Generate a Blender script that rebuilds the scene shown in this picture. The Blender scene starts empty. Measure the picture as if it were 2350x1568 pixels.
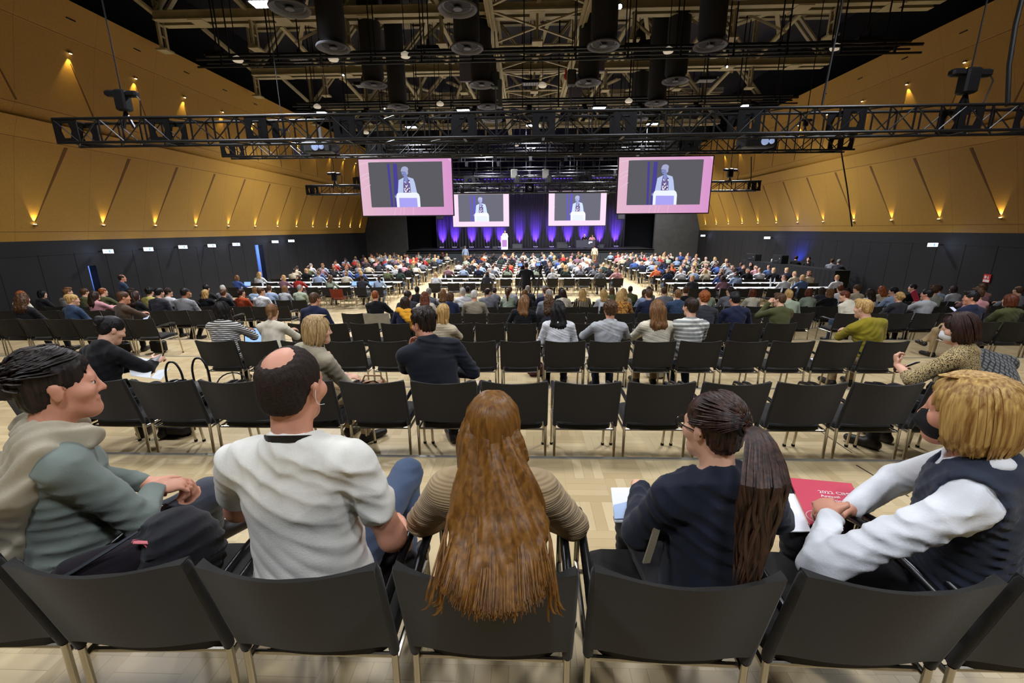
import bpy, math, random
import numpy as np
from mathutils import Vector, Matrix, Euler
random.seed(7); np.random.seed(7)
SC = bpy.context.scene
COL = SC.collection
PI = math.pi

def lin(c):
    return tuple(((v/255.0)/12.92 if v/255.0 <= .04045 else ((v/255.0+.055)/1.055)**2.4) for v in c)

# ---------------------------------------------------------------- camera
EYE = Vector((0, 0, 3.15))
FPX, VPX, VPY, SLOPE = 1000.0, 1208.0, 525.0, .0077
_v1 = Vector(((VPX-1175)/FPX, (784-VPY)/FPX, 1.0))
_v2 = Vector((1.0, SLOPE, 0.0))
_yc = _v1.normalized()
_zc = _v1.cross(_v2); _zc.normalize()
if _zc.y < 0: _zc = -_zc
_xc = -_yc.cross(_zc)
if _xc.x < 0: _xc = -_xc
# camera axes (right, up, forward) written in the world frame
C_R = Vector((_xc.x, _yc.x, _zc.x)); C_U = Vector((_xc.y, _yc.y, _zc.y)); C_F = Vector((_xc.z, _yc.z, _zc.z))
cam = bpy.data.cameras.new('camera'); cam.sensor_width = 36; cam.lens = FPX/2350*36; cam.clip_start = .05; cam.clip_end = 200
camo = bpy.data.objects.new('camera', cam); COL.objects.link(camo)
camo.matrix_world = Matrix(((C_R.x, C_U.x, -C_F.x, EYE.x), (C_R.y, C_U.y, -C_F.y, EYE.y), (C_R.z, C_U.z, -C_F.z, EYE.z), (0, 0, 0, 1)))
SC.camera = camo

def ray(px, py):
    return C_R*((px-1175)/FPX) + C_U*((784-py)/FPX) + C_F
def at_y(px, py, Y):
    d = ray(px, py); return EYE + d*(Y/d.y)
def at_z(px, py, z):
    d = ray(px, py); return EYE + d*((z-EYE.z)/d.z)
def proj(p):
    v = Vector(p)-EYE; w = v.dot(C_F)
    return (1175+FPX*v.dot(C_R)/w, 784-FPX*v.dot(C_U)/w)

# ---------------------------------------------------------------- world, exposure
w = bpy.data.worlds.new('world'); SC.world = w; w.use_nodes = True
w.node_tree.nodes['Background'].inputs[0].default_value = (.9, .85, .8, 1)
w.node_tree.nodes['Background'].inputs[1].default_value = .006
SC.view_settings.view_transform = 'Standard'; SC.view_settings.look = 'None'
SC.view_settings.exposure = 0.0; SC.view_settings.gamma = 1.0; SC.view_settings.use_curve_mapping = False
SC.cycles.max_bounces = 5; SC.cycles.diffuse_bounces = 3; SC.cycles.glossy_bounces = 3; SC.cycles.transparent_max_bounces = 6
SC.cycles.sample_clamp_indirect = 4.0; SC.cycles.sample_clamp_direct = 0
SC.cycles.use_light_tree = True
SC.cycles.caustics_reflective = False; SC.cycles.caustics_refractive = False

# ---------------------------------------------------------------- lamps of the hall: positions of the LED panels (x, y, z, power)
LED_POWER = 3000.0
def _led(px, py, z=8.6): return at_z(px, py, z)
LED_LIT = [_led(*p) for p in ((605, 10), (733, 258), (1063, 253), (1375, 248), (1718, 242), (943, 292), (1220, 288), (1497, 285),
           (1100, 318), (1218, 340), (1435, 337), (1310, 357), (1122, 360), (1518, 355))]
LED_DIM = [_led(*p) for p in ((500, 130), (985, 118), (1455, 112), (1218, 193), (1985, 98), (835, 198), (1620, 186), (690, 140))]
# the same panels continue over the back rows, above and behind the camera
LED_BACK = [Vector((x, y, 8.6)) for x, y in ((-7.5, 6.5), (-2.3, 5.5), (2.8, 5.5), (8.0, 6.5), (-5, -1.2), (0.3, -1.6), (5.6, -1.2))]

# ---------------------------------------------------------------- labels
_seen = {}
def tag(o, label=None, cat=None, group=None, kind=None):
    if label: o['label'] = label; _seen.setdefault(label, []).append(o.name)
    if cat: o['category'] = cat
    if group: o['group'] = group
    if kind: o['kind'] = kind
    return o
ORD = ['first', 'second', 'third', 'fourth', 'fifth', 'sixth', 'seventh', 'eighth', 'ninth', 'tenth', 'eleventh', 'twelfth', 'thirteenth',
       'fourteenth', 'fifteenth', 'sixteenth', 'seventeenth', 'eighteenth', 'nineteenth', 'twentieth', 'twenty-first', 'twenty-second', 'twenty-third', 'twenty-fourth']

def empty(name, loc=(0, 0, 0), rz=0.0, parent=None):
    o = bpy.data.objects.new(name, None); COL.objects.link(o); o.empty_display_size = .1
    o.location = loc; o.rotation_euler = (0, 0, rz)
    if parent: o.parent = parent
    return o
def link(name, me, parent=None, loc=None, rz=0.0):
    o = bpy.data.objects.new(name, me); COL.objects.link(o)
    if parent: o.parent = parent
    if loc is not None: o.location = loc
    if rz: o.rotation_euler = (0, 0, rz)
    return o

# ---------------------------------------------------------------- materials
_mats = {}
def mat(name, col, rough=.6, metal=0.0, spec=.4, sheen=0.0, noise=0.0, nscale=(8, 8, 8), bump=0.0, bscale=200.0, emit=None, estr=0.0, coat=0.0):
    if name in _mats: return _mats[name]
    m = bpy.data.materials.new(name); m.use_nodes = True; nt = m.node_tree; b = nt.nodes['Principled BSDF']
    c = lin(col)
    b.inputs['Base Color'].default_value = (*c, 1); b.inputs['Roughness'].default_value = rough; b.inputs['Metallic'].default_value = metal
    b.inputs['Specular IOR Level'].default_value = spec
    if sheen: b.inputs['Sheen Weight'].default_value = sheen
    if coat: b.inputs['Coat Weight'].default_value = coat
    if emit: b.inputs['Emission Color'].default_value = (*lin(emit), 1); b.inputs['Emission Strength'].default_value = estr
    if noise or bump:
        tc = nt.nodes.new('ShaderNodeTexCoord'); mp = nt.nodes.new('ShaderNodeMapping'); nt.links.new(tc.outputs['Object'], mp.inputs[0])
        mp.inputs['Scale'].default_value = nscale
    if noise:
        n = nt.nodes.new('ShaderNodeTexNoise'); n.inputs['Scale'].default_value = 1.0; n.inputs['Detail'].default_value = 4
        nt.links.new(mp.outputs[0], n.inputs['Vector'])
        r = nt.nodes.new('ShaderNodeValToRGB'); r.color_ramp.elements[0].position = .3; r.color_ramp.elements[1].position = .7
        r.color_ramp.elements[0].color = (*[v*(1-noise) for v in c], 1); r.color_ramp.elements[1].color = (*[min(1, v*(1+noise)) for v in c], 1)
        nt.links.new(n.outputs['Fac'], r.inputs[0]); nt.links.new(r.outputs[0], b.inputs['Base Color'])
    if bump:
        n2 = nt.nodes.new('ShaderNodeTexNoise'); n2.inputs['Scale'].default_value = bscale; n2.inputs['Detail'].default_value = 2
        nt.links.new(tc.outputs['Object'], n2.inputs['Vector'])
        bp = nt.nodes.new('ShaderNodeBump'); bp.inputs['Strength'].default_value = bump; bp.inputs['Distance'].default_value = .004
        nt.links.new(n2.outputs['Fac'], bp.inputs['Height']); nt.links.new(bp.outputs[0], b.inputs['Normal'])
    _mats[name] = m
    return m
def emit_mat(name, col, s):
    if name in _mats: return _mats[name]
    m = bpy.data.materials.new(name); m.use_nodes = True; nt = m.node_tree; nt.nodes.clear()
    e = nt.nodes.new('ShaderNodeEmission'); o = nt.nodes.new('ShaderNodeOutputMaterial')
    e.inputs[0].default_value = (*lin(col), 1); e.inputs[1].default_value = s; nt.links.new(e.outputs[0], o.inputs[0])
    _mats[name] = m
    return m

def nd(nt, t, **kw):
    n = nt.nodes.new(t)
    for k, v in kw.items(): setattr(n, k, v)
    return n
def mth(nt, op, a, b=None):
    n = nt.nodes.new('ShaderNodeMath'); n.operation = op
    for i, v in enumerate((a, b)):
        if v is None: continue
        if isinstance(v, (int, float)): n.inputs[i].default_value = v
        else: nt.links.new(v, n.inputs[i])
    return n.outputs[0]

def parquet():
    m = bpy.data.materials.new('parquet'); m.use_nodes = True; nt = m.node_tree; b = nt.nodes['Principled BSDF']
    g = nd(nt, 'ShaderNodeNewGeometry'); sp = nd(nt, 'ShaderNodeSeparateXYZ'); nt.links.new(g.outputs['Position'], sp.inputs[0])
    S = 1/.28
    u = mth(nt, 'MULTIPLY', sp.outputs[0], S); v = mth(nt, 'MULTIPLY', sp.outputs[1], S)
    fu = mth(nt, 'FLOOR', u); fv = mth(nt, 'FLOOR', v)
    ck = mth(nt, 'FLOORED_MODULO', mth(nt, 'ADD', fu, fv), 2.0)
    def mix(a, c):   # ck ? a : c
        return mth(nt, 'ADD', mth(nt, 'MULTIPLY', ck, a), mth(nt, 'MULTIPLY', mth(nt, 'SUBTRACT', 1.0, ck), c))
    st = mth(nt, 'MULTIPLY', mix(u, v), 4.0)
    sid = mth(nt, 'FLOOR', st)
    cmb = nd(nt, 'ShaderNodeCombineXYZ'); nt.links.new(sid, cmb.inputs[0]); nt.links.new(mth(nt, 'ADD', mth(nt, 'MULTIPLY', fu, 13.7), mth(nt, 'MULTIPLY', fv, 7.31)), cmb.inputs[1]); nt.links.new(ck, cmb.inputs[2])
    wn = nd(nt, 'ShaderNodeTexWhiteNoise'); nt.links.new(cmb.outputs[0], wn.inputs[0])
    r = nd(nt, 'ShaderNodeValToRGB'); e = r.color_ramp.elements
    e[0].position = 0; e[0].color = (*lin((194, 170, 126)), 1); e[1].position = 1; e[1].color = (*lin((218, 196, 152)), 1)
    x = e.new(.5); x.color = (*lin((207, 184, 140)), 1)
    nt.links.new(wn.outputs[0], r.inputs[0])
    # thin joints between strips
    fr = mth(nt, 'FRACT', st); jd = mth(nt, 'MINIMUM', fr, mth(nt, 'SUBTRACT', 1.0, fr)); jm = mth(nt, 'LESS_THAN', jd, .022)
    mx = nd(nt, 'ShaderNodeMix'); mx.data_type = 'RGBA'; nt.links.new(mth(nt, 'MULTIPLY', jm, .45), mx.inputs[0]); nt.links.new(r.outputs[0], mx.inputs[6]); mx.inputs[7].default_value = (*lin((130, 106, 70)), 1)
    n = nd(nt, 'ShaderNodeTexNoise'); n.inputs['Scale'].default_value = 6; n.inputs['Detail'].default_value = 5
    nt.links.new(g.outputs['Position'], n.inputs['Vector'])
    m2 = nd(nt, 'ShaderNodeMix'); m2.data_type = 'RGBA'; m2.blend_type = 'MULTIPLY'; m2.inputs[0].default_value = .3
    nt.links.new(mx.outputs[2], m2.inputs[6]); nt.links.new(n.outputs['Color'], m2.inputs[7])
    r2 = nd(nt, 'ShaderNodeValToRGB'); r2.color_ramp.elements[0].color = (.75, .75, .75, 1); r2.color_ramp.elements[1].color = (1, 1, 1, 1)
    nt.links.new(n.outputs['Fac'], r2.inputs[0]); nt.links.new(r2.outputs[0], m2.inputs[7])
    nt.links.new(m2.outputs[2], b.inputs['Base Color'])
    b.inputs['Roughness'].default_value = .38; b.inputs['Specular IOR Level'].default_value = .35
    return m

def cloth(name, col, kind='plain', col2=(20, 20, 25), scale=60.0, rough=.85, seed=0):
    """woven fabric, optionally with a stripe / check / knit pattern laid in the object's own coordinates"""
    if name in _mats: return _mats[name]
    m = bpy.data.materials.new(name); m.use_nodes = True; nt = m.node_tree; b = nt.nodes['Principled BSDF']
    b.inputs['Roughness'].default_value = rough; b.inputs['Specular IOR Level'].default_value = .2; b.inputs['Sheen Weight'].default_value = .12
    tc = nd(nt, 'ShaderNodeTexCoord'); sp = nd(nt, 'ShaderNodeSeparateXYZ'); nt.links.new(tc.outputs['Object'], sp.inputs[0])
    c, c2 = lin(col), lin(col2)
    n = nd(nt, 'ShaderNodeTexNoise'); n.inputs['Scale'].default_value = 9; n.inputs['Detail'].default_value = 4; nt.links.new(tc.outputs['Object'], n.inputs['Vector'])
    rp = nd(nt, 'ShaderNodeValToRGB'); rp.color_ramp.elements[0].position = .3; rp.color_ramp.elements[1].position = .7
    rp.color_ramp.elements[0].color = (*[v*.86 for v in c], 1); rp.color_ramp.elements[1].color = (*[min(1, v*1.08) for v in c], 1)
    nt.links.new(n.outputs['Fac'], rp.inputs[0]); out = rp.outputs[0]
    fac = None
    if kind in ('stripe', 'vstripe', 'zigzag'):
        co = sp.outputs[2] if kind == 'stripe' else sp.outputs[0]
        f = mth(nt, 'FRACT', mth(nt, 'MULTIPLY', co, scale)); fac = mth(nt, 'LESS_THAN', f, .42)
    elif kind == 'check':
        a = mth(nt, 'LESS_THAN', mth(nt, 'FRACT', mth(nt, 'MULTIPLY', mth(nt, 'ADD', sp.outputs[0], sp.outputs[2]), scale)), .3)
        c_ = mth(nt, 'LESS_THAN', mth(nt, 'FRACT', mth(nt, 'MULTIPLY', mth(nt, 'SUBTRACT', sp.outputs[0], sp.outputs[2]), scale)), .3)
        fac = mth(nt, 'MAXIMUM', a, c_)
    elif kind in ('speckle', 'floral'):
        vo = nd(nt, 'ShaderNodeTexNoise'); vo.inputs['Scale'].default_value = scale; vo.inputs['Detail'].default_value = 1; nt.links.new(tc.outputs['Object'], vo.inputs['Vector'])
        fac = mth(nt, 'GREATER_THAN', vo.outputs['Fac'], .54)
    if fac is not None:
        mx = nd(nt, 'ShaderNodeMix'); mx.data_type = 'RGBA'; nt.links.new(fac, mx.inputs[0]); nt.links.new(out, mx.inputs[6]); mx.inputs[7].default_value = (*c2, 1); out = mx.outputs[2]
    nt.links.new(out, b.inputs['Base Color'])
    if kind == 'knit':
        wv = nd(nt, 'ShaderNodeTexWave'); wv.wave_type = 'BANDS'; wv.bands_direction = 'Z'; wv.inputs['Scale'].default_value = scale; wv.inputs['Distortion'].default_value = .6
        nt.links.new(tc.outputs['Object'], wv.inputs['Vector']); src = wv.outputs['Fac']; dist = .006
    else:
        n3 = nd(nt, 'ShaderNodeTexNoise'); n3.inputs['Scale'].default_value = 160; nt.links.new(tc.outputs['Object'], n3.inputs['Vector']); src = n3.outputs['Fac']; dist = .002
    bp = nd(nt, 'ShaderNodeBump'); bp.inputs['Strength'].default_value = .35; bp.inputs['Distance'].default_value = dist
    nt.links.new(src, bp.inputs['Height']); nt.links.new(bp.outputs[0], b.inputs['Normal'])
    _mats[name] = m
    return m

def hairmat(name, col, col2=None, rough=.38, flat=False):
    """hair: colour varies in fine strands along the object's z axis"""
    if name in _mats: return _mats[name]
    m = bpy.data.materials.new(name); m.use_nodes = True; nt = m.node_tree; b = nt.nodes['Principled BSDF']
    c = lin(col); c2 = lin(col2) if col2 else tuple(v*.38 for v in c)
    tc = nd(nt, 'ShaderNodeTexCoord'); mp = nd(nt, 'ShaderNodeMapping'); mp.inputs['Scale'].default_value = (70, 70, .8) if flat else (95, 95, 3); nt.links.new(tc.outputs['Object'], mp.inputs[0])
    n = nd(nt, 'ShaderNodeTexNoise'); n.inputs['Scale'].default_value = 1; n.inputs['Detail'].default_value = 3; n.inputs['Distortion'].default_value = .4
    nt.links.new(mp.outputs[0], n.inputs['Vector'])
    rp = nd(nt, 'ShaderNodeValToRGB'); e = rp.color_ramp.elements; e[0].position = .33; e[1].position = .7
    e[0].color = (*c2, 1); e[1].color = (*c, 1)
    nt.links.new(n.outputs['Fac'], rp.inputs[0]); nt.links.new(rp.outputs[0], b.inputs['Base Color'])
    bp = nd(nt, 'ShaderNodeBump'); bp.inputs['Strength'].default_value = .05 if flat else .35; bp.inputs['Distance'].default_value = .003
    nt.links.new(n.outputs['Fac'], bp.inputs['Height']); nt.links.new(bp.outputs[0], b.inputs['Normal'])
    b.inputs['Roughness'].default_value = rough+.12; b.inputs['Specular IOR Level'].default_value = .3
    _mats[name] = m
    return m

M_BLACK = mat('matte_black', (17, 17, 18), .6)
M_METAL_BLACK = mat('black_painted_metal', (24, 24, 26), .38, .3)
M_CHROME = mat('satin_steel_tube', (190, 184, 170), .25, 1.0)
M_STEEL = mat('brushed_steel', (150, 150, 150), .35, 1.0)
M_WHITE = mat('white_laminate', (238, 238, 236), .4)
M_PAPER = mat('white_paper', (236, 238, 242), .7)

# ---------------------------------------------------------------- mesh building
class MB:
    def __init__(s): s.v = []; s.f = []; s.m = []
    def add(s, vs, fs, mi=0):
        o = len(s.v); s.v += [tuple(x) for x in vs]; s.f += [tuple(i+o for i in f) for f in fs]; s.m += [mi]*len(fs); return s
    def box(s, c, d, rot=None, mi=0):
        hx, hy, hz = d[0]/2, d[1]/2, d[2]/2
        vs = [Vector((x, y, z)) for x in (-hx, hx) for y in (-hy, hy) for z in (-hz, hz)]
        if rot is not None: vs = [rot @ v for v in vs]
        c = Vector(c); return s.add([v+c for v in vs], [(0, 1, 3, 2), (4, 6, 7, 5), (0, 4, 5, 1), (2, 3, 7, 6), (0, 2, 6, 4), (1, 5, 7, 3)], mi)
    def bbox(s, c, d, bev=.01, rot=None, mi=0):
        """box with rounded vertical profile edges: an octagon-cornered slab"""
        hx, hy, hz = d[0]/2, d[1]/2, d[2]/2; b = min(bev, hx*.9, hy*.9, hz*.9)
        rings = []
        for z, i in ((-hz, b), (-hz+b, 0), (hz-b, 0), (hz, b)):
            x, y = hx-i, hy-i; k = b
            rings.append([Vector(p) for p in ((x-k, -y, z), (x, -y+k, z), (x, y-k, z), (x-k, y, z), (-x+k, y, z), (-x, y-k, z), (-x, -y+k, z), (-x+k, -y, z))])
        if rot is not None: rings = [[rot @ p for p in r] for r in rings]
        c = Vector(c); return s.loft([[p+c for p in r] for r in rings], mi=mi)
    def loft(s, rings, closed=True, caps=True, mi=0):
        n = len(rings[0]); vs = [p for r in rings for p in r]; fs = []
        for a in range(len(rings)-1):
            for i in range(n if closed else n-1):
                j = (i+1) % n; fs.append((a*n+i, a*n+j, (a+1)*n+j, (a+1)*n+i))
        if caps and closed:
            fs.append(tuple(reversed(range(n)))); fs.append(tuple((len(rings)-1)*n+i for i in range(n)))
        return s.add(vs, fs, mi)
    def tube(s, pts, r, n=8, mi=0, caps=True, flat=None):
        pts = [Vector(p) for p in pts]; rings = []
        rr = r if isinstance(r, (list, tuple)) else [r]*len(pts)
        t0 = (pts[1]-pts[0]).normalized(); up = Vector((0, 0, 1)) if abs(t0.z) < .9 else Vector((0, 1, 0))
        nx = t0.cross(up).normalized()
        for i, p in enumerate(pts):
            t = ((pts[min(i+1, len(pts)-1)]-pts[max(i-1, 0)])).normalized()
            nx = (nx - t*nx.dot(t)).normalized(); ny = t.cross(nx)
            rings.append([p + nx*(math.cos(a)*rr[i]) + ny*(math.sin(a)*rr[i]*(flat or 1)) for a in [2*PI*k/n for k in range(n)]])
        return s.loft(rings, caps=caps, mi=mi)
    def bar(s, a, b, w, h=None, mi=0):
        """square-section bar from a to b"""
        a = Vector(a); b = Vector(b); t = (b-a).normalized(); up = Vector((0, 0, 1)) if abs(t.z) < .95 else Vector((0, 1, 0))
        x = t.cross(up).normalized()*(w/2); y = x.cross(t).normalized()*((h or w)/2)
        return s.loft([[p+x+y, p-x+y, p-x-y, p+x-y] for p in (a, b)], mi=mi)
    def lathe(s, prof, n=24, c=(0, 0, 0), mi=0):
        c = Vector(c); return s.loft([[c+Vector((math.cos(2*PI*k/n)*r, math.sin(2*PI*k/n)*r, z)) for k in range(n)] for r, z in prof], mi=mi)
    def poly(s, pts, mi=0): return s.add(pts, [tuple(range(len(pts)))], mi)
    def mesh(s, name, mats, smooth=True):
        me = bpy.data.meshes.new(name); me.from_pydata(s.v, [], s.f)
        for m in (mats if isinstance(mats, (list, tuple)) else [mats]): me.materials.append(m)
        if any(s.m): me.polygons.foreach_set('material_index', s.m)
        if smooth:
            me.polygons.foreach_set('use_smooth', [True]*len(s.f))
            try: me.set_sharp_from_angle(angle=math.radians(38))
            except Exception: pass
        me.update(); return me
    def build(s, name, mats, parent=None, loc=None, rz=0.0, smooth=True):
        return link(name, s.mesh(name, mats, smooth), parent, loc, rz)
def boxobj(name, c, d, m, parent=None, rot=None): return MB().box(c, d, rot).build(name, m, parent, smooth=False)
def structure(o): o['kind'] = 'structure'; return o

def copytree(root, loc=None, rz=None, parent=None):
    c = root.copy(); COL.objects.link(c)
    for k in ('label', 'group', 'category'):
        pass
    if parent is not None: c.parent = parent
    for ch in list(root.children): copytree(ch, parent=c)
    if loc is not None: c.location = loc
    if rz is not None: c.rotation_euler = (0, 0, rz)
    return c

def spot(name, loc, target, power, angle, blend=.3, col=(255, 255, 255), r=.08, parent=None):
    l = bpy.data.lights.new(name, 'SPOT'); l.energy = power; l.spot_size = math.radians(angle); l.spot_blend = blend; l.color = lin(col); l.shadow_soft_size = r
    o = bpy.data.objects.new(name, l); COL.objects.link(o); o.location = loc
    d = Vector(target)-Vector(loc); o.rotation_euler = d.to_track_quat('-Z', 'Y').to_euler()
    if parent: o.parent = parent
    return o
# ================================================================ THE HALL
XL, XR, CX = -14.65, 15.35, .35
def at_x(px, py, X):
    d = ray(px, py); return EYE + d*(X/d.x)
TIER_H, TIER_D, EDGE0 = .235, 2.17, 3.09
def tier_z(i): return max(0.0, 1.41-TIER_H*i)
def edge_y(i): return EDGE0+TIER_D*i
M_PARQ = parquet()
M_DARKWALL = mat('dark_wall_panel', (18, 17, 19), .75, noise=.2, nscale=(1.5, 1.5, 1.5))
M_VOID = mat('black_void', (7, 8, 12), .9)

# --- floors: the flat hall floor and six wooden tiers stepping down towards the stage
fl = MB().box((CX, 19.5, -.1), (30.4, 57, .2)).build('floor', M_PARQ, smooth=False); structure(fl)
for i in range(6):
    y0 = -4.6 if i == 0 else edge_y(i-1); y1 = edge_y(i); z = tier_z(i)
    o = MB().box((CX, (y0+y1)/2, z/2), (29.9, y1-y0, z)).build('floor', M_PARQ, smooth=False); structure(o)
    o = MB().box((CX, y1-.012, z+.004), (29.9, .03, .010)).box((CX, y1+.004, z-.02), (29.9, .008, .045)).build('trim_%d' % (i+1), mat('nosing_aluminium', (206, 206, 200), .35, .8), smooth=False); structure(o)
# cable slots cut across the parquet, running towards the stage
for k, (pa, pb) in enumerate((((1795, 930), (2092, 1135)), ((1850, 1040), (2000, 1140)))):
    za = tier_z(1) if pa[1] < 1045 else tier_z(0)
    p, q = at_z(pa[0], pa[1], tier_z(1)), at_z(*((1955, 1040) if k == 0 else pb), tier_z(1))
    if k == 1: p, q = at_z(1965, 1068, tier_z(0)), at_z(2085, 1140, tier_z(0))
    o = MB().bar(p+Vector((0, 0, .0015)), q+Vector((0, 0, .0015)), .008, .002).build('trim_%d' % (9+k), M_BLACK); structure(o)

# --- lower dark walls with door openings
def wall_with_gaps(name, X, s, gaps):
    mb = MB(); t = .25; y = -4.8; zt = 2.95
    for (a, b, h) in gaps:
        mb.box((X+s*t/2, (y+a)/2, zt/2), (t, a-y, zt)); mb.box((X+s*t/2, (a+b)/2, (h+zt)/2), (t, b-a, zt-h)); y = b
    mb.box((X+s*t/2, (y+47.8)/2, zt/2), (t, 47.8-y, zt))
    m = MB()
    o = mb.build(name, M_DARKWALL, smooth=False); structure(o)
    # panel joints: shallow dark battens every 1.08 m
    for yy in np.arange(4.2, 42, 1.08):
        if any(a-.1 < yy < b+.1 for a, b, h in gaps): continue
        m.box((X-s*.002, yy, 1.25), (.006, .014, 2.5))
    m.box((X-s*.002, 19, 2.46), (.006, 47, .012))
    m.build('panel_joint', M_VOID, o, smooth=False)
    return o
gA = at_x(212, 615, XL).y; gB = at_x(599, 600, XL).y
wall_l = wall_with_gaps('wall_left', XL, -1, ((gA-.14, gA+.14, 2.05), (gB-.36, gB+.36, 2.4)))
wall_r = wall_with_gaps('wall_right', XR, 1, ())
M_CORR = mat('pale_blue_corridor_paint', (150, 178, 235), .7)
for k, (yc, wd) in enumerate(((gA, .5), (gB, 1.5))):
    mb = MB(); x0 = XL-.26; dp = 1.1
    mb.box((x0-dp, yc+.3, 1.25), (.04, 3.4, 2.7)); mb.box((x0-dp/2, yc+1.9, 1.25), (dp, .04, 2.7)); mb.box((x0-dp/2, yc-1.4, 1.25), (dp, .04, 2.7)); mb.box((x0-dp/2, yc+.25, 2.6), (dp, 3.4, .04))
    o = mb.build('wall_corridor' if k else 'wall_corridor_narrow', M_CORR, smooth=False); structure(o)
    l = bpy.data.lights.new('corridor_lamp', 'POINT'); l.energy = 130 if k else 90; l.color = (.55, .72, 1); l.shadow_soft_size = .15
    lo = bpy.data.objects.new('corridor_lamp', l); COL.objects.link(lo); lo.location = (x0-.55, yc+.4, 2.3)
d1 = MB().box((XL-.02, gB+.36, 1.2), (.06, .02, 2.4)).build('door_1', M_BLACK, smooth=False); structure(d1)
d2 = MB().box((XL-.30, gB-.40, 1.18), (.5, .05, 2.36)).build('door_2', M_DARKWALL, smooth=False); structure(d2)
MB().box((XL-.3, gB-.36, 1.05), (.3, .03, .04)).build('push_bar', M_STEEL, d2, smooth=False)

# --- golden wood cladding above: two leaning panels with a crease, a top band
def wood():
    m = bpy.data.materials.new('honey_veneer'); m.use_nodes = True; nt = m.node_tree; b = nt.nodes['Principled BSDF']
    g = nd(nt, 'ShaderNodeNewGeometry'); sp = nd(nt, 'ShaderNodeSeparateXYZ'); nt.links.new(g.outputs['Position'], sp.inputs[0])
    mp = nd(nt, 'ShaderNodeMapping'); mp.inputs['Scale'].default_value = (3, 5, 3); nt.links.new(g.outputs['Position'], mp.inputs[0])
    n = nd(nt, 'ShaderNodeTexNoise'); n.inputs['Scale'].default_value = 6; n.inputs['Detail'].default_value = 6; nt.links.new(mp.outputs[0], n.inputs['Vector'])
    r = nd(nt, 'ShaderNodeValToRGB'); e = r.color_ramp.elements; e[0].position = .3; e[1].position = .7
    e[0].color = (*lin((146, 110, 44)), 1); e[1].color = (*lin((158, 120, 50)), 1)
    nt.links.new(n.outputs['Fac'], r.inputs[0])
    f = mth(nt, 'FRACT', mth(nt, 'MULTIPLY', mth(nt, 'ADD', sp.outputs[1], 50.3), 1/2.16)); j = mth(nt, 'LESS_THAN', f, .007)
    mx = nd(nt, 'ShaderNodeMix'); mx.data_type = 'RGBA'; nt.links.new(mth(nt, 'MULTIPLY', j, .35), mx.inputs[0]); nt.links.new(r.outputs[0], mx.inputs[6]); mx.inputs[7].default_value = (*lin((60, 40, 15)), 1)
    nt.links.new(mx.outputs[2], b.inputs['Base Color']); b.inputs['Roughness'].default_value = .55; b.inputs['Specular IOR Level'].default_value = .25
    return m
M_WOOD = wood(); M_GROOVE = mat('dark_veneer_slot', (92, 60, 18), .8)
E = EYE.z
PROF = [(15.0, E-.25), (14.20, E+2.50), (14.17, E+2.55), (13.95, E+3.02), (14.12, E+3.06), (13.92, E+3.34), (13.90, E+3.38), (13.36, E+5.32), (13.33, E+5.38), (13.02, E+6.22)]
def prof_x(z):
    for (xa, za), (xb, zb) in zip(PROF, PROF[1:]):
        if za <= z <= zb: return xa+(xb-xa)*(z-za)/(zb-za)
    return PROF[0][0]
Y0, Y1 = -4.8, 40.3
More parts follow.
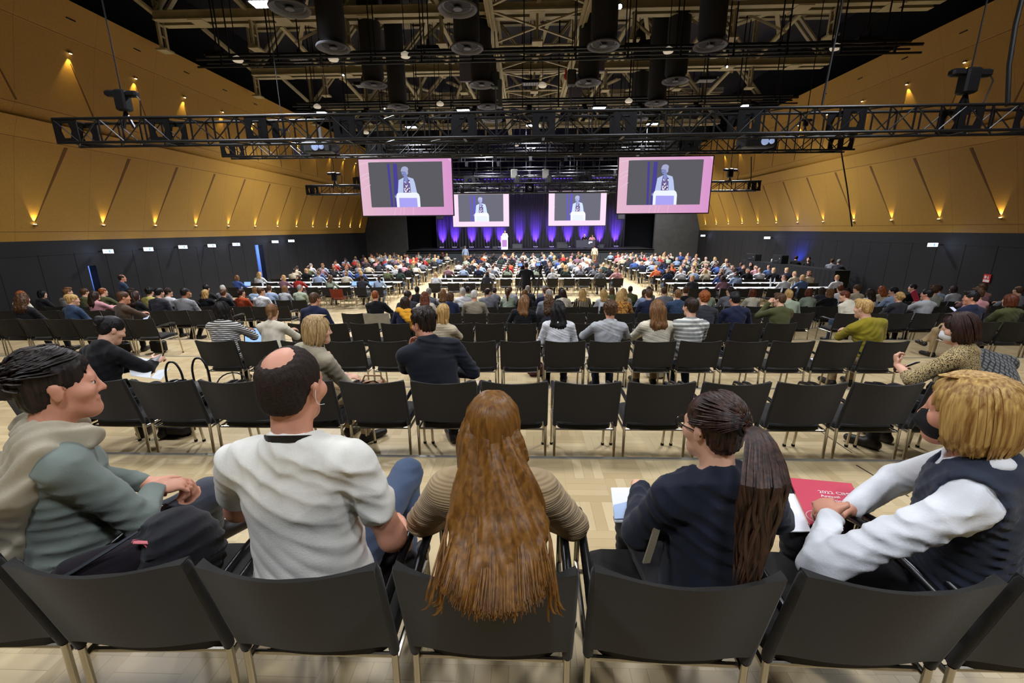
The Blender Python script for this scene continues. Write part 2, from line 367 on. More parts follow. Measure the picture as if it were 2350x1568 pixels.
for s, side in ((-1, 'left'), (1, 'right')):
    mb = MB()
    def P(x, y, z): return Vector((CX+s*x, y, z))
    ring = lambda y: [P(x, y, z) for x, z in PROF]+[P(13.5, y, E+6.3), P(15.4, y, E+6.3), P(15.4, y, E-.25)]
    mb.loft([ring(Y0), ring(Y1)])
    wo = mb.build('wall_%s_upper' % side, M_WOOD, smooth=False); structure(wo)
    # thin shadow gaps between the panels
    mb = MB()
    for z in (E+2.525, E+3.36, E+5.35, E+.02):
        x = prof_x(z)+.012; mb.box((CX+s*x, (Y0+Y1)/2, z), (.03, Y1-Y0, .014))
    mb.build('shadow_gap', M_GROOVE, wo, smooth=False)
    for i in range(17):
        yb = 12.84+2.16*(i-3)
        if not 4 < yb < 40: continue
        # slot of the lower panel: wide at the top, closing to a point at the lamp
        za, zb = E+.30, E+2.46; n = 6; a = []; b2 = []
        for q in range(n+1):
            z = za+(zb-za)*q/n; y = yb+.04+.85*q/n; wd = .012+.10*q/n; x = prof_x(z)-.008
            a.append((P(x, y-wd/2, z), P(x, y+wd/2, z)))
        MB().loft([[A, B, B+Vector((s*.03, 0, 0)), A+Vector((s*.03, 0, 0))] for A, B in a]).build('slot', M_GROOVE, wo, smooth=False)
        yu = yb+.9
        za, zb = E+4.72, E+3.42; a = []
        for q in range(n+1):
            z = za+(zb-za)*q/n; y = yu+.05+.75*q/n; wd = .012+.05*q/n; x = prof_x(z)-.008
            a.append((P(x, y-wd/2, z), P(x, y+wd/2, z)))
        MB().loft([[A, B, B+Vector((s*.03, 0, 0)), A+Vector((s*.03, 0, 0))] for A, B in a]).build('slot', M_GROOVE, wo, smooth=False)
        mb = MB().box((CX+s*(prof_x(E+5.8)-.006), yu, E+5.8), (.02, .26, .03)); mb.build('slit', M_VOID, wo, smooth=False)
    # the little wall-wash lamps: one row shining up the lower panel, one shining down from the top band
    M_LENS = emit_mat('warm_lens', (255, 236, 180), 14.0)
    hub = MB().box((0, 0, 0), (.05, .09, .05)).mesh('wall_spotlight', mat('lamp_brass', (120, 90, 40), .4, .8), False)
    lens = MB().box((0, 0, 0), (.03, .06, .012)).mesh('lens', M_LENS, False)
    for i in range(17):
        yb = 12.84+2.16*(i-3)
        if not 4 < yb < 40: continue
        for up in (1, 0):
            z = E+.20 if up else E+4.98; y = yb if up else yb+.9; x = prof_x(z)-.05
            if not up and y > 39.6: continue
            o = link('wall_spotlight', hub, None, P(x, y, z)); ln = link('lens', lens, o, (0, 0, .032 if up else -.032))
            nth = ORD[i] if i < len(ORD) else 'far'
            tag(o, 'small warm spotlight washing %s the %s wood wall, %s of its row from the back' % ('up' if up else 'down', side, nth), 'spotlight', 'wall wash spotlights on the %s wood wall' % side)
            q = P(x-.005, y, z+(.07 if up else -.07)); zt = z+(1.0 if up else -1.0)
            sp_ = spot('wash_beam', q-o.location, P(prof_x(zt)+.02, y, zt)-o.location, 70.0 if up else 60.0, 54, .5, (255, 228, 150), .01, o)

# --- ceiling void, back wall and the walls around the stage
o = MB().box((CX, 20, 12.95), (31, 56, .3)).build('ceiling', mat('ceiling_sheet', (38, 36, 40), .8, noise=.4, nscale=(.4, .4, .4)), smooth=False); structure(o)
for s, side in ((-1, 'left'), (1, 'right')):
    o = MB().box((CX+s*15.2, 20, 11.2), (.3, 56, 3.7)).build('wall_%s_void' % side, M_VOID, smooth=False); structure(o)
o = MB().box((CX, -4.9, 6.4), (31, .2, 12.8)).build('wall_back', mat('back_wall', (40, 34, 28), .8), smooth=False); structure(o)
YS = 40.2                                            # front edge of the stage
M_PORTAL = mat('portal_wall', (66, 66, 65), .8, noise=.15, nscale=(2, 2, 2))
xa = at_y(935, 560, YS+.3).x; xb = at_y(1500, 560, YS+.3).x
for x0, x1, side in ((XL-.2, xa, 'left'), (xb, XR+.2, 'right')):
    o = MB().box(((x0+x1)/2, YS+.45, 6.4), (abs(x1-x0), .3, 12.8)).build('wall_front_%s' % side, M_PORTAL, smooth=False); structure(o)
o = MB().box((CX, 46.4, 6.4), (31, .2, 12.8)).build('wall_stage', M_VOID, smooth=False); structure(o)
o = MB().box((CX, YS+.5, 11.2), (24, .3, 3.6)).build('wall_front_header', M_VOID, smooth=False); structure(o)

# --- stage
SZ = 1.3
M_STAGE = mat('stage_floor', (62, 58, 58), .45, noise=.15, nscale=(3, 3, 3)); M_FASC = mat('stage_fascia', (58, 63, 70), .6)
st = MB().box(((xa+xb)/2, YS+3.0, SZ-.05), (xb-xa, 6.0, .1)).build('stage_deck', M_STAGE, smooth=False); structure(st)
mb = MB().box(((xa+xb)/2, YS+.05, SZ-.13), (xb-xa, .1, .25))
mb.build('trim_20', M_BLACK, smooth=False)['kind'] = 'structure'
mb = MB(); n = 14
for i in range(n):
    x0 = xa+(xb-xa)*i/n; mb.box((x0+(xb-xa)/n/2, YS-.02, .5), ((xb-xa)/n-.02, .05, .98))
mb.build('stage_fascia', M_FASC, smooth=False)['kind'] = 'structure'
# curtain: one continuous pleated cloth
M_CURT = mat('grey_violet_velvet', (72, 66, 84), .9, sheen=.4)
def curtain(name, x0, x1, y, z0, z1, pitch, amp, lab):
    n = int((x1-x0)/pitch*10); rng = random.Random(3); mb = MB(); vs = []
    for i in range(n+1):
        x = x0+(x1-x0)*i/n; ph = 2*PI*(x-x0)/pitch+1.3*math.sin(x*1.7); yy = y+amp*math.sin(ph)+.35*amp*math.sin(2.3*ph+1)
        vs.append((Vector((x, yy, z0)), Vector((x+.02*math.sin(ph*.5), yy*1.0, z1))))
    V = [p for q in vs for p in q]; mb.add(V, [(2*i, 2*i+2, 2*i+3, 2*i+1) for i in range(n)])
    o = mb.build(name, M_CURT); sm = o.modifiers.new('thickness', 'SOLIDIFY'); sm.thickness = .01
    return tag(o, lab, 'curtain')
cx0 = at_y(1003, 560, 45.1).x; cx1 = at_y(1432, 560, 45.1).x
curtain('stage_curtain', cx0, cx1, 45.2, SZ+.01, 8.6, .30, .075, 'pleated velvet curtain lit purple across the back of the stage')
M_UPHOUS = mat('uplight_housing', (30, 30, 32), .4, .4); M_UPLENS = emit_mat('violet_lens', (190, 165, 255), 6.0)
UPX = [1014, 1043, 1082, 1118, 1148, 1192, 1229, 1266, 1304, 1340, 1377, 1414]
for k, px in enumerate(UPX):
    p = at_y(px, 566, 44.5); p.z = SZ
    o = empty('floor_uplight', p); tag(o, 'violet floor uplight at the foot of the stage curtain, %s from the left' % ORD[k], 'uplight', 'uplights along the stage curtain')
    MB().box((0, 0, .05), (.5, .16, .10)).build('housing', M_UPHOUS, o, smooth=False)
    for q in (-.16, 0, .16): MB().lathe([(.05, .10), (.05, .115), (.0, .118)], 10, (q, 0, 0)).build('lens', M_UPLENS, o)
    MB().box((0, -.1, .02), (.34, .05, .04)).build('foot', M_STEEL, o, smooth=False)
    spot('uplight_beam', (0, .30, .12), (0, .62, 1.05), 900, 46, .9, (120, 70, 255), .06, o)
# ================================================================ UNDER THE ROOF
M_BEIGE = mat('beige_steel_paint', (152, 140, 108), .6, noise=.15, nscale=(2, 2, 2))
M_DUCT = mat('black_duct_sheet', (22, 23, 28), .7)
M_RING = mat('grey_diffuser_ring', (84, 84, 90), .5, .3)
M_CABLE = mat('black_cable', (12, 12, 13), .6)
# LED flood panels: a shallow housing with a grid of cells
M_CELL_ON = emit_mat('white_led_cell', (245, 248, 255), 22.0); M_CELL_DIM = mat('grey_led_cell', (150, 150, 155), .4)  # grey cells: dimness of panels seen outside their beam, put into the colour
def led_meshes():
    h = MB().box((0, 0, .05), (.66, .42, .10)).mesh('housing', M_METAL_BLACK, False)
    mb = MB()
    for i in range(6):
        for j in range(3): mb.box(((i-2.5)*.098, (j-1)*.12, -.004), (.075, .09, .012))
    g = mb.mesh('lens_grid', M_CELL_ON, False); g2 = g.copy(); g2.materials.clear(); g2.materials.append(M_CELL_DIM)
    br = MB().box((0, 0, .2), (.05, .3, .2)).box((0, 0, 2.2), (.03, .03, 4.0)).mesh('bracket', M_METAL_BLACK, False)
    return h, g, g2, br
LEDM = led_meshes()
LED_COL = (242, 246, 255)
def led_panel(p, lit, lab, tilt=0.0, pw=1.0):
    o = empty('led_flood_panel', p); tag(o, lab, 'ceiling light', 'LED flood panels under the roof')
    o.rotation_euler = (tilt, 0, 0)
    link('housing', LEDM[0], o); link('lens_grid', LEDM[1] if lit else LEDM[2], o); link('bracket', LEDM[3], o)
    if lit: spot('flood', (0, 0, -.05), (0, 0, -2), LED_POWER*pw, 150, .6, LED_COL, .18 if pw == 1 else .5, o)
    return o
_r = sorted(range(len(LED_LIT)), key=lambda i: LED_LIT[i].y)
def place_word(p):
    x = p.x-CX
    return 'over the left side' if x < -5 else 'left of the middle' if x < -1.2 else 'over the middle' if x <= 1.4 else 'right of the middle' if x < 5 else 'over the right side'
for n_, i in enumerate(_r): led_panel(LED_LIT[i], True, 'lit LED panel %s, %s lit one from the back' % (place_word(LED_LIT[i]), ORD[n_]))
_r = sorted(range(len(LED_DIM)), key=lambda i: LED_DIM[i].x)
for n_, i in enumerate(_r): led_panel(LED_DIM[i], False, 'dim LED panel with grey cell grid, %s dim one from the left' % ORD[n_])
for k, p in enumerate(LED_BACK): led_panel(p, True, 'lit LED panel above the back rows, %s of seven' % ORD[k], pw=.29)
# small white dome sensors / speakers hanging between the panels
dome = MB().lathe([(.001, .10), (.03, .10), (.13, .04), (.16, -.02), (.13, -.07), (.05, -.09), (.001, -.092)], 18).mesh('round_loudspeaker', mat('white_dome_glow', (225, 222, 210), .4, emit=(255, 240, 215), estr=.25))  # faint warm glow put into the dome material
domerod = MB().bar((0, 0, .08), (0, 0, 4.5), .02).mesh('rod', M_METAL_BLACK, False)
for k, (px, py) in enumerate(((930, 126), (1534, 115), (545, 136), (765, 134), (1918, 108), (1010, 238), (1443, 231), (1245, 195), (1235, 288), (728, 244), (840, 304), (1185, 333))):
    o = link('round_loudspeaker', dome, None, at_z(px, py, 8.3)); link('rod', domerod, o); tag(o, 'small white round ceiling speaker under the roof, %s of its kind' % ORD[k], 'speaker', 'round ceiling speakers')

# air ducts: black drops ending in a round diffuser with a hub and spokes
duct_m = MB().lathe([(.36, 4.2), (.36, .22), (.30, .12), (.30, .04)], 28).mesh('duct_drop', M_DUCT)
ring_m = MB().lathe([(.30, .05), (.44, .03), (.455, 0), (.44, -.025), (.40, -.015), (.36, .02), (.34, .05)], 36).mesh('diffuser_ring', M_RING)
hubm = MB().lathe([(.001, -.02), (.10, -.02), (.11, .0), (.08, .02), (.001, .02)], 18)
for a in range(3): hubm.bar((math.cos(a*2.094)*.1, math.sin(a*2.094)*.1, 0), (math.cos(a*2.094)*.38, math.sin(a*2.094)*.38, .02), .012)
hub_m = hubm.mesh('diffuser_hub', M_RING)
DUCTS = [(665, 20, 'near the left lit panel'), (1050, 20, 'nearest to the middle axis'), (765, 110, ''), (1072, 111, ''), (1385, 105, ''), (1630, 105, ''), (858, 195, ''), (1105, 195, ''), (1350, 190, ''), (1550, 186, ''), (914, 245, ''), (1120, 245, ''), (1506, 237, ''), (1130, 276, ''), (1465, 273, ''), (1720, -25, '')]
for k, (px, py, _) in enumerate(DUCTS):
    p = at_z(px, py, 8.0); o = empty('air_duct', p)
    tag(o, 'black round air duct drop %s, %s one from the back' % (place_word(p), ORD[k]), 'air duct', 'air duct drops with round diffusers')
    link('duct_drop', duct_m, o); link('diffuser_ring', ring_m, o); link('diffuser_hub', hub_m, o)

# roof trusses of beige steel, across the hall
def cross_truss(Y, zb, zt, x0, x1, lab):
    o = empty('roof_truss', (CX, Y, zb)); tag(o, lab, 'roof truss', 'beige roof trusses across the hall')
    L = (x1-x0)/2; H = zt-zb
    for nm, z in (('bottom_chord', 0), ('top_chord', H)):
        mb = MB()
        for y in (-.22, .22): mb.box((0, y, z), (2*L, .15, .22)); mb.box((0, y, z-.115), (2*L, .24, .03)); mb.box((0, y, z+.115), (2*L, .24, .03))
        for i in range(9): mb.box((-L+2*L*(i+.5)/9, 0, z-.14), (.5, .62, .02))
        mb.build(nm, M_BEIGE, o, smooth=False)
    n = 8; dg = MB(); br = MB()
    for i in range(n):
        xa_, xb_ = -L+2*L*i/n, -L+2*L*(i+1)/n; xm = (xa_+xb_)/2
        for y in (-.16, .16): dg.bar((xa_, y, .1), (xm, y, H-.1), .16, .07); dg.bar((xm, y, H-.1), (xb_, y, .1), .16, .07)
        ps = MB()
        for y in (-.13, .13): ps.bar((xa_, y, -.9), (xa_, y, H), .07, .10)
        for q in range(7): ps.box((xa_, 0, -.85+q*.34), (.05, .26, .05))
        ps.box((xa_, 0, -.92), (.34, .40, .06)); ps.build('ladder_post', M_BEIGE, o, smooth=False)
        br.bar((xa_, .2, .05), (xm, 2.3, .75), .12, .08); br.bar((xb_, .2, .05), (xm, 2.3, .75), .12, .08)
        br.bar((xa_, -.2, .1), (xa_-.5*(1 if i < n/2 else -1), -2.4, .9), .14, .10)
    dg.build('diagonals', M_BEIGE, o, smooth=False)['label'] = 'beige lacing bars'
    br.build('wind_braces', M_BEIGE, o, smooth=False)
for k, Y in enumerate((11.2, 16.4, 21.7, 27.2, 32.6)):
    cross_truss(Y, 10.0, 11.9, -12.6, 12.6, 'beige steel roof truss spanning the hall, %s from the back' % ORD[k])
# two ridge girders along the middle with cross bracing between
o = empty('roof_girder', (CX, 0, 9.7)); tag(o, 'pair of beige ridge girders with cross bracing over the middle', 'roof girder')
for x, nm in ((-1.5, 'girder'), (1.5, 'girder')):
    mb = MB()
    for z in (0, 1.1): mb.box((x, 22, z), (.26, 30, .05)); mb.box((x, 22, z-.06), (.05, 30, .14))
    for q in range(15): mb.bar((x, 7+q*2, 0), (x, 8+q*2, 1.1), .10, .05); mb.bar((x, 8+q*2, 1.1), (x, 9+q*2, 0), .10, .05)
    mb.build(nm, M_BEIGE, o, smooth=False)
mb = MB()
for q in range(8):
    y = 10.2+q*2.72; mb.bar((-1.45, y, 0), (1.45, y+2.5, .05), .08, .05); mb.bar((1.45, y, 0), (-1.45, y+2.5, .05), .08, .05); mb.bar((-1.5, y, .02), (1.5, y, .02), .12, .05)
mb.build('cross_bracing', M_BEIGE, o, smooth=False)
# slanted roof purlins catching the light between the trusses
rng = random.Random(11)
for k, (x, tilt) in enumerate(((-9.6, .55), (-6.9, .45), (-4.3, .3), (5.0, -.3), (7.6, -.45), (10.3, -.55))):
    o = empty('roof_purlin', (x, 0, 11.0)); tag(o, 'slanted beige purlins along the roof, %s line from the left wall' % ORD[k], 'purlin', 'beige purlin lines')
    mb = MB()
    for q in range(6):
        y = 9.5+q*4.3; mb.bar((0, y, 0), (tilt*3.2, y+3.6, .4), .28, .06); mb.bar((tilt*3.0, y, .3), (-.2*tilt, y+2.8, -.2), .15, .10)
        mb.bar((tilt*1.4, y+.6, -.9), (tilt*3.4, y+1.9, .3), .12, .08)
    mb.build('flange', M_BEIGE, o, smooth=False)
# sound baffles: grey-violet panels hanging behind the trusses
for k, (px, py, w_, h_) in enumerate(((1070, 150, .5, 1.1), (1372, 128, .5, 1.0), (1140, 200, .25, 1.0), (1320, 215, .6, .5))):
    p = at_z(px, py, 9.0); o = MB().bbox((0, 0, 0), (w_, .10, h_), .02).bar((0, 0, h_/2-.02), (0, 0, 3.8), .03).build('acoustic_baffle', mat('violet_grey_felt', (98, 94, 118), .8), None, p); tag(o, 'grey violet acoustic baffle hanging under the roof, %s of its kind' % ORD[k], 'baffle', 'acoustic baffles')
# lighting bars: thin black pipes across the hall hung on drop rods
for k, (py, z, x0, x1) in enumerate(((112, 8.25, -10.5, 11.2), (120, 8.0, -10.5, 11.2), (228, 8.2, -10.5, 11.0), (234, 8.0, -10.5, 11), (330, 7.6, -9, 9.6), (347, 7.4, -9, 9.6), (361, 7.5, -9, 9.6), (384, 7.4, -9, 9.6), (398, 7.3, -9, 9.6))):
    Y = at_z(1215, py, z).y+(1.5 if k in (2, 3) else .8); z = at_y(1215, py, Y).z; o = empty('lighting_bar', (CX, Y, z)); tag(o, 'thin black lighting bar across the hall, %s from the back' % ORD[k], 'lighting bar', 'black lighting bars under the roof')
    MB().tube([(x0, 0, 0), (x1, 0, 0)], .045, 8).tube([(x0, 0, -.22), (x1, 0, -.22)], .03, 8).build('pipe', M_METAL_BLACK, o)
    mb = MB()
    for q in range(14): x = x0+(x1-x0)*(q+.5)/14; mb.bar((x, 0, 0), (x, 0, 12.6-z), .03); mb.box((x, 0, -.1), (.05, .06, .26))
    mb.build('drop_rods', M_METAL_BLACK, o, smooth=False)
    hd = MB()
    for q in range(9):
        x = x0+(x1-x0)*(q+.3)/9; hd.box((x, 0, -.42), (.16, .26, .22)); hd.box((x, 0, -.27), (.2, .04, .12))
    if k > 1: hd.build('lamp_heads', M_METAL_BLACK, o, smooth=False)
# tiny bright points: working lamps pointing at the camera side
for k, (px, py, s_) in enumerate(((1422, 15, 1.0), (1668, 153, .35), (788, 172, .3), (883, 249, .25), (1328, 245, .25))):
    p = at_z(px, py, 9.2); o = empty('work_lamp', p); tag(o, 'small bright bluish work lamp under the roof, %s by size' % ORD[k], 'work lamp', 'bright points under the roof')
    MB().bar((0, 0, 0), (0, 0, 12.8-p.z), .02).build('rod', M_METAL_BLACK, o); MB().lathe([(.001, -.02), (.05*s_+.02, -.02), (.06*s_+.02, 0), (.05*s_+.02, .12), (.001, .13)], 14).build('body', M_METAL_BLACK, o).rotation_euler = (-1.0, 0, 0)
    MB().lathe([(.001, -.03), (.045*s_+.016, -.026), (.045*s_+.016, -.02)], 14).build('bulb', emit_mat('cold_bulb', (200, 225, 255), 120.0), o).rotation_euler = (-1.0, 0, 0)

# box trusses hanging over the audience
def box_truss(A, B, size, lab, plates, bay=.5):
    A = Vector(A); B = Vector(B); L = (B-A).length; ang = math.atan2(B.y-A.y, B.x-A.x); el = math.asin((B.z-A.z)/L)
    o = empty('stage_truss', A); o.rotation_euler = Euler((0, -el, ang)); tag(o, lab, 'truss', 'black box trusses over the hall')
    h = size/2; r = .026
    for y in (-h, h):
        for z in (-h, h): MB().tube([(0, y, z), (L, y, z)], r, 8).build('chord', M_METAL_BLACK, o)
    n = max(2, int(L/bay)); lc = MB()
    for i in range(n):
        a, b = L*i/n, L*(i+1)/n; f = i % 2
        for y in (-h, h): lc.tube([(a, y, -h if f else h), (b, y, h if f else -h)], .013, 5); lc.bar((a, y, -h), (a, y, h), .022)
        for z in (-h, h): lc.tube([(a, -h if f else h, z), (b, h if f else -h, z)], .012, 5)
    lc.build('lacing', M_METAL_BLACK, o)
    for t in plates:
        x = L*t; mb = MB()
        for y in (-h, h):
            k = h*.62
            ring_ = lambda q, yy: [Vector((x+q*a, yy, q*b)) for a, b in ((-1, -1), (1, -1), (1, 1), (-1, 1))]
            # plate with a hexagonal opening
            oc = [(-h, -h), (0, -h), (h, -h), (h, 0), (h, h), (0, h), (-h, h), (-h, 0)]; ic = [(-k*.5, -k), (0, -k), (k*.5, -k), (k*.8, 0), (k*.5, k), (0, k), (-k*.5, k), (-k*.8, 0)]
            for sgn in (-.008, .008):
                V = [(x+a, y+sgn, b) for a, b in oc]+[(x+a, y+sgn, b) for a, b in ic]
                mb.add(V, [(i, (i+1) % 8, 8+(i+1) % 8, 8+i) for i in range(8)])
        for z in (-h, h): mb.box((x, 0, z), (.05, size, .02))
        mb.build('joint_plate', M_METAL_BLACK, o, smooth=False)
    return o, L, ang
def hoist(p, s, lab, top=12.6):
    o = empty('chain_hoist', p); tag(o, lab, 'hoist', 'chain hoists on the trusses')
    MB().bbox((0, 0, .35*s), (.26*s, .24*s, .44*s), .03).build('motor', M_METAL_BLACK, o)
    mb = MB().bbox((-.24*s, 0, .50*s), (.26*s, .16*s, .13*s), .03).bbox((.24*s, 0, .48*s), (.26*s, .16*s, .13*s), .03); mb.build('gearbox', M_METAL_BLACK, o)
    MB().bar((0, 0, .12*s), (-.12*s, 0, -.22*s), .05*s).bar((0, 0, .12*s), (.14*s, 0, -.22*s), .05*s).build('bridle', M_METAL_BLACK, o)
    MB().tube([(0, 0, .57*s), (0, 0, top-p[2])], .012, 6).build('chain', M_CABLE, o)
    MB().tube([(.3*s, -.02, .5*s), (.42*s, -.03, .35*s), (.36*s, -.02, 0), (.2*s, 0, -.2*s)], .012, 6).build('pendant_cable', M_CABLE, o)
T1a, T1b = at_y(152, 306, 9.0), at_y(2420, 270, 9.05)
T1b.z = at_y(2300, 275, 9.05).z
box_truss(T1a, T1b, .42, 'long black box truss hanging nearest, across the whole hall', (.012, .11, .21, .30, .42, .5, .58, .70, .80, .91, .985), .44)
T2a, T2b = at_y(518, 345, 13.9), at_y(1952, 328, 13.9)
box_truss(T2a, T2b, .42, 'second black box truss carrying two projectors', (.012, .13, .25, .42, .58, .75, .87, .985), .48)
T3a, T3b = at_y(707, 437, 19.2), at_y(1741, 427, 19.2)
box_truss(T3a, T3b, .36, 'black box truss behind the two large screens', (.01, .5, .99), .5)
T4a, T4b = at_y(820, 422, 31.2), at_y(1620, 414, 31.2)
box_truss(T4a, T4b, .75, 'black box truss above the two small screens', (.01, .33, .66, .99), .8)
hoist(at_y(290, 268, 9.0)+Vector((0, 0, -.02)), .85, 'black chain hoist on the left end of the nearest truss'); hoist(at_y(2212, 234, 9.0), .95, 'black chain hoist on the right end of the nearest truss')
hoist(at_y(769, 422, 19.2), .8, 'black chain hoist at the left of the large screens'); hoist(at_y(1674, 414, 19.2), .8, 'black chain hoist at the right of the large screens')
hoist(at_y(652, 318, 13.9), .5, 'small black hoist on the second truss near the left projector'); hoist(at_y(1847, 297, 13.9), .5, 'small black hoist on the second truss near the right projector')
for px, lab in ((1180, 'left'), (1252, 'right')):
    p = at_y(px, 418, 30); o = empty('chain_hoist', p); tag(o, 'grey chain hoist with chain bag above the stage truss, %s of two' % lab, 'hoist', 'grey hoists above the stage truss')
    MB().bbox((0, 0, .5), (.42, .3, .55), .04).build('motor', mat('hoist_grey', (120, 118, 112), .5, .3), o); MB().bbox((.22, -.05, .15), (.3, .25, .5), .05).build('chain_bag', M_BLACK, o)
    MB().tube([(0, 0, .75), (0, 0, 8.5)], .014, 6).build('chain', M_STEEL, o); MB().tube([(0, 0, .25), (0, 0, -.6)], .014, 6).build('hook_chain', M_STEEL, o)
for px, py, lab, col in ((1138, 190, 'left', (62, 66, 68)), (1310, 185, 'right', (60, 60, 60))):
    p = at_y(px, py+60, 17); o = empty('chain_hoist', p); tag(o, 'hoist hanging over the middle of the hall, %s of the pair' % lab, 'hoist')
    MB().bbox((0, 0, .9), (.3, .25, .5), .03).build('motor', mat('hoist_%s' % lab, col, .6), o); MB().tube([(0, 0, 1.1), (0, 0, 7)], .014, 6).build('chain', M_CABLE, o); MB().tube([(0, 0, .7), (0, 0, -.3)], .02, 6).build('hook_chain', M_STEEL, o)
    if lab == 'right': MB().bbox((-.2, -.05, 1.0), (.06, .1, .35), .02).build('red_cover', mat('safety_red', (190, 40, 25), .5), o)
    else: MB().bbox((.16, -.1, .45), (.14, .2, .9), .03).build('side_plate', mat('hoist_plate', (84, 90, 92), .5), o)
# stage lamps along the small-screen truss
mh = MB().bbox((0, 0, .16), (.26, .2, .10), .02).bar((0, 0, .2), (0, 0, 8.0), .015).mesh('base', M_METAL_BLACK); mhd = MB().lathe([(.001, -.25), (.11, -.25), (.13, -.1), (.10, .06), (.001, .07)], 16).mesh('head', mat('lamp_head_grey', (70, 70, 74), .4, .4)); mhl = MB().lathe([(.001, -.258), (.10, -.256), (.10, -.25)], 16).mesh('lens', emit_mat('soft_white_lens', (255, 250, 240), 1.2))
for k, px in enumerate((1053, 1096, 1178, 1197, 1262, 1333, 1357, 1395)):
    p = at_y(px, 437, 31.1); o = empty('stage_lamp', p); tag(o, 'stage lamp on the truss above the small screens, %s from the left' % ORD[k], 'stage lamp', 'stage lamps above the small screens')
    link('base', mh, o); h_ = link('head', mhd, o); link('lens', mhl, h_); h_.rotation_euler = (.5, 0, 0)
# bright followspot in the middle and white stage light
p = at_y(1216, 416, 33); o = empty('followspot', p); tag(o, 'bright white spotlight in the middle above the stage', 'spotlight')
MB().lathe([(.001, -.2), (.14, -.2), (.16, .15), (.001, .16)], 16).bar((0, 0, .1), (0, 0, 6.6), .02).build('body', M_METAL_BLACK, o); MB().lathe([(.001, -.22), (.13, -.21), (.13, -.2)], 16).build('lens', emit_mat('bright_lens', (255, 255, 255), 18), o)
spot('stage_beam', (0, .3, -.4), Vector((-1.4, 41.2, 1.6))-p, 900, 16, .6, (255, 250, 240), .1, o)
spot('stage_beam', (.4, .3, -.4), Vector((5.8, 42.6, 1.6))-p, 420, 14, .6, (255, 250, 240), .1, o)
# added glowing bars for the violet light falling on truss and borders
for k, (px0, px1, py) in enumerate(((1042, 1095, 413), (1110, 1320, 412), (1335, 1412, 409), (1305, 1385, 397), (1185, 1240, 425))):
    a, b = at_y(px0, py, 36+.3*k), at_y(px1, py-1, 36+.3*k); o = empty('violet_glow_bar', a); tag(o, 'added violet glowing bar above the stage, %s of its kind' % ORD[k], 'glow bar', 'added violet glow bars'); L = b.x-a.x
    MB().box((L/2, 0, 0), (L, .14, .12)).bar((.1, 0, 0), (.1, 0, 12.8-a.z), .015).bar((L-.1, 0, 0), (L-.1, 0, 12.8-a.z), .015).build('housing', M_METAL_BLACK, o, smooth=False)
    mb = MB()
    q = 0.0
    while q < L-.2: mb.box((q+.12, -.085, .0), (.16, .03, .05)); q += .27
    mb.build('glow_strip', emit_mat('violet_glow', (100, 60, 220), 1.6), o, smooth=False)
spot('violet_wash', (0, .5, .3), (0, 8, 6), 500, 120, .8, (110, 70, 255), .2, o)  # unseen lamp added with the bars for the violet light

# ceiling cables hanging to the right truss end
mb = MB().tube([at_y(2346, 0, 9.2)+Vector((0, 0, 3)), at_y(2330, 60, 9.15), at_y(2316, 150, 9.1), at_y(2312, 244, 9.05)], .035, 8)
tag(mb.build('power_cable', M_CABLE), 'thick black cable hanging down to the right end of the nearest truss', 'cable')
for k, (pa, pb, Y) in enumerate((((1722, 430), (1724, 360), 19), ((1905, 200), (1886, 250), 9), ((2100, 560), (2080, 500), 14), ((1955, 520), (1930, 345), 13.9))):
    a, b = at_y(*pb, Y), at_y(*pa, Y)
    if k == 1: a = at_y(1912, 150, 9.2)+Vector((0, 0, 2)); b = at_y(1885, 249, 9.0)
    if k == 2: continue
    tag(MB().tube([a, a.lerp(b, .5)+Vector((.02, 0, 0)), b], .02, 6).build('hanging_cable', M_CABLE), 'thin cable hanging near the right wall trusses, %s of its kind' % ORD[k], 'cable')

# projectors on the second truss
def projector(p, s, lab, lx):
    o = empty('projector', p); tag(o, lab, 'projector')
    MB().bbox((0, 0, 0), (.86*s, .72*s, .34*s), .03).build('body', mat('projector_grey', (58, 60, 64), .4, .3), o)
    MB().bbox((0, 0, .24*s), (.5*s, .5*s, .04), .01).bar((0, 0, .2*s), (0, 0, .62*s), .07).build('mount', M_STEEL, o)
    mb = MB().box((0, -.365*s, 0), (.76*s, .02, .24*s)); mb.build('front_panel', M_BLACK, o, smooth=False)
    for q, r_ in ((lx, .10), (lx+.2, .07)):
        l = MB().lathe([(.001, .06), (r_*.7, .06), (r_, .02), (r_, -.02)], 20).build('lens', mat('lens_glass', (120, 140, 190), .05, .6, emit=(190, 210, 255), estr=.5), o, (q*s, -.38*s, -.01)); l.rotation_euler = (PI/2, 0, 0)
projector(at_y(739, 341, 13.6), .92, 'grey video projector hanging from the second truss on the left', -.05)
projector(at_y(1733, 329, 13.6), .92, 'grey video projector hanging from the second truss on the right', .1)
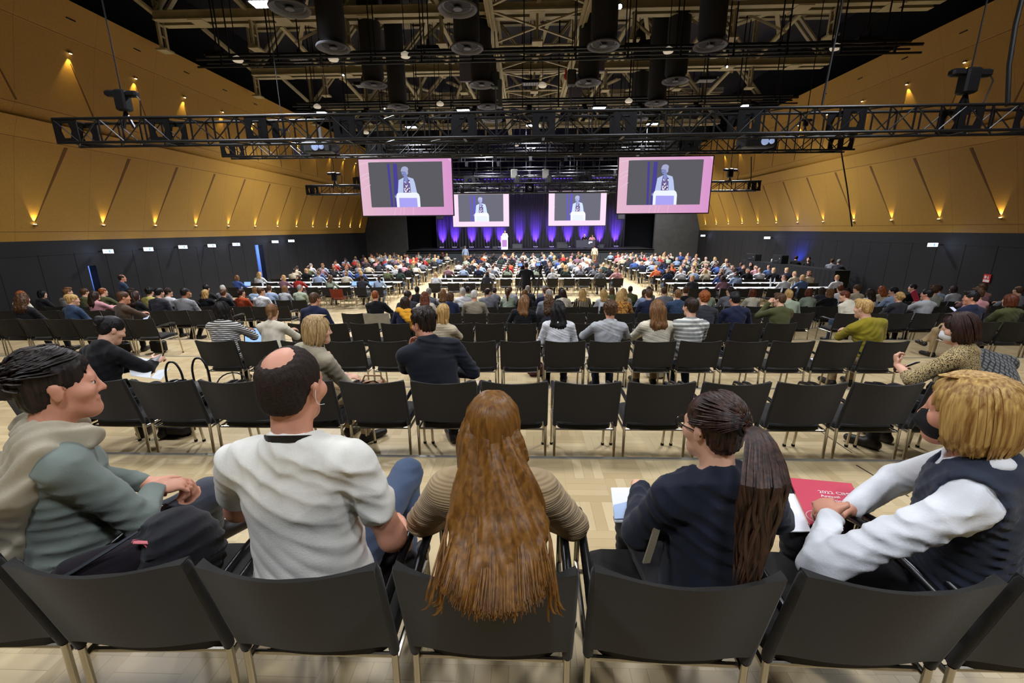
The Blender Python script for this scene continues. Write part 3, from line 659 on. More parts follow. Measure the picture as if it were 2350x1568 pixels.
# ================================================================ SEATED AND STANDING FIGURES (smooth implicit bodies)
def V3(*a): return np.array(a[0] if len(a) == 1 else a, dtype=np.float64)
def rotm(rx=0, ry=0, rz=0):
    return np.array((Matrix.Rotation(math.radians(rz), 3, 'Z') @ Matrix.Rotation(math.radians(ry), 3, 'Y') @ Matrix.Rotation(math.radians(rx), 3, 'X')))
class Field:
    def __init__(s, lo, hi, h):
        s.lo = V3(lo); s.h = h; n = np.ceil((V3(hi)-s.lo)/h).astype(int)+1; s.n = n
        s.ax = [(s.lo[i]+h*np.arange(n[i])).astype(np.float32) for i in range(3)]
        s.D = np.full(n, 1.0, np.float32); s.L = None
    def blk(s, lo, hi):
        a = np.clip(np.floor((lo-s.lo)/s.h).astype(int), 0, s.n); b = np.clip(np.ceil((hi-s.lo)/s.h).astype(int)+1, 0, s.n)
        return tuple(slice(int(x), int(y)) for x, y in zip(a, b))
    def xyz(s, b): return s.ax[0][b[0]][:, None, None], s.ax[1][b[1]][None, :, None], s.ax[2][b[2]][None, None, :]
    def labels(s): s.L = np.zeros(s.n, np.int8); s.R = np.full(s.n, 9.0, np.float32)
    def add(s, p, k=.02, op='u', lab=0, off=0.0):
        lo, hi = bbox(p); m = k+off+3*s.h+(.03 if op == 'u' else 0); b = s.blk(lo-m, hi+m)
        if any(x.stop <= x.start for x in b): return
        X, Y, Z = s.xyz(b); d = dist(p, X, Y, Z).astype(np.float32)-off; D = s.D[b]
        if op == 'u':
            hh = np.clip(.5+.5*(D-d)/k, 0, 1); s.D[b] = D*(1-hh)+d*hh-k*hh*(1-hh)
            if s.L is not None:
                w = d < s.R[b]; s.L[b] = np.where(w, lab, s.L[b]); s.R[b] = np.minimum(s.R[b], d)
        else:
            d = -d; hh = np.clip(.5-.5*(D-d)/k, 0, 1); s.D[b] = D*(1-hh)+d*hh+k*hh*(1-hh)
    def cut(s, c, n):
        """remove everything on the side n points to"""
        X, Y, Z = s.ax[0][:, None, None], s.ax[1][None, :, None], s.ax[2][None, None, :]; n = V3(n)/np.linalg.norm(n)
        s.D = np.maximum(s.D, ((X-c[0])*n[0]+(Y-c[1])*n[1]+(Z-c[2])*n[2]).astype(np.float32))
    def bump(s, f, band=.05):
        X, Y, Z = s.ax[0][:, None, None], s.ax[1][None, :, None], s.ax[2][None, None, :]
        s.D = s.D+(f(X, Y, Z)*np.clip(1-np.abs(s.D)/band, 0, 1)).astype(np.float32)
    def mesh(s, name, mats, T=None):
        v, q, c = nets(s.D, s.lo, s.h)
        if T is not None: v = (v-T[1]) @ T[0]
        me = bpy.data.meshes.new(name); me.vertices.add(len(v)); me.vertices.foreach_set('co', v.astype(np.float32).ravel())
        me.loops.add(len(q)*4); me.loops.foreach_set('vertex_index', q.astype(np.int32).ravel())
        me.polygons.add(len(q)); me.polygons.foreach_set('loop_start', np.arange(len(q), dtype=np.int32)*4)
        me.polygons.foreach_set('use_smooth', np.ones(len(q), bool))
        for m in mats: me.materials.append(m)
        if s.L is not None:
            lv = s.L[c[:, 0], c[:, 1], c[:, 2]]; me.polygons.foreach_set('material_index', np.median(lv[q], axis=1).astype(np.int32))
        me.update(calc_edges=True); return me
def nets(D, lo, h):
    S = D < 0; c = np.zeros(tuple(n-1 for n in D.shape), np.int8)
    cor = [(i, j, k) for i in (0, 1) for j in (0, 1) for k in (0, 1)]
    sl = lambda o: tuple(slice(o[a], D.shape[a]-1+o[a]) for a in range(3))
    for o in cor: c += S[sl(o)]
    cell = np.argwhere((c > 0) & (c < 8)); acc = np.zeros((len(cell), 3)); cnt = np.zeros(len(cell))
    val = {o: D[cell[:, 0]+o[0], cell[:, 1]+o[1], cell[:, 2]+o[2]] for o in cor}
    for o in cor:
        for a in range(3):
            if o[a]: continue
            p = list(o); p[a] = 1; p = tuple(p); d0, d1 = val[o], val[p]; m = (d0 < 0) != (d1 < 0)
            t = np.where(m, d0/np.where(m, d0-d1, 1), 0); q = np.tile(np.array(o, float), (len(cell), 1)); q[:, a] += t
            acc += q*m[:, None]; cnt += m
    v = lo+h*(cell+acc/cnt[:, None]); vid = np.full(c.shape, -1, np.int64); vid[cell[:, 0], cell[:, 1], cell[:, 2]] = np.arange(len(cell))
    F = []
    for a in range(3):
        u, w = (a+1) % 3, (a+2) % 3; s0 = [slice(None)]*3; s1 = [slice(None)]*3; s0[a] = slice(0, -1); s1[a] = slice(1, None)
        A, B = S[tuple(s0)], S[tuple(s1)]
        for inside in (True, False):
            e = np.argwhere((A == inside) & (B == (not inside)))
            e = e[(e[:, u] > 0) & (e[:, w] > 0) & (e[:, u] < D.shape[u]-1) & (e[:, w] < D.shape[w]-1)]
            if not len(e): continue
            def g(du, dw):
                i = e.copy(); i[:, u] -= du; i[:, w] -= dw; return vid[i[:, 0], i[:, 1], i[:, 2]]
            quad = np.stack([g(1, 1), g(0, 1), g(0, 0), g(1, 0)], 1)
            F.append(quad if inside else quad[:, ::-1])
    return v, (np.concatenate(F) if F else np.zeros((0, 4), int)), cell

# primitives: ('rc', a, b, ra, rb) round cone; ('el', c, r, R) ellipsoid, R rows are its axes
def RC(a, b, ra, rb=None): return ('rc', V3(a), V3(b), ra, ra if rb is None else rb)
def EL(c, r, R=None): return ('el', V3(c), V3(r), np.eye(3) if R is None else R)
def bbox(p):
    if p[0] == 'rc': m = max(p[3], p[4]); return np.minimum(p[1], p[2])-m, np.maximum(p[1], p[2])+m
    e = np.sqrt(((p[3].T*p[2])**2).sum(1)); return p[1]-e, p[1]+e
def dist(p, X, Y, Z):
    if p[0] == 'rc':
        a, b = p[1], p[2]; ab = b-a; L = float(ab @ ab)+1e-9
        t = np.clip(((X-a[0])*ab[0]+(Y-a[1])*ab[1]+(Z-a[2])*ab[2])/L, 0, 1)
        return np.sqrt((X-a[0]-ab[0]*t)**2+(Y-a[1]-ab[1]*t)**2+(Z-a[2]-ab[2]*t)**2)-(p[3]+(p[4]-p[3])*t)
    c, r, R = p[1], p[2], p[3]; dx, dy, dz = X-c[0], Y-c[1], Z-c[2]
    q = [R[i, 0]*dx+R[i, 1]*dy+R[i, 2]*dz for i in range(3)]
    k0 = np.sqrt(sum((q[i]/r[i])**2 for i in range(3))); k1 = np.sqrt(sum((q[i]/r[i]**2)**2 for i in range(3)))+1e-6
    return k0*(k0-1)/k1

class Pose:
    """joint layout in the person's own frame: origin on the floor under the seat, +y is the way the chair faces"""
    def __init__(s, lean=4, side=0, twist=0, yaw=0, nod=0, tilt=0, s_=1.0, w=1.0, fat=1.0, arms='lap', armL=None, armR=None, legs='sit', stand=False, neck=0.0, hip_dy=0.0):
        s.w, s.fat, s.s = w, fat, s_; s.stand = stand
        s.P = V3(0, -.07+hip_dy, .545) if not stand else V3(0, 0, .95*s_)
        s.B = rotm(-lean, side, twist)
        def up(x, y, z): return s.P+s.B @ (V3(x, y, z)*s_)
        s.up = up; s.neck = up(0, -.012, .50); s.sh = {q: up(q*.178*w, -.015, .43) for q in (-1, 1)}
        s.H = up(0, .025+neck, .655); s.HR = rotm(-lean*.35, side*.4, twist*.5) @ rotm(nod, tilt, yaw) if False else (rotm(-lean*.35, side*.4, 0) @ rotm(0, 0, yaw) @ rotm(-nod, tilt, 0))
        s.hs = s_
        s.arm = {}
        for q, spec in ((-1, armL), (1, armR)):
            spec = spec or arms
            if spec == 'lap': e, h = (q*.25*w, .03, .735), (q*.075, .23, .665)
            elif spec == 'table': e, h = (q*.27*w, .13, .79), (q*.13, .38, .80)
            elif spec == 'desk': e, h = (q*.25*w, .16, .77), (-q*.02, .33, .82)
            elif spec == 'down': e, h = (q*.25*w, -.02, s.P[2]+.14*s_), (q*.26*w, .06, s.P[2]-.10*s_)
            elif spec == 'raise': e, h = (q*.27*w, .17, .86), (q*.10, .20, 1.10)
            elif spec == 'camera': e, h = (q*.30*w, .18, s.P[2]+.22), (q*.12, .38, s.P[2]+.42)
            else: e, h = spec[0], spec[1]
            d = None if isinstance(spec, str) else (spec[2] if len(spec) > 2 else None); n = None if isinstance(spec, str) else (spec[3] if len(spec) > 3 else None); cu = 28 if isinstance(spec, str) or len(spec) < 5 else spec[4]
            e, h = V3(e), V3(h); f = (h-e)/np.linalg.norm(h-e)
            s.arm[q] = (s.sh[q], e, h, f if d is None else V3(d)/np.linalg.norm(d), V3(n) if n is not None else V3(0, .25, -1) if abs(f[2]) < .8 else V3(-q, 0, 0), cu)
        s.leg = {}
        for q in (-1, 1):
            hp = s.P+V3(q*.09, .03, -.02)
            if stand: k, a = V3(q*.10, .03, .50*s_), V3(q*.11, -.01, .09)
            else: k, a = V3(q*.125, .36, .515), V3(q*.12, .36, .09)
            if legs == 'cross' and q == 1: k, a = V3(.02, .38, .60), V3(-.22, .47, .28)
            if legs == 'tuck': k, a = V3(q*.12, .36, .515), V3(q*.09, .10, .09)
            if legs == 'wide': k, a = V3(q*.22, .33, .515), V3(q*.20, .38, .09)
            if legs == 'right': k, a = V3(.30*(q > 0)+.12*(q < 0), .28, .53), V3(.32*(q > 0)+.12*(q < 0), .28, .09)
            s.leg[q] = (hp, k, a)
    def hd(s, *p): return s.H+s.HR @ (V3(*p)*s.hs)
    def hel(s, c, r): return EL(s.hd(*c), V3(r)*s.hs, s.HR.T)
def torso(p):
    B, s, w, f = p.B, p.s, p.w, p.fat; R = B.T
    return [(EL(p.P+V3(0, 0, .0), V3(.175*max(1, f*.97), .13, .13)*s), .05), (EL(p.up(0, .005*f, .16), V3(.148*f, .112*f, .17)*s, R), .06), (EL(p.up(0, -.005, .325), V3(.162*w*(.5+.5*f), .110, .175)*s, R), .045),
            (RC(p.up(-.14*w, -.015, .425), p.up(.14*w, -.015, .425), .058*s), .04), (RC(p.up(0, -.03, .475), p.up(-.12*w, -.02, .445), .055*s, .045*s), .04), (RC(p.up(0, -.03, .475), p.up(.12*w, -.02, .445), .055*s, .045*s), .04)]
def armp(p, q, upto=1.0):
    a, e, h = p.arm[q][:3]; s = p.s
    if upto < .5: return [(RC(a, a+(e-a)*upto*2, .055*s, .050*s), .04)]
    return [(RC(a, e, .052*s, .040*s), .025), (RC(e, e+(h-e)*min(1, (upto-.5)*2), .041*s, .041*s+(.028-.041)*min(1, (upto-.5)*2)*s), .025)]
def legp(p, q, feet=False):
    a, k, n = p.leg[q]; r = [(RC(a, k, .088, .058), .06), (RC(k, n, .058, .040), .03)]
    return r
def footp(p, q):
    a = p.leg[q][2]; d = V3(q*.04, .17, -.045); b = a+V3(0, -.03, -.045)
    return [(RC(b, a+d, .040, .032), .02), (RC(a, a+V3(0, .03, -.03), .042), .02)]
def hand(p, q, k=.008):
    """palm, four bent fingers of different length and a thumb from the side of the palm"""
    h, f, n, cu = p.arm[q][2], p.arm[q][3], p.arm[q][4], p.arm[q][5]; s = p.s
    n = n-f*(n @ f); n /= np.linalg.norm(n); l = np.cross(f, n)*q; l /= np.linalg.norm(l)      # l points to the thumb side
    R = np.stack([l, f, n]); out = [(EL(h+f*.048*s, V3(.041, .054, .017)*s, R), .02)]
    for i, (o, L, dc) in enumerate(((.030, .072, 0), (.010, .080, 4), (-.011, .074, 8), (-.030, .058, 12))):
        c = h+(f*(.088-abs(o)*.15)+l*o)*s; ang = 0
        for j, (m, r) in enumerate(((.46, .0088), (.31, .0080), (.23, .0072))):
            ang += math.radians((cu+dc)*(1 if j == 0 else 1.15)); d = f*math.cos(ang)+n*math.sin(ang)+l*(o*1.2); e = c+d*L*m*s; out.append((RC(c, e, r*s, (r-.0006)*s), .005)); c = e
    c = h+(f*.025+l*.034)*s; d = f*.62+l*.72+n*.25; d /= np.linalg.norm(d); e = c+d*.042*s; out.append((RC(c, e, .0125*s, .0098*s), .012))
    d = f*.92+l*.25+n*.35; d /= np.linalg.norm(d); out.append((RC(e, e+d*.032*s, .0096*s, .0078*s), .005)); return out
def headp(p, face=1.0):
    h = p.hd; o = [(p.hel((0, -.014, .03), (.073, .093, .088)), .02), (p.hel((0, .026, -.03), (.057, .060, .082)), .03), (RC(h(0, .062, -.088), h(0, .066, -.092), .024), .03),
         (RC(h(-.03, .02, -.07), h(0, .06, -.095), .020), .03), (RC(h(.03, .02, -.07), h(0, .06, -.095), .020), .03),
         (RC(h(0, .084, .008), h(0, .102, -.028), .006, .0095), .012), (RC(h(-.011, .089, -.032), h(.011, .089, -.032), .007), .008),
         (RC(h(-.034, .073, .020), h(.034, .073, .020), .010), .015), (RC(h(-.018, .083, -.060), h(.018, .083, -.060), .0065), .006), (RC(h(-.014, .081, -.070), h(.014, .081, -.070), .0065), .006)]
    for q in (-1, 1):
        o += [(p.hel((q*.031, .0765, .0085), (.014, .010, .0055)), .004), (p.hel((q*.031, .0755, -.0095), (.013, .009, .0045)), .004)]
        o += [(p.hel((q*.045, .052, -.025), (.022, .03, .024)), .02), (p.hel((q*.076, -.004, -.012), (.008, .017, .029)), .006), (p.hel((q*.081, -.011, .002), (.007, .014, .017)), .005)]
    return o
def face_cut(p): return [(p.hel((q*.031, .097, .0), (.014, .014, .010)), .008) for q in (-1, 1)]
def iris(p): return [(p.hel((q*.031, .0802, .0), (.0070, .0052, .0068)), .001) for q in (-1, 1)]
def eyes(p): return [(p.hel((q*.031, .0735, .0), (.0110, .0110, .0090)), .002) for q in (-1, 1)]
def neckp(p): return [(RC(p.up(0, -.02, .45), p.H+p.HR @ V3(0, -.02, -.05), .058*p.s, .053*p.s), .03)]
def bounds(prims, m=.05):
    lo = np.min([bbox(q[0])[0] for q in prims], 0)-m; hi = np.max([bbox(q[0])[1] for q in prims], 0)+m; return lo, hi
def folds(amp, seed=0, f=1.0):
    r = np.random.RandomState(seed); K = r.normal(size=(5, 3))*V3(22, 20, 42)*f; ph = r.uniform(0, 6, 5)
    def fn(X, Y, Z):
        o = 0
        for i in range(5):
            u = K[i, 0]*X+K[i, 1]*Y+K[i, 2]*Z+ph[i]+1.3*np.sin(9*X+11*Z+ph[i]*2)+.8*np.sin(13*Y-7*Z+ph[i])
            mk = np.clip(.5+.9*np.sin(6*X+5*Y+8*Z+ph[i]*3), 0, 1); o = o+mk*(.45-np.abs(np.sin(u)))
        return -amp*o*.8
    return fn
def sdf(prims, h, mats, name, off=0, k_add=0, subs=(), bumpf=None, cuts=(), lo=None, hi=None, T=None, labels=False):
    lo_, hi_ = bounds(prims, .03+off+2*h); F = Field(lo_ if lo is None else lo, hi_ if hi is None else hi, h)
    if labels: F.labels()
    for q in prims: F.add(q[0], q[1]+k_add, off=off+(q[3] if len(q) > 3 else 0), lab=(q[2] if len(q) > 2 else 0))
    for q in subs: F.add(q[0], q[1], 's')
    if bumpf: F.bump(bumpf)
    for c, n in cuts: F.cut(c, n)
    return F.mesh(name, mats, T)

# hair: built in the head's frame; style decides the volume
def hair_prims(p, style):
    h = p.hel; hd = p.hd; sub = []; amp = .0025; freq = 34
    cap = [(h((0, -.018, .036), (.083, .104, .094)), .02)]
    face = [(h((0, .098, -.035), (.074, .062, .100)), .015)]
    if style in ('short', 'crop', 'messy', 'bald', 'curly', 'swept'):
        inf = {'crop': -.004, 'bald': -.003}.get(style, 0)
        cap = [(h((0, -.018, .034), (.081+inf, .102+inf, .093+inf)), .02), (h((0, -.052, -.02), (.066, .052, .062)), .02)]
        sub = face+[(h((q*.082, .015, -.045), (.034, .045, .045)), .012) for q in (-1, 1)]+[(h((0, -.06, -.125), (.10, .09, .060)), .015)]
        if style == 'messy': cap += [(h((0, .045, .105), (.060, .05, .034)), .02), (h((.02, -.02, .118), (.06, .06, .03)), .02)]; amp = .005; freq = 22
        if style == 'swept': cap += [(h((.018, .05, .100), (.055, .05, .034)), .02)]
        if style == 'curly': cap = [(h((0, -.02, .045), (.092, .108, .098)), .02), (h((0, -.055, -.01), (.078, .058, .062)), .02)]; amp = .009; freq = 17
        if style == 'bald': sub += [(h((0, -.035, .135), (.062, .070, .050)), .008), (h((0, .06, .11), (.06, .06, .06)), .01)]
    elif style == 'bob':
        cap += [(h((0, -.022, -.02), (.094, .096, .105)), .03), (h((0, -.03, -.085), (.096, .080, .045)), .03)]; sub = [(h((0, .105, -.05), (.068, .075, .115)), .015)]; freq = 30; amp = .0034
    elif style == 'longbob':
        cap += [(h((0, -.025, -.03), (.092, .094, .115)), .03), (h((0, -.05, -.13), (.098, .065, .065)), .04)]; sub = [(h((0, .105, -.06), (.066, .075, .135)), .015)]; freq = 30; amp = .0034
    elif style in ('long', 'wavy', 'longthin'):
        b = 1.0 if style != 'longthin' else .8; z2 = -.36 if style != 'wavy' else -.30
        dn = lambda x, y, z: p.hd(x, y, 0)+V3(0, 0, z)*p.hs
        cap += [(h((0, -.02, -.03), (.090, .094, .11)), .03)]
        for x in (-.055, -.02, .02, .055): cap += [(RC(dn(x*b, -.070, -.02), dn(x*1.25*b, -.115, z2*.6), .045, .040), .05), (RC(dn(x*1.25*b, -.115, z2*.6), dn(x*1.2*b, -.118, z2+abs(x)*.6), .038, .014), .04)]
        sub = [(h((0, .105, -.06), (.064, .078, .135)), .015)]; freq = 30; amp = .0034
        if style == 'wavy': amp = .010; freq = 15
    elif style in ('pony', 'lowpony', 'bun', 'updo', 'tied'):
        cap = [(h((0, -.018, .034), (.080, .101, .091)), .02), (h((0, -.05, -.03), (.066, .052, .060)), .02)]
        sub = face+[(h((q*.080, .020, -.045), (.030, .042, .045)), .012) for q in (-1, 1)]+[(h((0, -.06, -.135), (.10, .09, .060)), .015)]
        dn = lambda x, y, z: p.hd(x, y, 0)+V3(0, 0, z)*p.hs
        if style == 'pony': cap += [(RC(hd(0, -.105, .05), hd(0, -.145, .03), .022, .030), .012), (RC(hd(0, -.145, .03), dn(0, -.150, -.13), .032, .036), .02), (RC(dn(0, -.150, -.13), dn(.01, -.135, -.32), .034, .010), .02)]
        if style == 'lowpony': cap += [(RC(hd(0, -.09, -.03), dn(0, -.125, -.10), .026, .028), .015), (RC(dn(0, -.125, -.10), dn(0, -.13, -.30), .028, .008), .02)]
        if style == 'tied': pass
        if style == 'bun': cap += [(h((0, -.118, .012), (.044, .036, .040)), .01)]
        if style == 'updo': cap += [(h((0, -.085, .06), (.055, .06, .055)), .02)]; amp = .006; freq = 20
    def grooves(X, Y, Z):
        R = p.HR; dx, dy, dz = X-p.H[0], Y-p.H[1], Z-p.H[2]
        lx = R[0, 0]*dx+R[1, 0]*dy+R[2, 0]*dz; ly = R[0, 1]*dx+R[1, 1]*dy+R[2, 1]*dz; lz = R[0, 2]*dx+R[1, 2]*dy+R[2, 2]*dz
        th = np.arctan2(lx, -ly)
        if style in ('curly', 'wavy'): return amp*(np.sin(freq*th+3*np.sin(38*lz))*np.sin(55*lz+4*np.sin(9*th))+.5*np.sin(90*lx+70*ly))
        return amp*(np.sin(freq*th+2.5*np.sin(13*lz+2*th))+.6*np.sin(freq*1.9*th+3*lz*20)+(1.6*np.sin(9*th+4*np.sin(11*lz+th)) if style in ('bob', 'longbob', 'long', 'longthin') else 0))*np.clip(.35+(.13-lz)*6, .35, 1)
    return cap, sub, grooves

SKIN = [mat('skin_fair', (226, 176, 148), .5, spec=.35, noise=.06, nscale=(20, 20, 20)), mat('skin_rosy', (214, 152, 124), .5, spec=.35, noise=.06, nscale=(20, 20, 20)), mat('skin_tan', (178, 122, 88), .5, spec=.35, noise=.06, nscale=(20, 20, 20)), mat('skin_brown', (104, 66, 46), .5, spec=.35, noise=.06, nscale=(20, 20, 20))]
HAIR = {'black': hairmat('hair_black', (30, 26, 25), (8, 7, 8)), 'dark brown': hairmat('hair_dark_brown', (62, 42, 30), (22, 14, 10)), 'brown': hairmat('hair_brown', (104, 72, 44), (46, 28, 16)), 'light brown': hairmat('hair_light_brown', (150, 108, 66), (80, 50, 26)),
        'blond': hairmat('hair_blond', (222, 184, 118), (140, 100, 48)), 'ginger': hairmat('hair_ginger', (176, 96, 40), (92, 42, 14)), 'auburn': hairmat('hair_auburn', (128, 66, 36), (60, 26, 14)), 'grey': hairmat('hair_grey', (176, 170, 162), (96, 92, 88)), 'white': hairmat('hair_white', (226, 222, 214), (160, 156, 150))}
M_SHOE = mat('dark_shoe_leather', (30, 24, 20), .45); M_TROU = {'dark': cloth('trouser_dark', (26, 26, 30)), 'jeans': cloth('trouser_denim', (62, 82, 110)), 'khaki': cloth('trouser_khaki', (170, 146, 108)), 'grey': cloth('trouser_grey', (84, 84, 88))}
M_EYE = mat('eye_white', (235, 230, 225), .2)

_body = {}
def figure_meshes(key, pose, hairstyle, h=.013, sleeve=1.0, wr=.004, seed=0, collar=False, off=.011):
    """body, top, trousers, shoes and hair as five meshes that share the pose"""
    p = pose; bk = (key, sleeve, collar)
    if bk not in _body:
        B = headp(p)+neckp(p)+[(q[0], q[1], 0, -.010) for q in torso(p)]
        for q in (-1, 1): B += armp(p, q)+hand(p, q)+legp(p, q)+footp(p, q)
        body = sdf(B, h, [SKIN[0]], 'person')
        T = torso(p)+[x for q in (-1, 1) for x in armp(p, q, sleeve)]
        sub = [(RC(p.neck+V3(0, 0, -.005)+p.B @ V3(0, .03, 0), p.neck+p.B @ V3(0, .03, .2), .060*p.s), .012)]
        if collar: T = T+[(RC(p.up(-.045, -.035, .51), p.up(.045, -.035, .51), .03), .02), (RC(p.up(-.05, -.035, .505), p.up(-.055, .05, .47), .022), .02), (RC(p.up(.05, -.035, .505), p.up(.055, .05, .47), .022), .02)]
        top = sdf(T, h, [M_BLACK], 'top', off=off, subs=sub, bumpf=folds(wr, seed), cuts=[(p.P+V3(0, 0, -.09), (0, 0, -1))])
        L = [(EL(p.P+V3(0, 0, -.03), V3(.178, .135, .11)), .05)]+[x for q in (-1, 1) for x in legp(p, q)]
        tr = sdf(L, h, [M_TROU['dark']], 'trousers', off=.010, bumpf=folds(wr*.8, seed+3))
        sh = [sdf(footp(p, q), h*.8, [M_SHOE], 'shoe', off=.006) for q in (-1, 1)]
        _body[bk] = (body, top, tr, sh)
    hk = (key, hairstyle)
    if hk not in _body:
        c, s_, g = hair_prims(p, hairstyle); _body[hk] = sdf(c, h*.8, [HAIR['brown']], 'hair', subs=s_, bumpf=g)
    return _body[bk], _body[hk]
def objmat(o, m):
    if not o.material_slots: return
    o.material_slots[0].link = 'OBJECT'; o.material_slots[0].material = m
def person(loc, rz, meshes, skin, hair, top, trou, label, group=None, legs=True, topname='top'):
    (body, tp, tr, sh), hm = meshes
    o = link('person', body, None, loc, rz); objmat(o, SKIN[skin]); tag(o, label, 'person', group)
    t = link(topname, tp, o); objmat(t, top)
    if legs:
        t = link('trousers', tr, o); objmat(t, M_TROU[trou] if isinstance(trou, str) else trou)
        for m in sh: link('shoe', m, o)
    if hm is not None: t = link('hair', hm, o); objmat(t, HAIR[hair] if isinstance(hair, str) else hair)
    return o
# ================================================================ CHAIRS AND TABLES
def seatfab():
    m = bpy.data.materials.new('charcoal_seat_fabric'); m.use_nodes = True; nt = m.node_tree; b = nt.nodes['Principled BSDF']
    tc = nd(nt, 'ShaderNodeTexCoord'); n = nd(nt, 'ShaderNodeTexNoise'); n.inputs['Scale'].default_value = 420; n.inputs['Detail'].default_value = 2; nt.links.new(tc.outputs['Object'], n.inputs['Vector'])
    r = nd(nt, 'ShaderNodeValToRGB'); r.color_ramp.elements[0].color = (*lin((22, 20, 18)), 1); r.color_ramp.elements[1].color = (*lin((37, 34, 29)), 1); r.color_ramp.elements[0].position = .35; r.color_ramp.elements[1].position = .65
    nt.links.new(n.outputs['Fac'], r.inputs[0]); nt.links.new(r.outputs[0], b.inputs['Base Color'])
    bp = nd(nt, 'ShaderNodeBump'); bp.inputs['Strength'].default_value = .3; bp.inputs['Distance'].default_value = .0015; nt.links.new(n.outputs['Fac'], bp.inputs['Height']); nt.links.new(bp.outputs[0], b.inputs['Normal'])
    b.inputs['Roughness'].default_value = .8; b.inputs['Specular IOR Level'].default_value = .25; b.inputs['Sheen Weight'].default_value = .15
    return m
M_SEAT = seatfab(); M_ARM = mat('black_armrest_lacquer', (20, 20, 22), .28, .2, spec=.5); M_GLIDE = mat('black_rubber', (10, 10, 10), .7)
PW = .243
def post_y(z): return -.225 if z < .44 else -.225-.095*(z-.44)/.39
def back_mb(n=14, mz=8, mb=None, mi=0):
    """hanging back: curved sheet between the two posts, front and rear skins, thicker sleeves round the posts"""
    mb = mb or MB(); rings = []
    for j in range(mz+1):
        t = j/mz; z = .475+.355*t; fr = []; bk = []
        for i in range(n+1):
            u = -1+2*i/n; x = u*PW; bow = .052*(1-u*u)*(.55+.45*t); edge = abs(u)**7
            zz = z+(.012*u*u if j == mz else -.012*(1-u*u) if j == 0 else 0)
            y = post_y(zz)-bow; th = .006+.012*edge
            fr.append(Vector((x*(1+.03*t*edge), y+th, zz))); bk.append(Vector((x*(1+.03*t*edge), y-th, zz)))
        rings.append(fr+bk[::-1])
    mb.loft(rings, mi=mi)
    for s in (-1, 1):
        mb.tube([(s*PW, post_y(z), z) for z in (.43, .45, .55, .7, .82, .838)], [.0165, .0175, .0175, .0175, .017, .012], 10, mi=mi)
    return mb
def seat_mb(mb=None, mi=0):
    mb = mb or MB(); rings = []
    for z, i in ((.388, .014), (.396, .0), (.436, .0), (.447, .010), (.449, .03)):
        ring = []
        for k in range(20):
            a = 2*PI*k/20; c, s = math.cos(a), math.sin(a); sx = math.copysign(abs(c)**.35, c); sy = math.copysign(abs(s)**.35, s)
            ring.append(Vector(((.225-i)*sx, .015+(.225-i)*sy, z-.012*(sy < -.2))))
        rings.append(ring)
    return mb.loft(rings, mi=mi)
def bleg(s, mb=None, mi=0): return (mb or MB()).tube([(s*PW, -.235, 0), (s*PW, -.225, .42)], .0115, 10, mi=mi)
def fleg(s, mb=None, mi=0): return (mb or MB()).tube([(s*.240, .265, 0), (s*.243, .225, .40), (s*.243, .215, .60), (s*.243, .19, .645), (s*.243, .14, .66)], .0115, 10, mi=mi)
def rail(mb=None, mi=0):
    mb = mb or MB()
    for s in (-1, 1): mb.tube([(s*PW, -.225, .385), (s*.243, .225, .385)], .010, 8, mi=mi)
    mb.tube([(-PW, -.2, .382), (PW, -.2, .382)], .009, 8, mi=mi); mb.tube([(-.243, .17, .380), (.243, .17, .380)], .009, 8, mi=mi); return mb
def arm(s, mb=None, mi=0): return (mb or MB()).tube([(s*PW, -.262, .655), (s*.245, -.1, .668), (s*.245, .12, .668), (s*.244, .19, .652), (s*.2435, .215, .60)], .0155, 10, mi=mi)
CHM = dict(seat=seat_mb().mesh('seat', M_SEAT), back=back_mb().mesh('backrest', M_SEAT), rail=rail().mesh('seat_frame', M_CHROME),
           legs=[bleg(-1).mesh('leg', M_CHROME), bleg(1).mesh('leg', M_CHROME), fleg(-1).mesh('leg', M_CHROME), fleg(1).mesh('leg', M_CHROME)], arms=[arm(-1).mesh('armrest', M_ARM), arm(1).mesh('armrest', M_ARM)],
           glide=MB().lathe([(.013, 0), (.015, .004), (.015, .02), (.012, .024)], 10).mesh('foot_glide', M_GLIDE))
def chair_full(loc, rz, label, group):
    o = empty('conference_chair', loc, rz); tag(o, label, 'chair', group)
    link('seat', CHM['seat'], o); link('backrest', CHM['back'], o); link('seat_frame', CHM['rail'], o)
    for m, fx in zip(CHM['legs'], ((-PW, -.235), (PW, -.235), (-.24, .265), (.24, .265))):
        l = link('leg', m, o); link('foot_glide', CHM['glide'], l, (fx[0], fx[1], 0))
    for m in CHM['arms']: link('armrest', m, o)
    return o
_mb = seat_mb(); back_mb(8, 4, _mb); rail(_mb, 1)
for s in (-1, 1): bleg(s, _mb, 1); fleg(s, _mb, 1); arm(s, _mb, 2)
CH1 = _mb.mesh('conference_chair', [M_SEAT, M_CHROME, M_ARM])
def chair_far(loc, rz, label, group):
    o = link('conference_chair', CH1, None, loc, rz); return tag(o, label, 'chair', group)

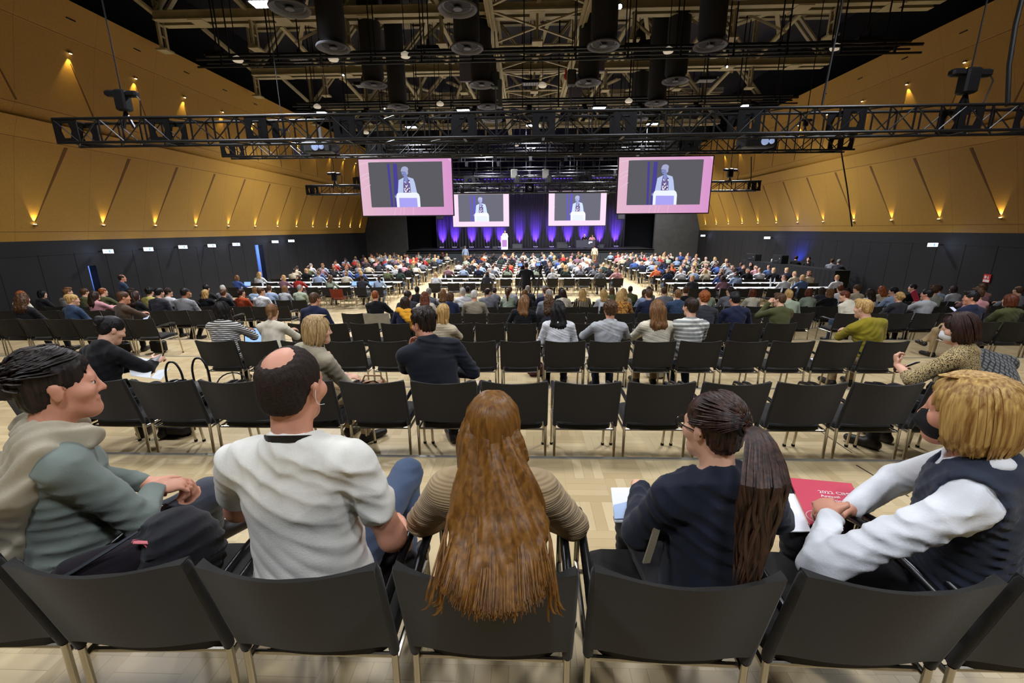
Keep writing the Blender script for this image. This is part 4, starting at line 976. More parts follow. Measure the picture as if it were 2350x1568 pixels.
# chair rows on the tiers: (row, block, distance of the back, tier, anchor pixel, first, last, full detail)
def row_back(i): return 1.0+TIER_D*i
ROWW = ['back row', 'second row', 'third row', 'fourth row', 'fifth row', 'sixth row', 'seventh row']
BLKW = {'M': 'middle block', 'L': 'left block', 'R': 'right block'}
SEATS = {}
def chair_row(row, blk, d, ax, ay, k0, k1, pitch, full):
    z = tier_z(row); X0 = at_y(ax, ay, d).x; lst = []
    for k in range(k0, k1+1):
        x = X0+pitch*k
        if not XL+.32 < x < XR-.32: continue
        lst.append(x); n = ORD[k-k0]
        lab = 'black chair, %s, %s, %s from the left' % ('nearest row' if row == 0 else ROWW[row]+' from the back', BLKW[blk], n)
        g = 'chairs of the %s, %s' % (ROWW[row], BLKW[blk])
        rz = random.uniform(-.012, .012)
        if row in (0,): rz = {0: .02, 1: .03, 2: .0, 3: -.015, 4: -.03, 5: -.02}.get(k-k0, 0)
        (chair_full if full else chair_far)((x, d+.32, z), rz, lab, g)
    SEATS[(row, blk)] = (lst, d+.32, z)
chair_row(0, 'M', 1.0, 1117, 1340, -3, 3, .556, True)
chair_row(1, 'M', row_back(1), 1350, 880, -8, 6, .560, True)
chair_row(2, 'M', row_back(2), 1297, 783, -8, 7, .566, True)
chair_row(3, 'M', row_back(3), 1197, 741, -7, 8, .562, True)
chair_row(3, 'L', 7.92, 135, 741, -3, 3, .535, True)
chair_row(3, 'R', 7.60, 2262, 741, 0, 2, .56, True)
chair_row(4, 'M', row_back(4), 1089, 717, -5, 13, .56, False)
chair_row(4, 'L', 10.1, 404, 718, -10, 2, .54, False)
chair_row(4, 'R', 9.62, 2069, 717, -2, 7, .56, False)
chair_row(5, 'M', row_back(5), 1118, 703, -4, 15, .56, False)
chair_row(5, 'L', 12.0, 554, 703, -14, 2, .55, False)
chair_row(5, 'R', 11.8, 1857, 701, 0, 12, .56, False)
chair_row(6, 'M', 14.1, 1141, 692, -5, 12, .56, False)
chair_row(6, 'L', 14.6, 650, 693, -18, 1, .56, False)
chair_row(6, 'R', 14.0, 1905, 688, -1, 14, .56, False)

# tables on the flat floor
M_TLEG = mat('pale_table_leg', (196, 176, 140), .35, .5)
def table_mb(L, D=.5):
    t = MB().bbox((0, 0, .725), (L, D, .03), .006); lg = []
    for s in (-1, 1):
        lg.append(MB().tube([(s*(L/2-.12), -.2, .02), (s*(L/2-.12), -.2, .71)], .018, 8).tube([(s*(L/2-.12), .2, .02), (s*(L/2-.12), .2, .71)], .018, 8).bar((s*(L/2-.12), -.24, .015), (s*(L/2-.12), .24, .015), .04, .03).bar((s*(L/2-.12), -.22, .70), (s*(L/2-.12), .22, .70), .04, .02))
    return t, lg
TABN = 0; TROWS = {}
def table_rows(blk, x0, x1, n, d0, pitch, rows):
    L = (x1-x0)/n; t, lg = table_mb(L-.012); tm = t.mesh('tabletop', M_WHITE); lm = [g.mesh('leg', M_TLEG) for g in lg]
    one = MB()
    for g, i in ((t, 0), (lg[0], 1), (lg[1], 1)): one.add(g.v, g.f, i)
    om = one.mesh('conference_table', [M_WHITE, M_TLEG])
    for r in range(rows):
        y = d0+pitch*r
        lo, hi = 0, n
        if blk == 'M' and r == 0: hi = 2
        for i in range(lo, hi):
            loc = (x0+L*(i+.5), y+.25, 0)
            lab = 'white conference table, %s, %s table row from the chairs, %s from the left' % (BLKW[blk], ORD[r], ORD[i])
            g = 'white tables of the %s' % BLKW[blk]
            if r < 3:
                o = empty('conference_table', loc); link('tabletop', tm, o)
                for m in lm: link('leg', m, o)
            else: o = link('conference_table', om, None, loc)
            tag(o, lab, 'table', g)
        TROWS[(blk, r)] = (y, x0+L*lo, x0+L*hi)
table_rows('L', -12.75, -5.95, 5, 18.7, 1.66, 12)
table_rows('M', -4.45, 4.7, 6, 20.0, 1.66, 11)
table_rows('R', 6.3, 12.4, 5, 17.9, 1.60, 12)

# ---- people at the tables: one mesh each, coloured by its own materials
def far_mesh(key, style, lean, yaw, arms, w=1.0, stand=False, legs='tuck', h=.022, nod=0, tilt=0):
    p = Pose(lean=lean, yaw=yaw, arms=arms, w=w, legs=legs, stand=stand, nod=nod, tilt=tilt)
    A = [(q[0], q[1], 0) for q in headp(p)+neckp(p)]
    T = [(q[0], q[1], 2, .008) for q in torso(p)]
    for q in (-1, 1):
        T += [(x[0], x[1], 2, .008) for x in armp(p, q, .92)]; A += [(x[0], x[1], 0) for x in hand(p, q)]
        T += [(x[0], x[1], 3, .006) for x in legp(p, q)]+[(x[0], x[1], 4) for x in footp(p, q)]
    c, s_, g = hair_prims(p, style)
    F = Field(*bounds(A+T+c, .07), h); F.labels()
    for q in A+T: F.add(q[0], min(q[1], .03), lab=q[2], off=q[3] if len(q) > 3 else 0)
    G = Field(F.lo, F.lo+h*(F.n-1), h)
    for q in c: G.add(*q)
    for q in s_: G.add(q[0], q[1], 's')
    G.D = G.D[:F.n[0], :F.n[1], :F.n[2]]
    F.L = np.where((G.D < h*.6) & (G.D < F.D+.01), 1, F.L); F.D = np.minimum(F.D, G.D)
    return F.mesh('person', [SKIN[0], HAIR['brown'], M_BLACK, M_TROU['dark'], M_SHOE])
FARV = [('short', far_mesh('a', 'short', 10, 0, 'table'), 'short-haired'), ('long', far_mesh('b', 'long', 12, -8, 'table', .92), 'long-haired'), ('bob', far_mesh('c', 'bob', 6, 10, 'table', .92), 'bob-haired'),
        ('short2', far_mesh('d', 'messy', 18, 12, 'desk'), 'short-haired'), ('pony', far_mesh('e', 'pony', 10, 14, 'table', .92), 'ponytailed'), ('bald', far_mesh('f', 'bald', 6, -14, 'table', 1.05), 'balding'),
        ('long2', far_mesh('g', 'wavy', 20, 0, 'desk', .92), 'long-haired'), ('short3', far_mesh('h', 'crop', 2, -20, 'lap', 1.03), 'crop-haired'), ('bun', far_mesh('i', 'bun', 14, -4, 'desk', .92), 'bun-haired'), ('raise', far_mesh('j', 'longbob', 8, 22, 'table', .92), 'bob-haired')]
CLO = {'white': (232, 232, 234), 'light blue': (170, 190, 220), 'navy': (34, 40, 66), 'black': (22, 22, 25), 'grey': (128, 130, 136), 'beige': (206, 190, 160), 'red': (190, 56, 50), 'pink': (222, 160, 165), 'olive': (98, 100, 66), 'blue': (70, 96, 160), 'cream': (232, 222, 198), 'mauve': (150, 112, 122), 'dark green': (44, 62, 54), 'orange': (214, 110, 66), 'charcoal': (54, 54, 60), 'sage': (170, 182, 158), 'denim': (92, 116, 156), 'maroon': (104, 40, 46)}
def clo(n): return cloth('cloth_'+n.replace(' ', '_'), CLO[n])
CW = [('white', 17), ('light blue', 9), ('navy', 10), ('black', 16), ('grey', 10), ('beige', 7), ('red', 3), ('pink', 4), ('olive', 4), ('blue', 4), ('cream', 8), ('mauve', 3), ('dark green', 3), ('orange', 2), ('charcoal', 9), ('sage', 4), ('denim', 4)]
CBAG = [c for c, n in CW for _ in range(n)]
HBAG = ['dark brown']*5+['brown']*6+['light brown']*4+['blond']*4+['black']*4+['ginger']+['auburn']*2+['grey']*3+['white']
STUFF = []; CHSTUFF = []; NFAR = 0; NCH = 0
rng = random.Random(21)
seats = []
for blk, nseat, rows in (('L', 10, 12), ('M', 12, 11), ('R', 10, 12)):
    for r in range(rows):
        y, x0, x1 = TROWS[(blk, r)]; n = int(round((x1-x0)/((.68 if blk == 'L' else .61 if blk == 'R' else .7625))))
        for i in range(n): seats.append((y, blk, r, i, x0+(x1-x0)*(i+.5)/n, n))
seats.sort()
FAR_LIMIT, CH_LIMIT = 178, 130
for (y, blk, r, i, x, n) in seats:
    occ = rng.random() < ((.80 if blk != 'M' else .70) if r > 1 else .62)
    if blk == 'M' and r < 2: occ = rng.random() < .5
    sx = x+rng.uniform(-.05, .05); cy = y-.36+rng.uniform(-.05, .05); rz = rng.uniform(-.15, .15)
    where = '%s, %s table row, %s from left' % (BLKW[blk], ORD[r], ORD[i])
    if NCH < CH_LIMIT: chair_far((sx, cy, 0), rz*.4, 'black chair at the white tables, '+where, 'chairs at the tables, '+BLKW[blk]); NCH += 1
    else: CHSTUFF.append((sx, cy, rz*.4))
    if not occ: continue
    st, me, adj = FARV[rng.randrange(len(FARV))]; c = CBAG[rng.randrange(len(CBAG))]; hc = HBAG[rng.randrange(len(HBAG))]; sk = 0 if rng.random() < .6 else rng.choice((1, 1, 2, 3))
    if sk == 3: hc = 'black'
    if hc in ('grey', 'white') and st in ('long', 'pony', 'long2', 'bun'): hc = 'blond'
    if NFAR < FAR_LIMIT:
        o = link('person', me, None, (sx, cy+.02, 0), rz)
        mm = (SKIN[sk], HAIR[hc], clo(c), M_TROU[rng.choice(('dark', 'jeans', 'dark', 'grey'))], M_SHOE)
        for q in range(5): o.material_slots[q].link = 'OBJECT'; o.material_slots[q].material = mm[q]
        tag(o, '%s person in %s, %s' % (adj, c, where), 'person', 'audience at the tables, '+BLKW[blk]); NFAR += 1
    else: STUFF.append((me, sx, cy+.02, rz, sk, hc, c))
def merged(name, items, mats_of, label, cat):
    pal = []; V = []; Fq = []; MI = []; off = 0; cache = {}
    for me, x, y, rz, mm in items:
        if me.name not in cache:
            co = np.empty(len(me.vertices)*3); me.vertices.foreach_get('co', co); co = co.reshape(-1, 3)
            cache[me.name] = (co, [tuple(p.vertices) for p in me.polygons], [p.material_index for p in me.polygons])
        co, fs, mi = cache[me.name]; c, s = math.cos(rz), math.sin(rz)
        V.append(np.stack([co[:, 0]*c-co[:, 1]*s+x, co[:, 0]*s+co[:, 1]*c+y, co[:, 2]], 1))
        Fq += [tuple(i+off for i in f) for f in fs]; off += len(co)
        idx = []
        for m in mm:
            if m not in pal: pal.append(m)
            idx.append(pal.index(m))
        MI += [idx[i] for i in mi]
    me = bpy.data.meshes.new(name); me.from_pydata(np.concatenate(V).tolist(), [], Fq)
    for m in pal: me.materials.append(m)
    me.polygons.foreach_set('material_index', MI); me.polygons.foreach_set('use_smooth', [True]*len(Fq)); me.update()
    return tag(link(name, me), label, cat, None, 'stuff')
FSTUFF = [m.copy() for m in ()]
if STUFF:
    merged('far_audience', [(me, x, y, rz, (SKIN[sk], HAIR[hc], clo(c), M_TROU['dark'], M_SHOE)) for me, x, y, rz, sk, hc, c in STUFF], None, 'crowd seated at the farthest table rows just before the stage', 'crowd')
if CHSTUFF: merged('far_chairs', [(CH1, x, y, rz, (M_SEAT, M_CHROME, M_ARM)) for x, y, rz in CHSTUFF], None, 'rows of black chairs at the far tables towards the stage', 'chairs')
# ================================================================ AUDIENCE ON THE CHAIR ROWS
STYW = {'short': 'short {} hair', 'crop': 'cropped {} hair', 'messy': 'tousled {} hair', 'bald': 'balding {} head', 'curly': 'curly {} hair', 'bob': '{} bob', 'longbob': 'shoulder-length {} hair', 'long': 'long {} hair', 'longthin': 'long {} hair', 'wavy': 'wavy {} hair', 'pony': '{} ponytail', 'lowpony': '{} ponytail', 'bun': '{} bun', 'updo': 'pinned-up {} hair', 'swept': 'swept {} hair'}
WOM = {'bob', 'longbob', 'long', 'longthin', 'wavy', 'pony', 'lowpony', 'bun', 'updo'}
PAT = {'striped shirt': cloth('black_white_stripe', (226, 222, 214), 'stripe', (24, 24, 28), 38), 'grey striped shirt': cloth('grey_white_stripe', (150, 152, 148), 'stripe', (236, 234, 224), 19), 'vertically striped shirt': cloth('green_white_stripe', (224, 226, 214), 'vstripe', (96, 112, 92), 42),
       'dark striped top': cloth('dark_stripe', (36, 32, 34), 'vstripe', (214, 200, 160), 18), 'checked shirt': cloth('small_check', (196, 196, 196), 'check', (70, 74, 84), 55), 'flowered jacket': cloth('ochre_floral', (196, 140, 62), 'floral', (120, 70, 34), 26),
       'mottled tweed top': cloth('tweed', (196, 172, 120), 'speckle', (34, 28, 24), 150), 'plaid jacket': cloth('plaid', (104, 104, 100), 'check', (40, 40, 42), 26), 'plain': None}
CLO.update({'yellow': (200, 190, 110), 'rust': (178, 74, 40), 'mustard': (150, 136, 34), 'burgundy': (90, 36, 40), 'brown': (86, 68, 54), 'dark': (34, 32, 34), 'dark denim': (56, 74, 100), 'olive green': (82, 84, 48), 'beige-grey': (160, 148, 126), 'pale grey': (186, 188, 190)})
ROWI = {0: 'back row', 1: 'second row', 2: 'third row', 3: 'fourth row', 4: 'fifth row', 5: 'sixth row', 6: 'front chair row'}
USED = set(); TAKEN = set()
def sit(row, blk, px, style, hair, top, yaw=0, skin=0, trou='dark', garment='top', note='', lean=None, h=None, py=672, snap=True, **kw):
    lst, cy, z = SEATS[(row, blk)]; X = at_y(px, py, cy-.06).x
    X = min(max(X, lst[0]-.13), lst[-1]+.13); free = [q for q in lst if (row, blk, q) not in TAKEN] 
    if not free or min(abs(q-X) for q in free) > .6: return None, None
    c = min(free, key=lambda q: abs(q-X)); TAKEN.add((row, blk, c)); x = X if not snap else min(max(X, c-.13), c+.13)
    sd = (row*131+px*7) % 997; rr = random.Random(sd); woman = style in WOM
    p = Pose(lean=rr.uniform(-1, 8) if lean is None else lean, yaw=yaw, nod=kw.pop('nod', rr.uniform(0, 8)), tilt=kw.pop('tilt', rr.uniform(-4, 4)), side=kw.pop('side', rr.uniform(-3, 3)), twist=kw.pop('twist', yaw*.15), s_=kw.pop('s_', rr.uniform(.92, .97) if woman else rr.uniform(.98, 1.03)),
             w=kw.pop('w', rr.uniform(.86, .94) if woman else rr.uniform(1.0, 1.1)), fat=kw.pop('fat', rr.uniform(.95, 1.15)), arms=kw.pop('arms', rr.choice(('lap', 'lap', 'desk'))), legs=kw.pop('legs', rr.choice(('sit', 'tuck', 'sit', 'wide'))), **{k: kw.pop(k) for k in ('armL', 'armR', 'hip_dy') if k in kw})
    h = h or (.0095 if row <= 2 else .012 if row == 3 else .0145)
    m = figure_meshes((row, blk, px), p, style, h=h, sleeve=kw.get('sleeve', .98), wr=.006, seed=sd, collar=kw.get('collar', False), off=kw.get('off', .012))
    tm = PAT[top] if top in PAT else clo(top); gw = top if top in PAT else '%s %s' % (top, garment)
    lab = 'person with %s in %s, %s, %s' % (STYW[style].format(hair), gw, ROWI[row], BLKW[blk])
    if lab in USED: lab += ' further right' if px > 1200 else ' further left'
    USED.add(lab)
    o = person((x, cy+.02, z), 0, m, skin, hair, tm, trou, note or lab, 'audience in the %s, %s' % (ROWI[row], BLKW[blk]), topname=garment.replace(' ', '_') if top not in PAT else top.split()[-1])
    return o, p
A_ = sit
# third row (two in front of the nearest empty chairs)
A_(2, 'M', 497, 'bob', 'black', 'striped shirt', -4, 2, 'dark', w=1.02, fat=1.25, s_=.97); oc, pc = A_(2, 'M', 607, 'lowpony', 'light brown', 'cream', 14, 0, 'jeans', 'sweater', arms='desk')
A_(2, 'M', 1003, 'longbob', 'blond', 'beige', -12, 0, 'dark', 'coat', twist=-10, side=6); A_(2, 'M', 1283, 'long', 'black', 'white', -6, 1, 'dark', 'blouse', s_=.97)
A_(2, 'M', 1399, 'curly', 'brown', 'pale grey', 4, 1, 'jeans', 'shirt', arms='table', w=1.08, s_=.96, collar=True); A_(2, 'M', 1516, 'long', 'light brown', 'cream', 3, 0, 'khaki', 'jacket', lean=3, s_=.98, w=1.0)
om, pm = A_(2, 'M', 1590, 'short', 'dark brown', 'grey striped shirt', 24, 0, 'jeans'); omu, pmu = A_(2, 'M', 2028, 'swept', 'blond', 'mustard', 28, 0, 'khaki', 'sweater', side=-10, lean=9, w=1.1, arms='desk')
# fourth row
A_(3, 'M', 712, 'short', 'brown', 'navy', -20, 1, 'dark', 'suit', collar=True, lean=7, w=1.1); oy, py_ = A_(3, 'M', 921, 'longbob', 'dark brown', 'navy', -12, 0, 'dark', 'jacket', side=4)
A_(3, 'M', 1197, 'long', 'light brown', 'black', -25, 0, 'dark', 'jacket', side=5, w=1.0); A_(3, 'M', 1262, 'wavy', 'brown', 'charcoal', 12, 0); A_(3, 'M', 1622, 'curly', 'ginger', 'charcoal', 0, 0, 'dark', 'sweater', lean=10)
A_(3, 'M', 1699, 'messy', 'black', 'navy', 10, 1, 'jeans', 'hoodie', w=1.12, collar=True); A_(3, 'M', 1812, 'swept', 'brown', 'olive green', 38, 0, 'dark', 'jacket', arms='raise', lean=10, w=1.05)
A_(3, 'L', 55, 'wavy', 'brown', 'dark', 6, 0, 'dark', 'jacket', py=690); A_(3, 'L', 150, 'updo', 'blond', 'dark denim', -42, 0, 'dark', 'jacket', collar=True); A_(3, 'L', 268, 'short', 'brown', 'brown', -48, 1, 'dark', 'jacket', twist=-24, arms='desk', legs='cross', w=1.12, collar=True)
A_(3, 'R', 2243, 'messy', 'black', 'navy', 55, 1, 'khaki', 'shirt', w=1.1, fat=1.2, legs='cross', collar=True); A_(3, 'R', 2328, 'bob', 'auburn', 'olive green', 10, 0, 'dark', 'jacket', w=1.05)
# fifth row
A_(4, 'M', 861, 'crop', 'ginger', 'black', 0, 1); A_(4, 'M', 930, 'short', 'dark brown', 'charcoal', -20, 0, 'dark', 'shirt', lean=20); A_(4, 'M', 976, 'wavy', 'auburn', 'cream', 8, 0); A_(4, 'M', 1027, 'bob', 'brown', 'navy', -20, 0, 'dark', 'jacket', lean=12)
A_(4, 'M', 1088, 'crop', 'white', 'beige-grey', 0, 1, 'grey', 'jacket', w=1.14); A_(4, 'M', 1262, 'bald', 'grey', 'grey', 10, 1, 'grey', 'suit', w=1.1); A_(4, 'M', 1428, 'longbob', 'blond', 'flowered jacket', -10, 0, w=1.1); A_(4, 'M', 1492, 'short', 'brown', 'navy', 8, 0, 'dark', 'jacket', collar=True)
A_(4, 'M', 1556, 'crop', 'light brown', 'dark denim', -6, 0, 'jeans', 'shirt', collar=True); A_(4, 'M', 1818, 'crop', 'blond', 'sage', 15, 0)
for a in ((39, 'bob', 'ginger', 'cream', 0), (213, 'long', 'dark brown', 'pink', -25), (304, 'long', 'dark brown', 'dark', -15), (352, 'short', 'black', 'charcoal', -10)): A_(4, 'L', *a)
A_(4, 'L', 416, 'crop', 'black', 'checked shirt', -10, 2, 'dark', w=1.1); 
A_(4, 'R', 1975, 'short', 'auburn', 'cream', 55, 0, 'jeans', 'jacket', lean=26, side=-8, collar=True, snap=False); A_(4, 'R', 2066, 'bun', 'blond', 'charcoal', 6, 0); A_(4, 'R', 2127, 'short', 'black', 'pale grey', 40, 1, 'dark', 'sweater'); A_(4, 'R', 2258, 'messy', 'brown', 'pink', 20, 0, 'dark', 'shirt')
# sixth row
for a in ((980, 'crop', 'grey', 'grey', 6), (1005, 'long', 'light brown', 'pale grey', 0), (1030, 'crop', 'white', 'white', 8), (1056, 'wavy', 'brown', 'beige', -20), (1118, 'bald', 'dark brown', 'grey', -30), (1166, 'pony', 'brown', 'sage', 0), (1203, 'longbob', 'light brown', 'dark', -10),
          (1251, 'short', 'brown', 'navy', 6), (1284, 'bob', 'dark brown', 'cream', 20), (1304, 'long', 'blond', 'dark striped top', 0), (1334, 'bob', 'auburn', 'mauve', -20), (1358, 'long', 'blond', 'white', 8), (1395, 'wavy', 'blond', 'beige', 0), (1440, 'curly', 'blond', 'grey', -6), (1468, 'longbob', 'brown', 'light blue', 8),
          (1527, 'crop', 'brown', 'grey', 4), (1551, 'short', 'brown', 'black', -12), (1588, 'short', 'black', 'sage', 0), (1676, 'short', 'dark brown', 'grey', 20), (1730, 'bob', 'auburn', 'cream', -10), (1807, 'longbob', 'blond', 'black', 10)): A_(5, 'M', *a, py=660)
for a in ((11, 'bob', 'black', 'dark', -55), (75, 'short', 'black', 'light blue', -25), (157, 'messy', 'light brown', 'striped shirt', -35), (240, 'bald', 'ginger', 'olive', -20), (293, 'messy', 'dark brown', 'black', -10), (322, 'curly', 'black', 'yellow', 0), (360, 'curly', 'dark brown', 'white', -45), (129, 'short', 'black', 'cream', -20), (198, 'short', 'brown', 'olive', -10), (393, 'bob', 'dark brown', 'black', -40), (428, 'longbob', 'auburn', 'beige', -6),
          (459, 'longbob', 'blond', 'black', 0), (505, 'bun', 'brown', 'black', 0), (551, 'bun', 'dark brown', 'rust', -20), (596, 'short', 'brown', 'white', -40)): A_(5, 'L', *a, py=668)
for a in ((1862, 'bob', 'auburn', 'sage', 0), (1913, 'longbob', 'light brown', 'black', 20), (2005, 'long', 'dark brown', 'white', 4), (2069, 'short', 'black', 'light blue', 45), (2150, 'messy', 'brown', 'vertically striped shirt', 10), (2257, 'short', 'brown', 'mauve', -10), (2343, 'bald', 'brown', 'grey', 0)): A_(5, 'R', *a, py=655)
# front chair row on the flat floor
for a in ((962, 'short', 'black', 'black', 0, 3), (1072, 'short', 'black', 'sage', 4, 3), (1130, 'bun', 'dark brown', 'grey', 0), (1152, 'short', 'brown', 'pale grey', 6), (1208, 'bald', 'grey', 'charcoal', 0), (1237, 'short', 'grey', 'grey', -6), (1272, 'longbob', 'dark brown', 'black', 6), (1407, 'longbob', 'brown', 'olive', 0), (1443, 'crop', 'black', 'olive green', -8, 3), (1490, 'long', 'dark brown', 'grey', 0)): A_(6, 'M', *a, py=655)
for a in ((470, 'curly', 'black', 'dark', 0), (508, 'crop', 'white', 'grey', 4), (580, 'longbob', 'light brown', 'light blue', 0), (618, 'short', 'brown', 'light blue', 20), (649, 'bob', 'light brown', 'pale grey', 0), (686, 'crop', 'grey', 'sage', 0)): A_(6, 'L', *a, py=660)
for a in ((1890, 'longbob', 'dark brown', 'charcoal', 0), (1930, 'short', 'auburn', 'white', -10), (1969, 'curly', 'brown', 'beige', 30), (2041, 'wavy', 'ginger', 'beige', 5), (2105, 'short', 'black', 'black', 60), (2166, 'short', 'dark brown', 'light blue', 45), (2207, 'bob', 'dark brown', 'pale grey', 0), (2255, 'messy', 'brown', 'pink', 10), (2291, 'longbob', 'black', 'light blue', 5)): A_(6, 'R', *a, py=650)
# ================================================================ SCREENS, STAGE, SIGNS
def slide_pink():
    m = bpy.data.materials.new('slide_pink'); m.use_nodes = True; nt = m.node_tree; nt.nodes.clear()
    e = nd(nt, 'ShaderNodeEmission'); o = nd(nt, 'ShaderNodeOutputMaterial'); tc = nd(nt, 'ShaderNodeTexCoord'); sp = nd(nt, 'ShaderNodeSeparateXYZ'); nt.links.new(tc.outputs['Generated'], sp.inputs[0])
    r = nd(nt, 'ShaderNodeValToRGB'); r.color_ramp.elements[0].color = (*lin((228, 186, 206)), 1); r.color_ramp.elements[1].color = (*lin((218, 152, 206)), 1); nt.links.new(sp.outputs[0], r.inputs[0]); nt.links.new(r.outputs[0], e.inputs[0]); e.inputs[1].default_value = 1.0
    nt.links.new(e.outputs[0], o.inputs[0]); return m
M_SLIDE = slide_pink(); M_SLIDE2 = None
def scr(k, c, b): return emit_mat('slide_%s' % k, c, b)
def screen(px0, py0, px1, py1, Y, lab, gain, pale):
    """projection screen in a black frame; the running slide is built as flat coloured areas lying on it"""
    a, b = at_y(px0, py0, Y), at_y(px1, py1, Y); W = b.x-a.x; H = W*.578; c = (a+b)/2
    o = empty('projection_screen', c); tag(o, lab, 'screen', None)
    MB().box((0, .04, 0), (W+.08, .06, H+.08)).build('frame', M_BLACK, o, smooth=False)
    t = 'p' if pale else 'd'
    f = lambda n, col: scr(n+t, col, gain)
    bg = M_SLIDE if not pale else f('bg', (244, 214, 236))
    mats = [bg, f('video', (92, 92, 98) if not pale else (104, 104, 118)), f('drape', (74, 66, 150) if not pale else (98, 92, 190)), f('jacket', (188, 202, 240) if not pale else (205, 220, 250)), f('skin', (132, 142, 198) if not pale else (160, 168, 216)), f('hair', (168, 172, 206) if not pale else (180, 184, 214)),
            f('lectern', (240, 246, 255)), f('panel', (172, 164, 246) if not pale else (226, 232, 255)), f('blouse', (110, 100, 150)), f('dots', (250, 240, 250)), f('dark', (58, 48, 96))]
    def P(x, y, l): return Vector(((x-1158)/2000*W, -l*.004, (795-y)/1188*H))
    mb = MB()
    def q(pts, mi, l): mb.add([P(x, y, l) for x, y in pts], [tuple(range(len(pts)))[::-1]], mi)
    q([(158, 200), (2158, 200), (2158, 1390), (158, 1390)], 0, 0)
    q([(365, 262), (1960, 262), (1960, 1212), (365, 1212)], 1, 1)
    q([(900, 300), (985, 300), (985, 1212), (880, 1212)], 2, 2); q([(770, 300), (820, 300), (850, 1212), (800, 1212)], 2, 2)
    q([(1240, 300), (1262, 300), (1262, 1212), (1240, 1212)], 2, 2) if pale else None
    el = lambda cx, cy, rx, ry, n=20, a0=0: [(cx+rx*math.cos(a0+2*PI*i/n), cy+ry*math.sin(a0+2*PI*i/n)) for i in range(n)]
    q([(1000, 640), (1105, 590), (1205, 575), (1320, 610), (1350, 700), (1385, 910), (965, 910), (985, 760)], 3, 3)
    q([(1112, 600), (1205, 590), (1245, 720), (1255, 905), (1088, 905), (1095, 740)], 8, 4)
    for i in range(26):
        rr = random.Random(i); x, y = rr.uniform(1105, 1235), rr.uniform(650, 890); q(el(x, y, 12, 18, 6), 9 if i % 3 else 10, 5)
    q([(1130, 545), (1195, 545), (1200, 640), (1165, 720), (1125, 640)], 4, 6)
    q(el(1140, 475, 66, 92), 4, 7); q(el(1150, 415, 76, 58), 5, 8); q([(1180, 400), (1215, 420), (1218, 510), (1190, 540), (1172, 480)], 5, 8)
    q([(1100, 372), (1080, 395), (1062, 450), (1072, 470), (1100, 430), (1180, 430), (1190, 380)], 5, 9)
    for x in (1100, 1140): q(el(x, 470, 10, 5, 8), 10, 10)
    q(el(1112, 528, 18, 5, 8), 10, 10); q([(1108, 480), (1098, 508), (1112, 508)], 5, 10)
    q(el(915, 985, 20, 32), 4, 7)
    q([(975, 905), (1385, 905), (1425, 940), (1445, 1000), (1448, 1212), (932, 1212), (928, 990), (945, 930)], 6, 9)
    q([(990, 1015), (1382, 1020), (1388, 1212), (990, 1212)], 7, 11)
    for (x0, y0, x1, y1, n) in ((180, 300, 590, 255, 26), (195, 560, 360, 490, 13), (200, 655, 365, 575, 13), (225, 830, 378, 735, 12), (895, 1235, 858, 1380, 9), (1015, 1235, 985, 1380, 9), (1085, 1230, 1065, 1380, 9), (1285, 1220, 1272, 1372, 9)):
        for i in range(n):
            t_ = i/(n-1); x = x0+(x1-x0)*t_; y = y0+(y1-y0)*t_-14*math.sin(PI*t_)*(1 if abs(x1-x0) > 60 else 0); q(el(x, y, 5, 5, 6), 9, 2)
    for i in range(4):
        for j in range(4-i): q(el(2142-i*16, 212+j*18, 5, 5, 6), 9, 2)
    mb.build('slide_picture', mats, o, smooth=False)
    mb = MB()
    for x in (-W*.36, W*.36): mb.tube([(x, .05, H/2), (x, .05, 12.8-c.z)], .012, 6)
    mb.build('hanging_wire', M_CABLE, o)
    return o
screen(828, 432, 1038, 429, 18.6, 'large screen hanging on the left, speaker at a white lectern on pink', 1.0, False)
screen(1418, 427, 1631, 424, 18.6, 'large screen hanging on the right, speaker at a white lectern on pink', 1.0, False)
screen(1039, 482, 1168, 481, 30.6, 'smaller pale screen above the stage, left of the middle gap', 1.15, True)
screen(1259, 479, 1391, 478, 30.6, 'smaller pale screen above the stage, right of the middle gap', 1.15, True)

# exit signs along the side walls
M_SIGN = emit_mat('exit_sign_glow', (225, 234, 255), 4.5); M_PICT = emit_mat('exit_pictogram', (130, 180, 220), 1.5)
bx = MB().bbox((0, 0, 0), (.40, .05, .16), .01).mesh('sign_box', M_METAL_BLACK); 
def pict():
    mb = MB(); F = lambda pts: mb.add([Vector((x, -.032, z)) for x, z in pts], [tuple(range(len(pts)))], 0)
    F([(.02, -.05), (.09, -.05), (.09, .05), (.02, .05)]); F([(-.15, -.012), (-.08, -.012), (-.08, -.04), (-.03, 0), (-.08, .04), (-.08, .012), (-.15, .012)])
    F([(.12, .03), (.135, .045), (.15, .03), (.135, .015)]); F([(.11, .01), (.15, .015), (.14, -.02), (.16, -.05), (.145, -.055), (.125, -.025), (.105, -.05), (.095, -.042), (.115, -.015)]); return mb.mesh('pictogram', M_PICT, False)
PICT = pict(); face = MB().box((0, -.027, 0), (.37, .006, .13)).mesh('lit_face', M_SIGN, False); brk = MB().box((-.285, .01, .0), (.19, .03, .03)).mesh('bracket', M_METAL_BLACK, False)
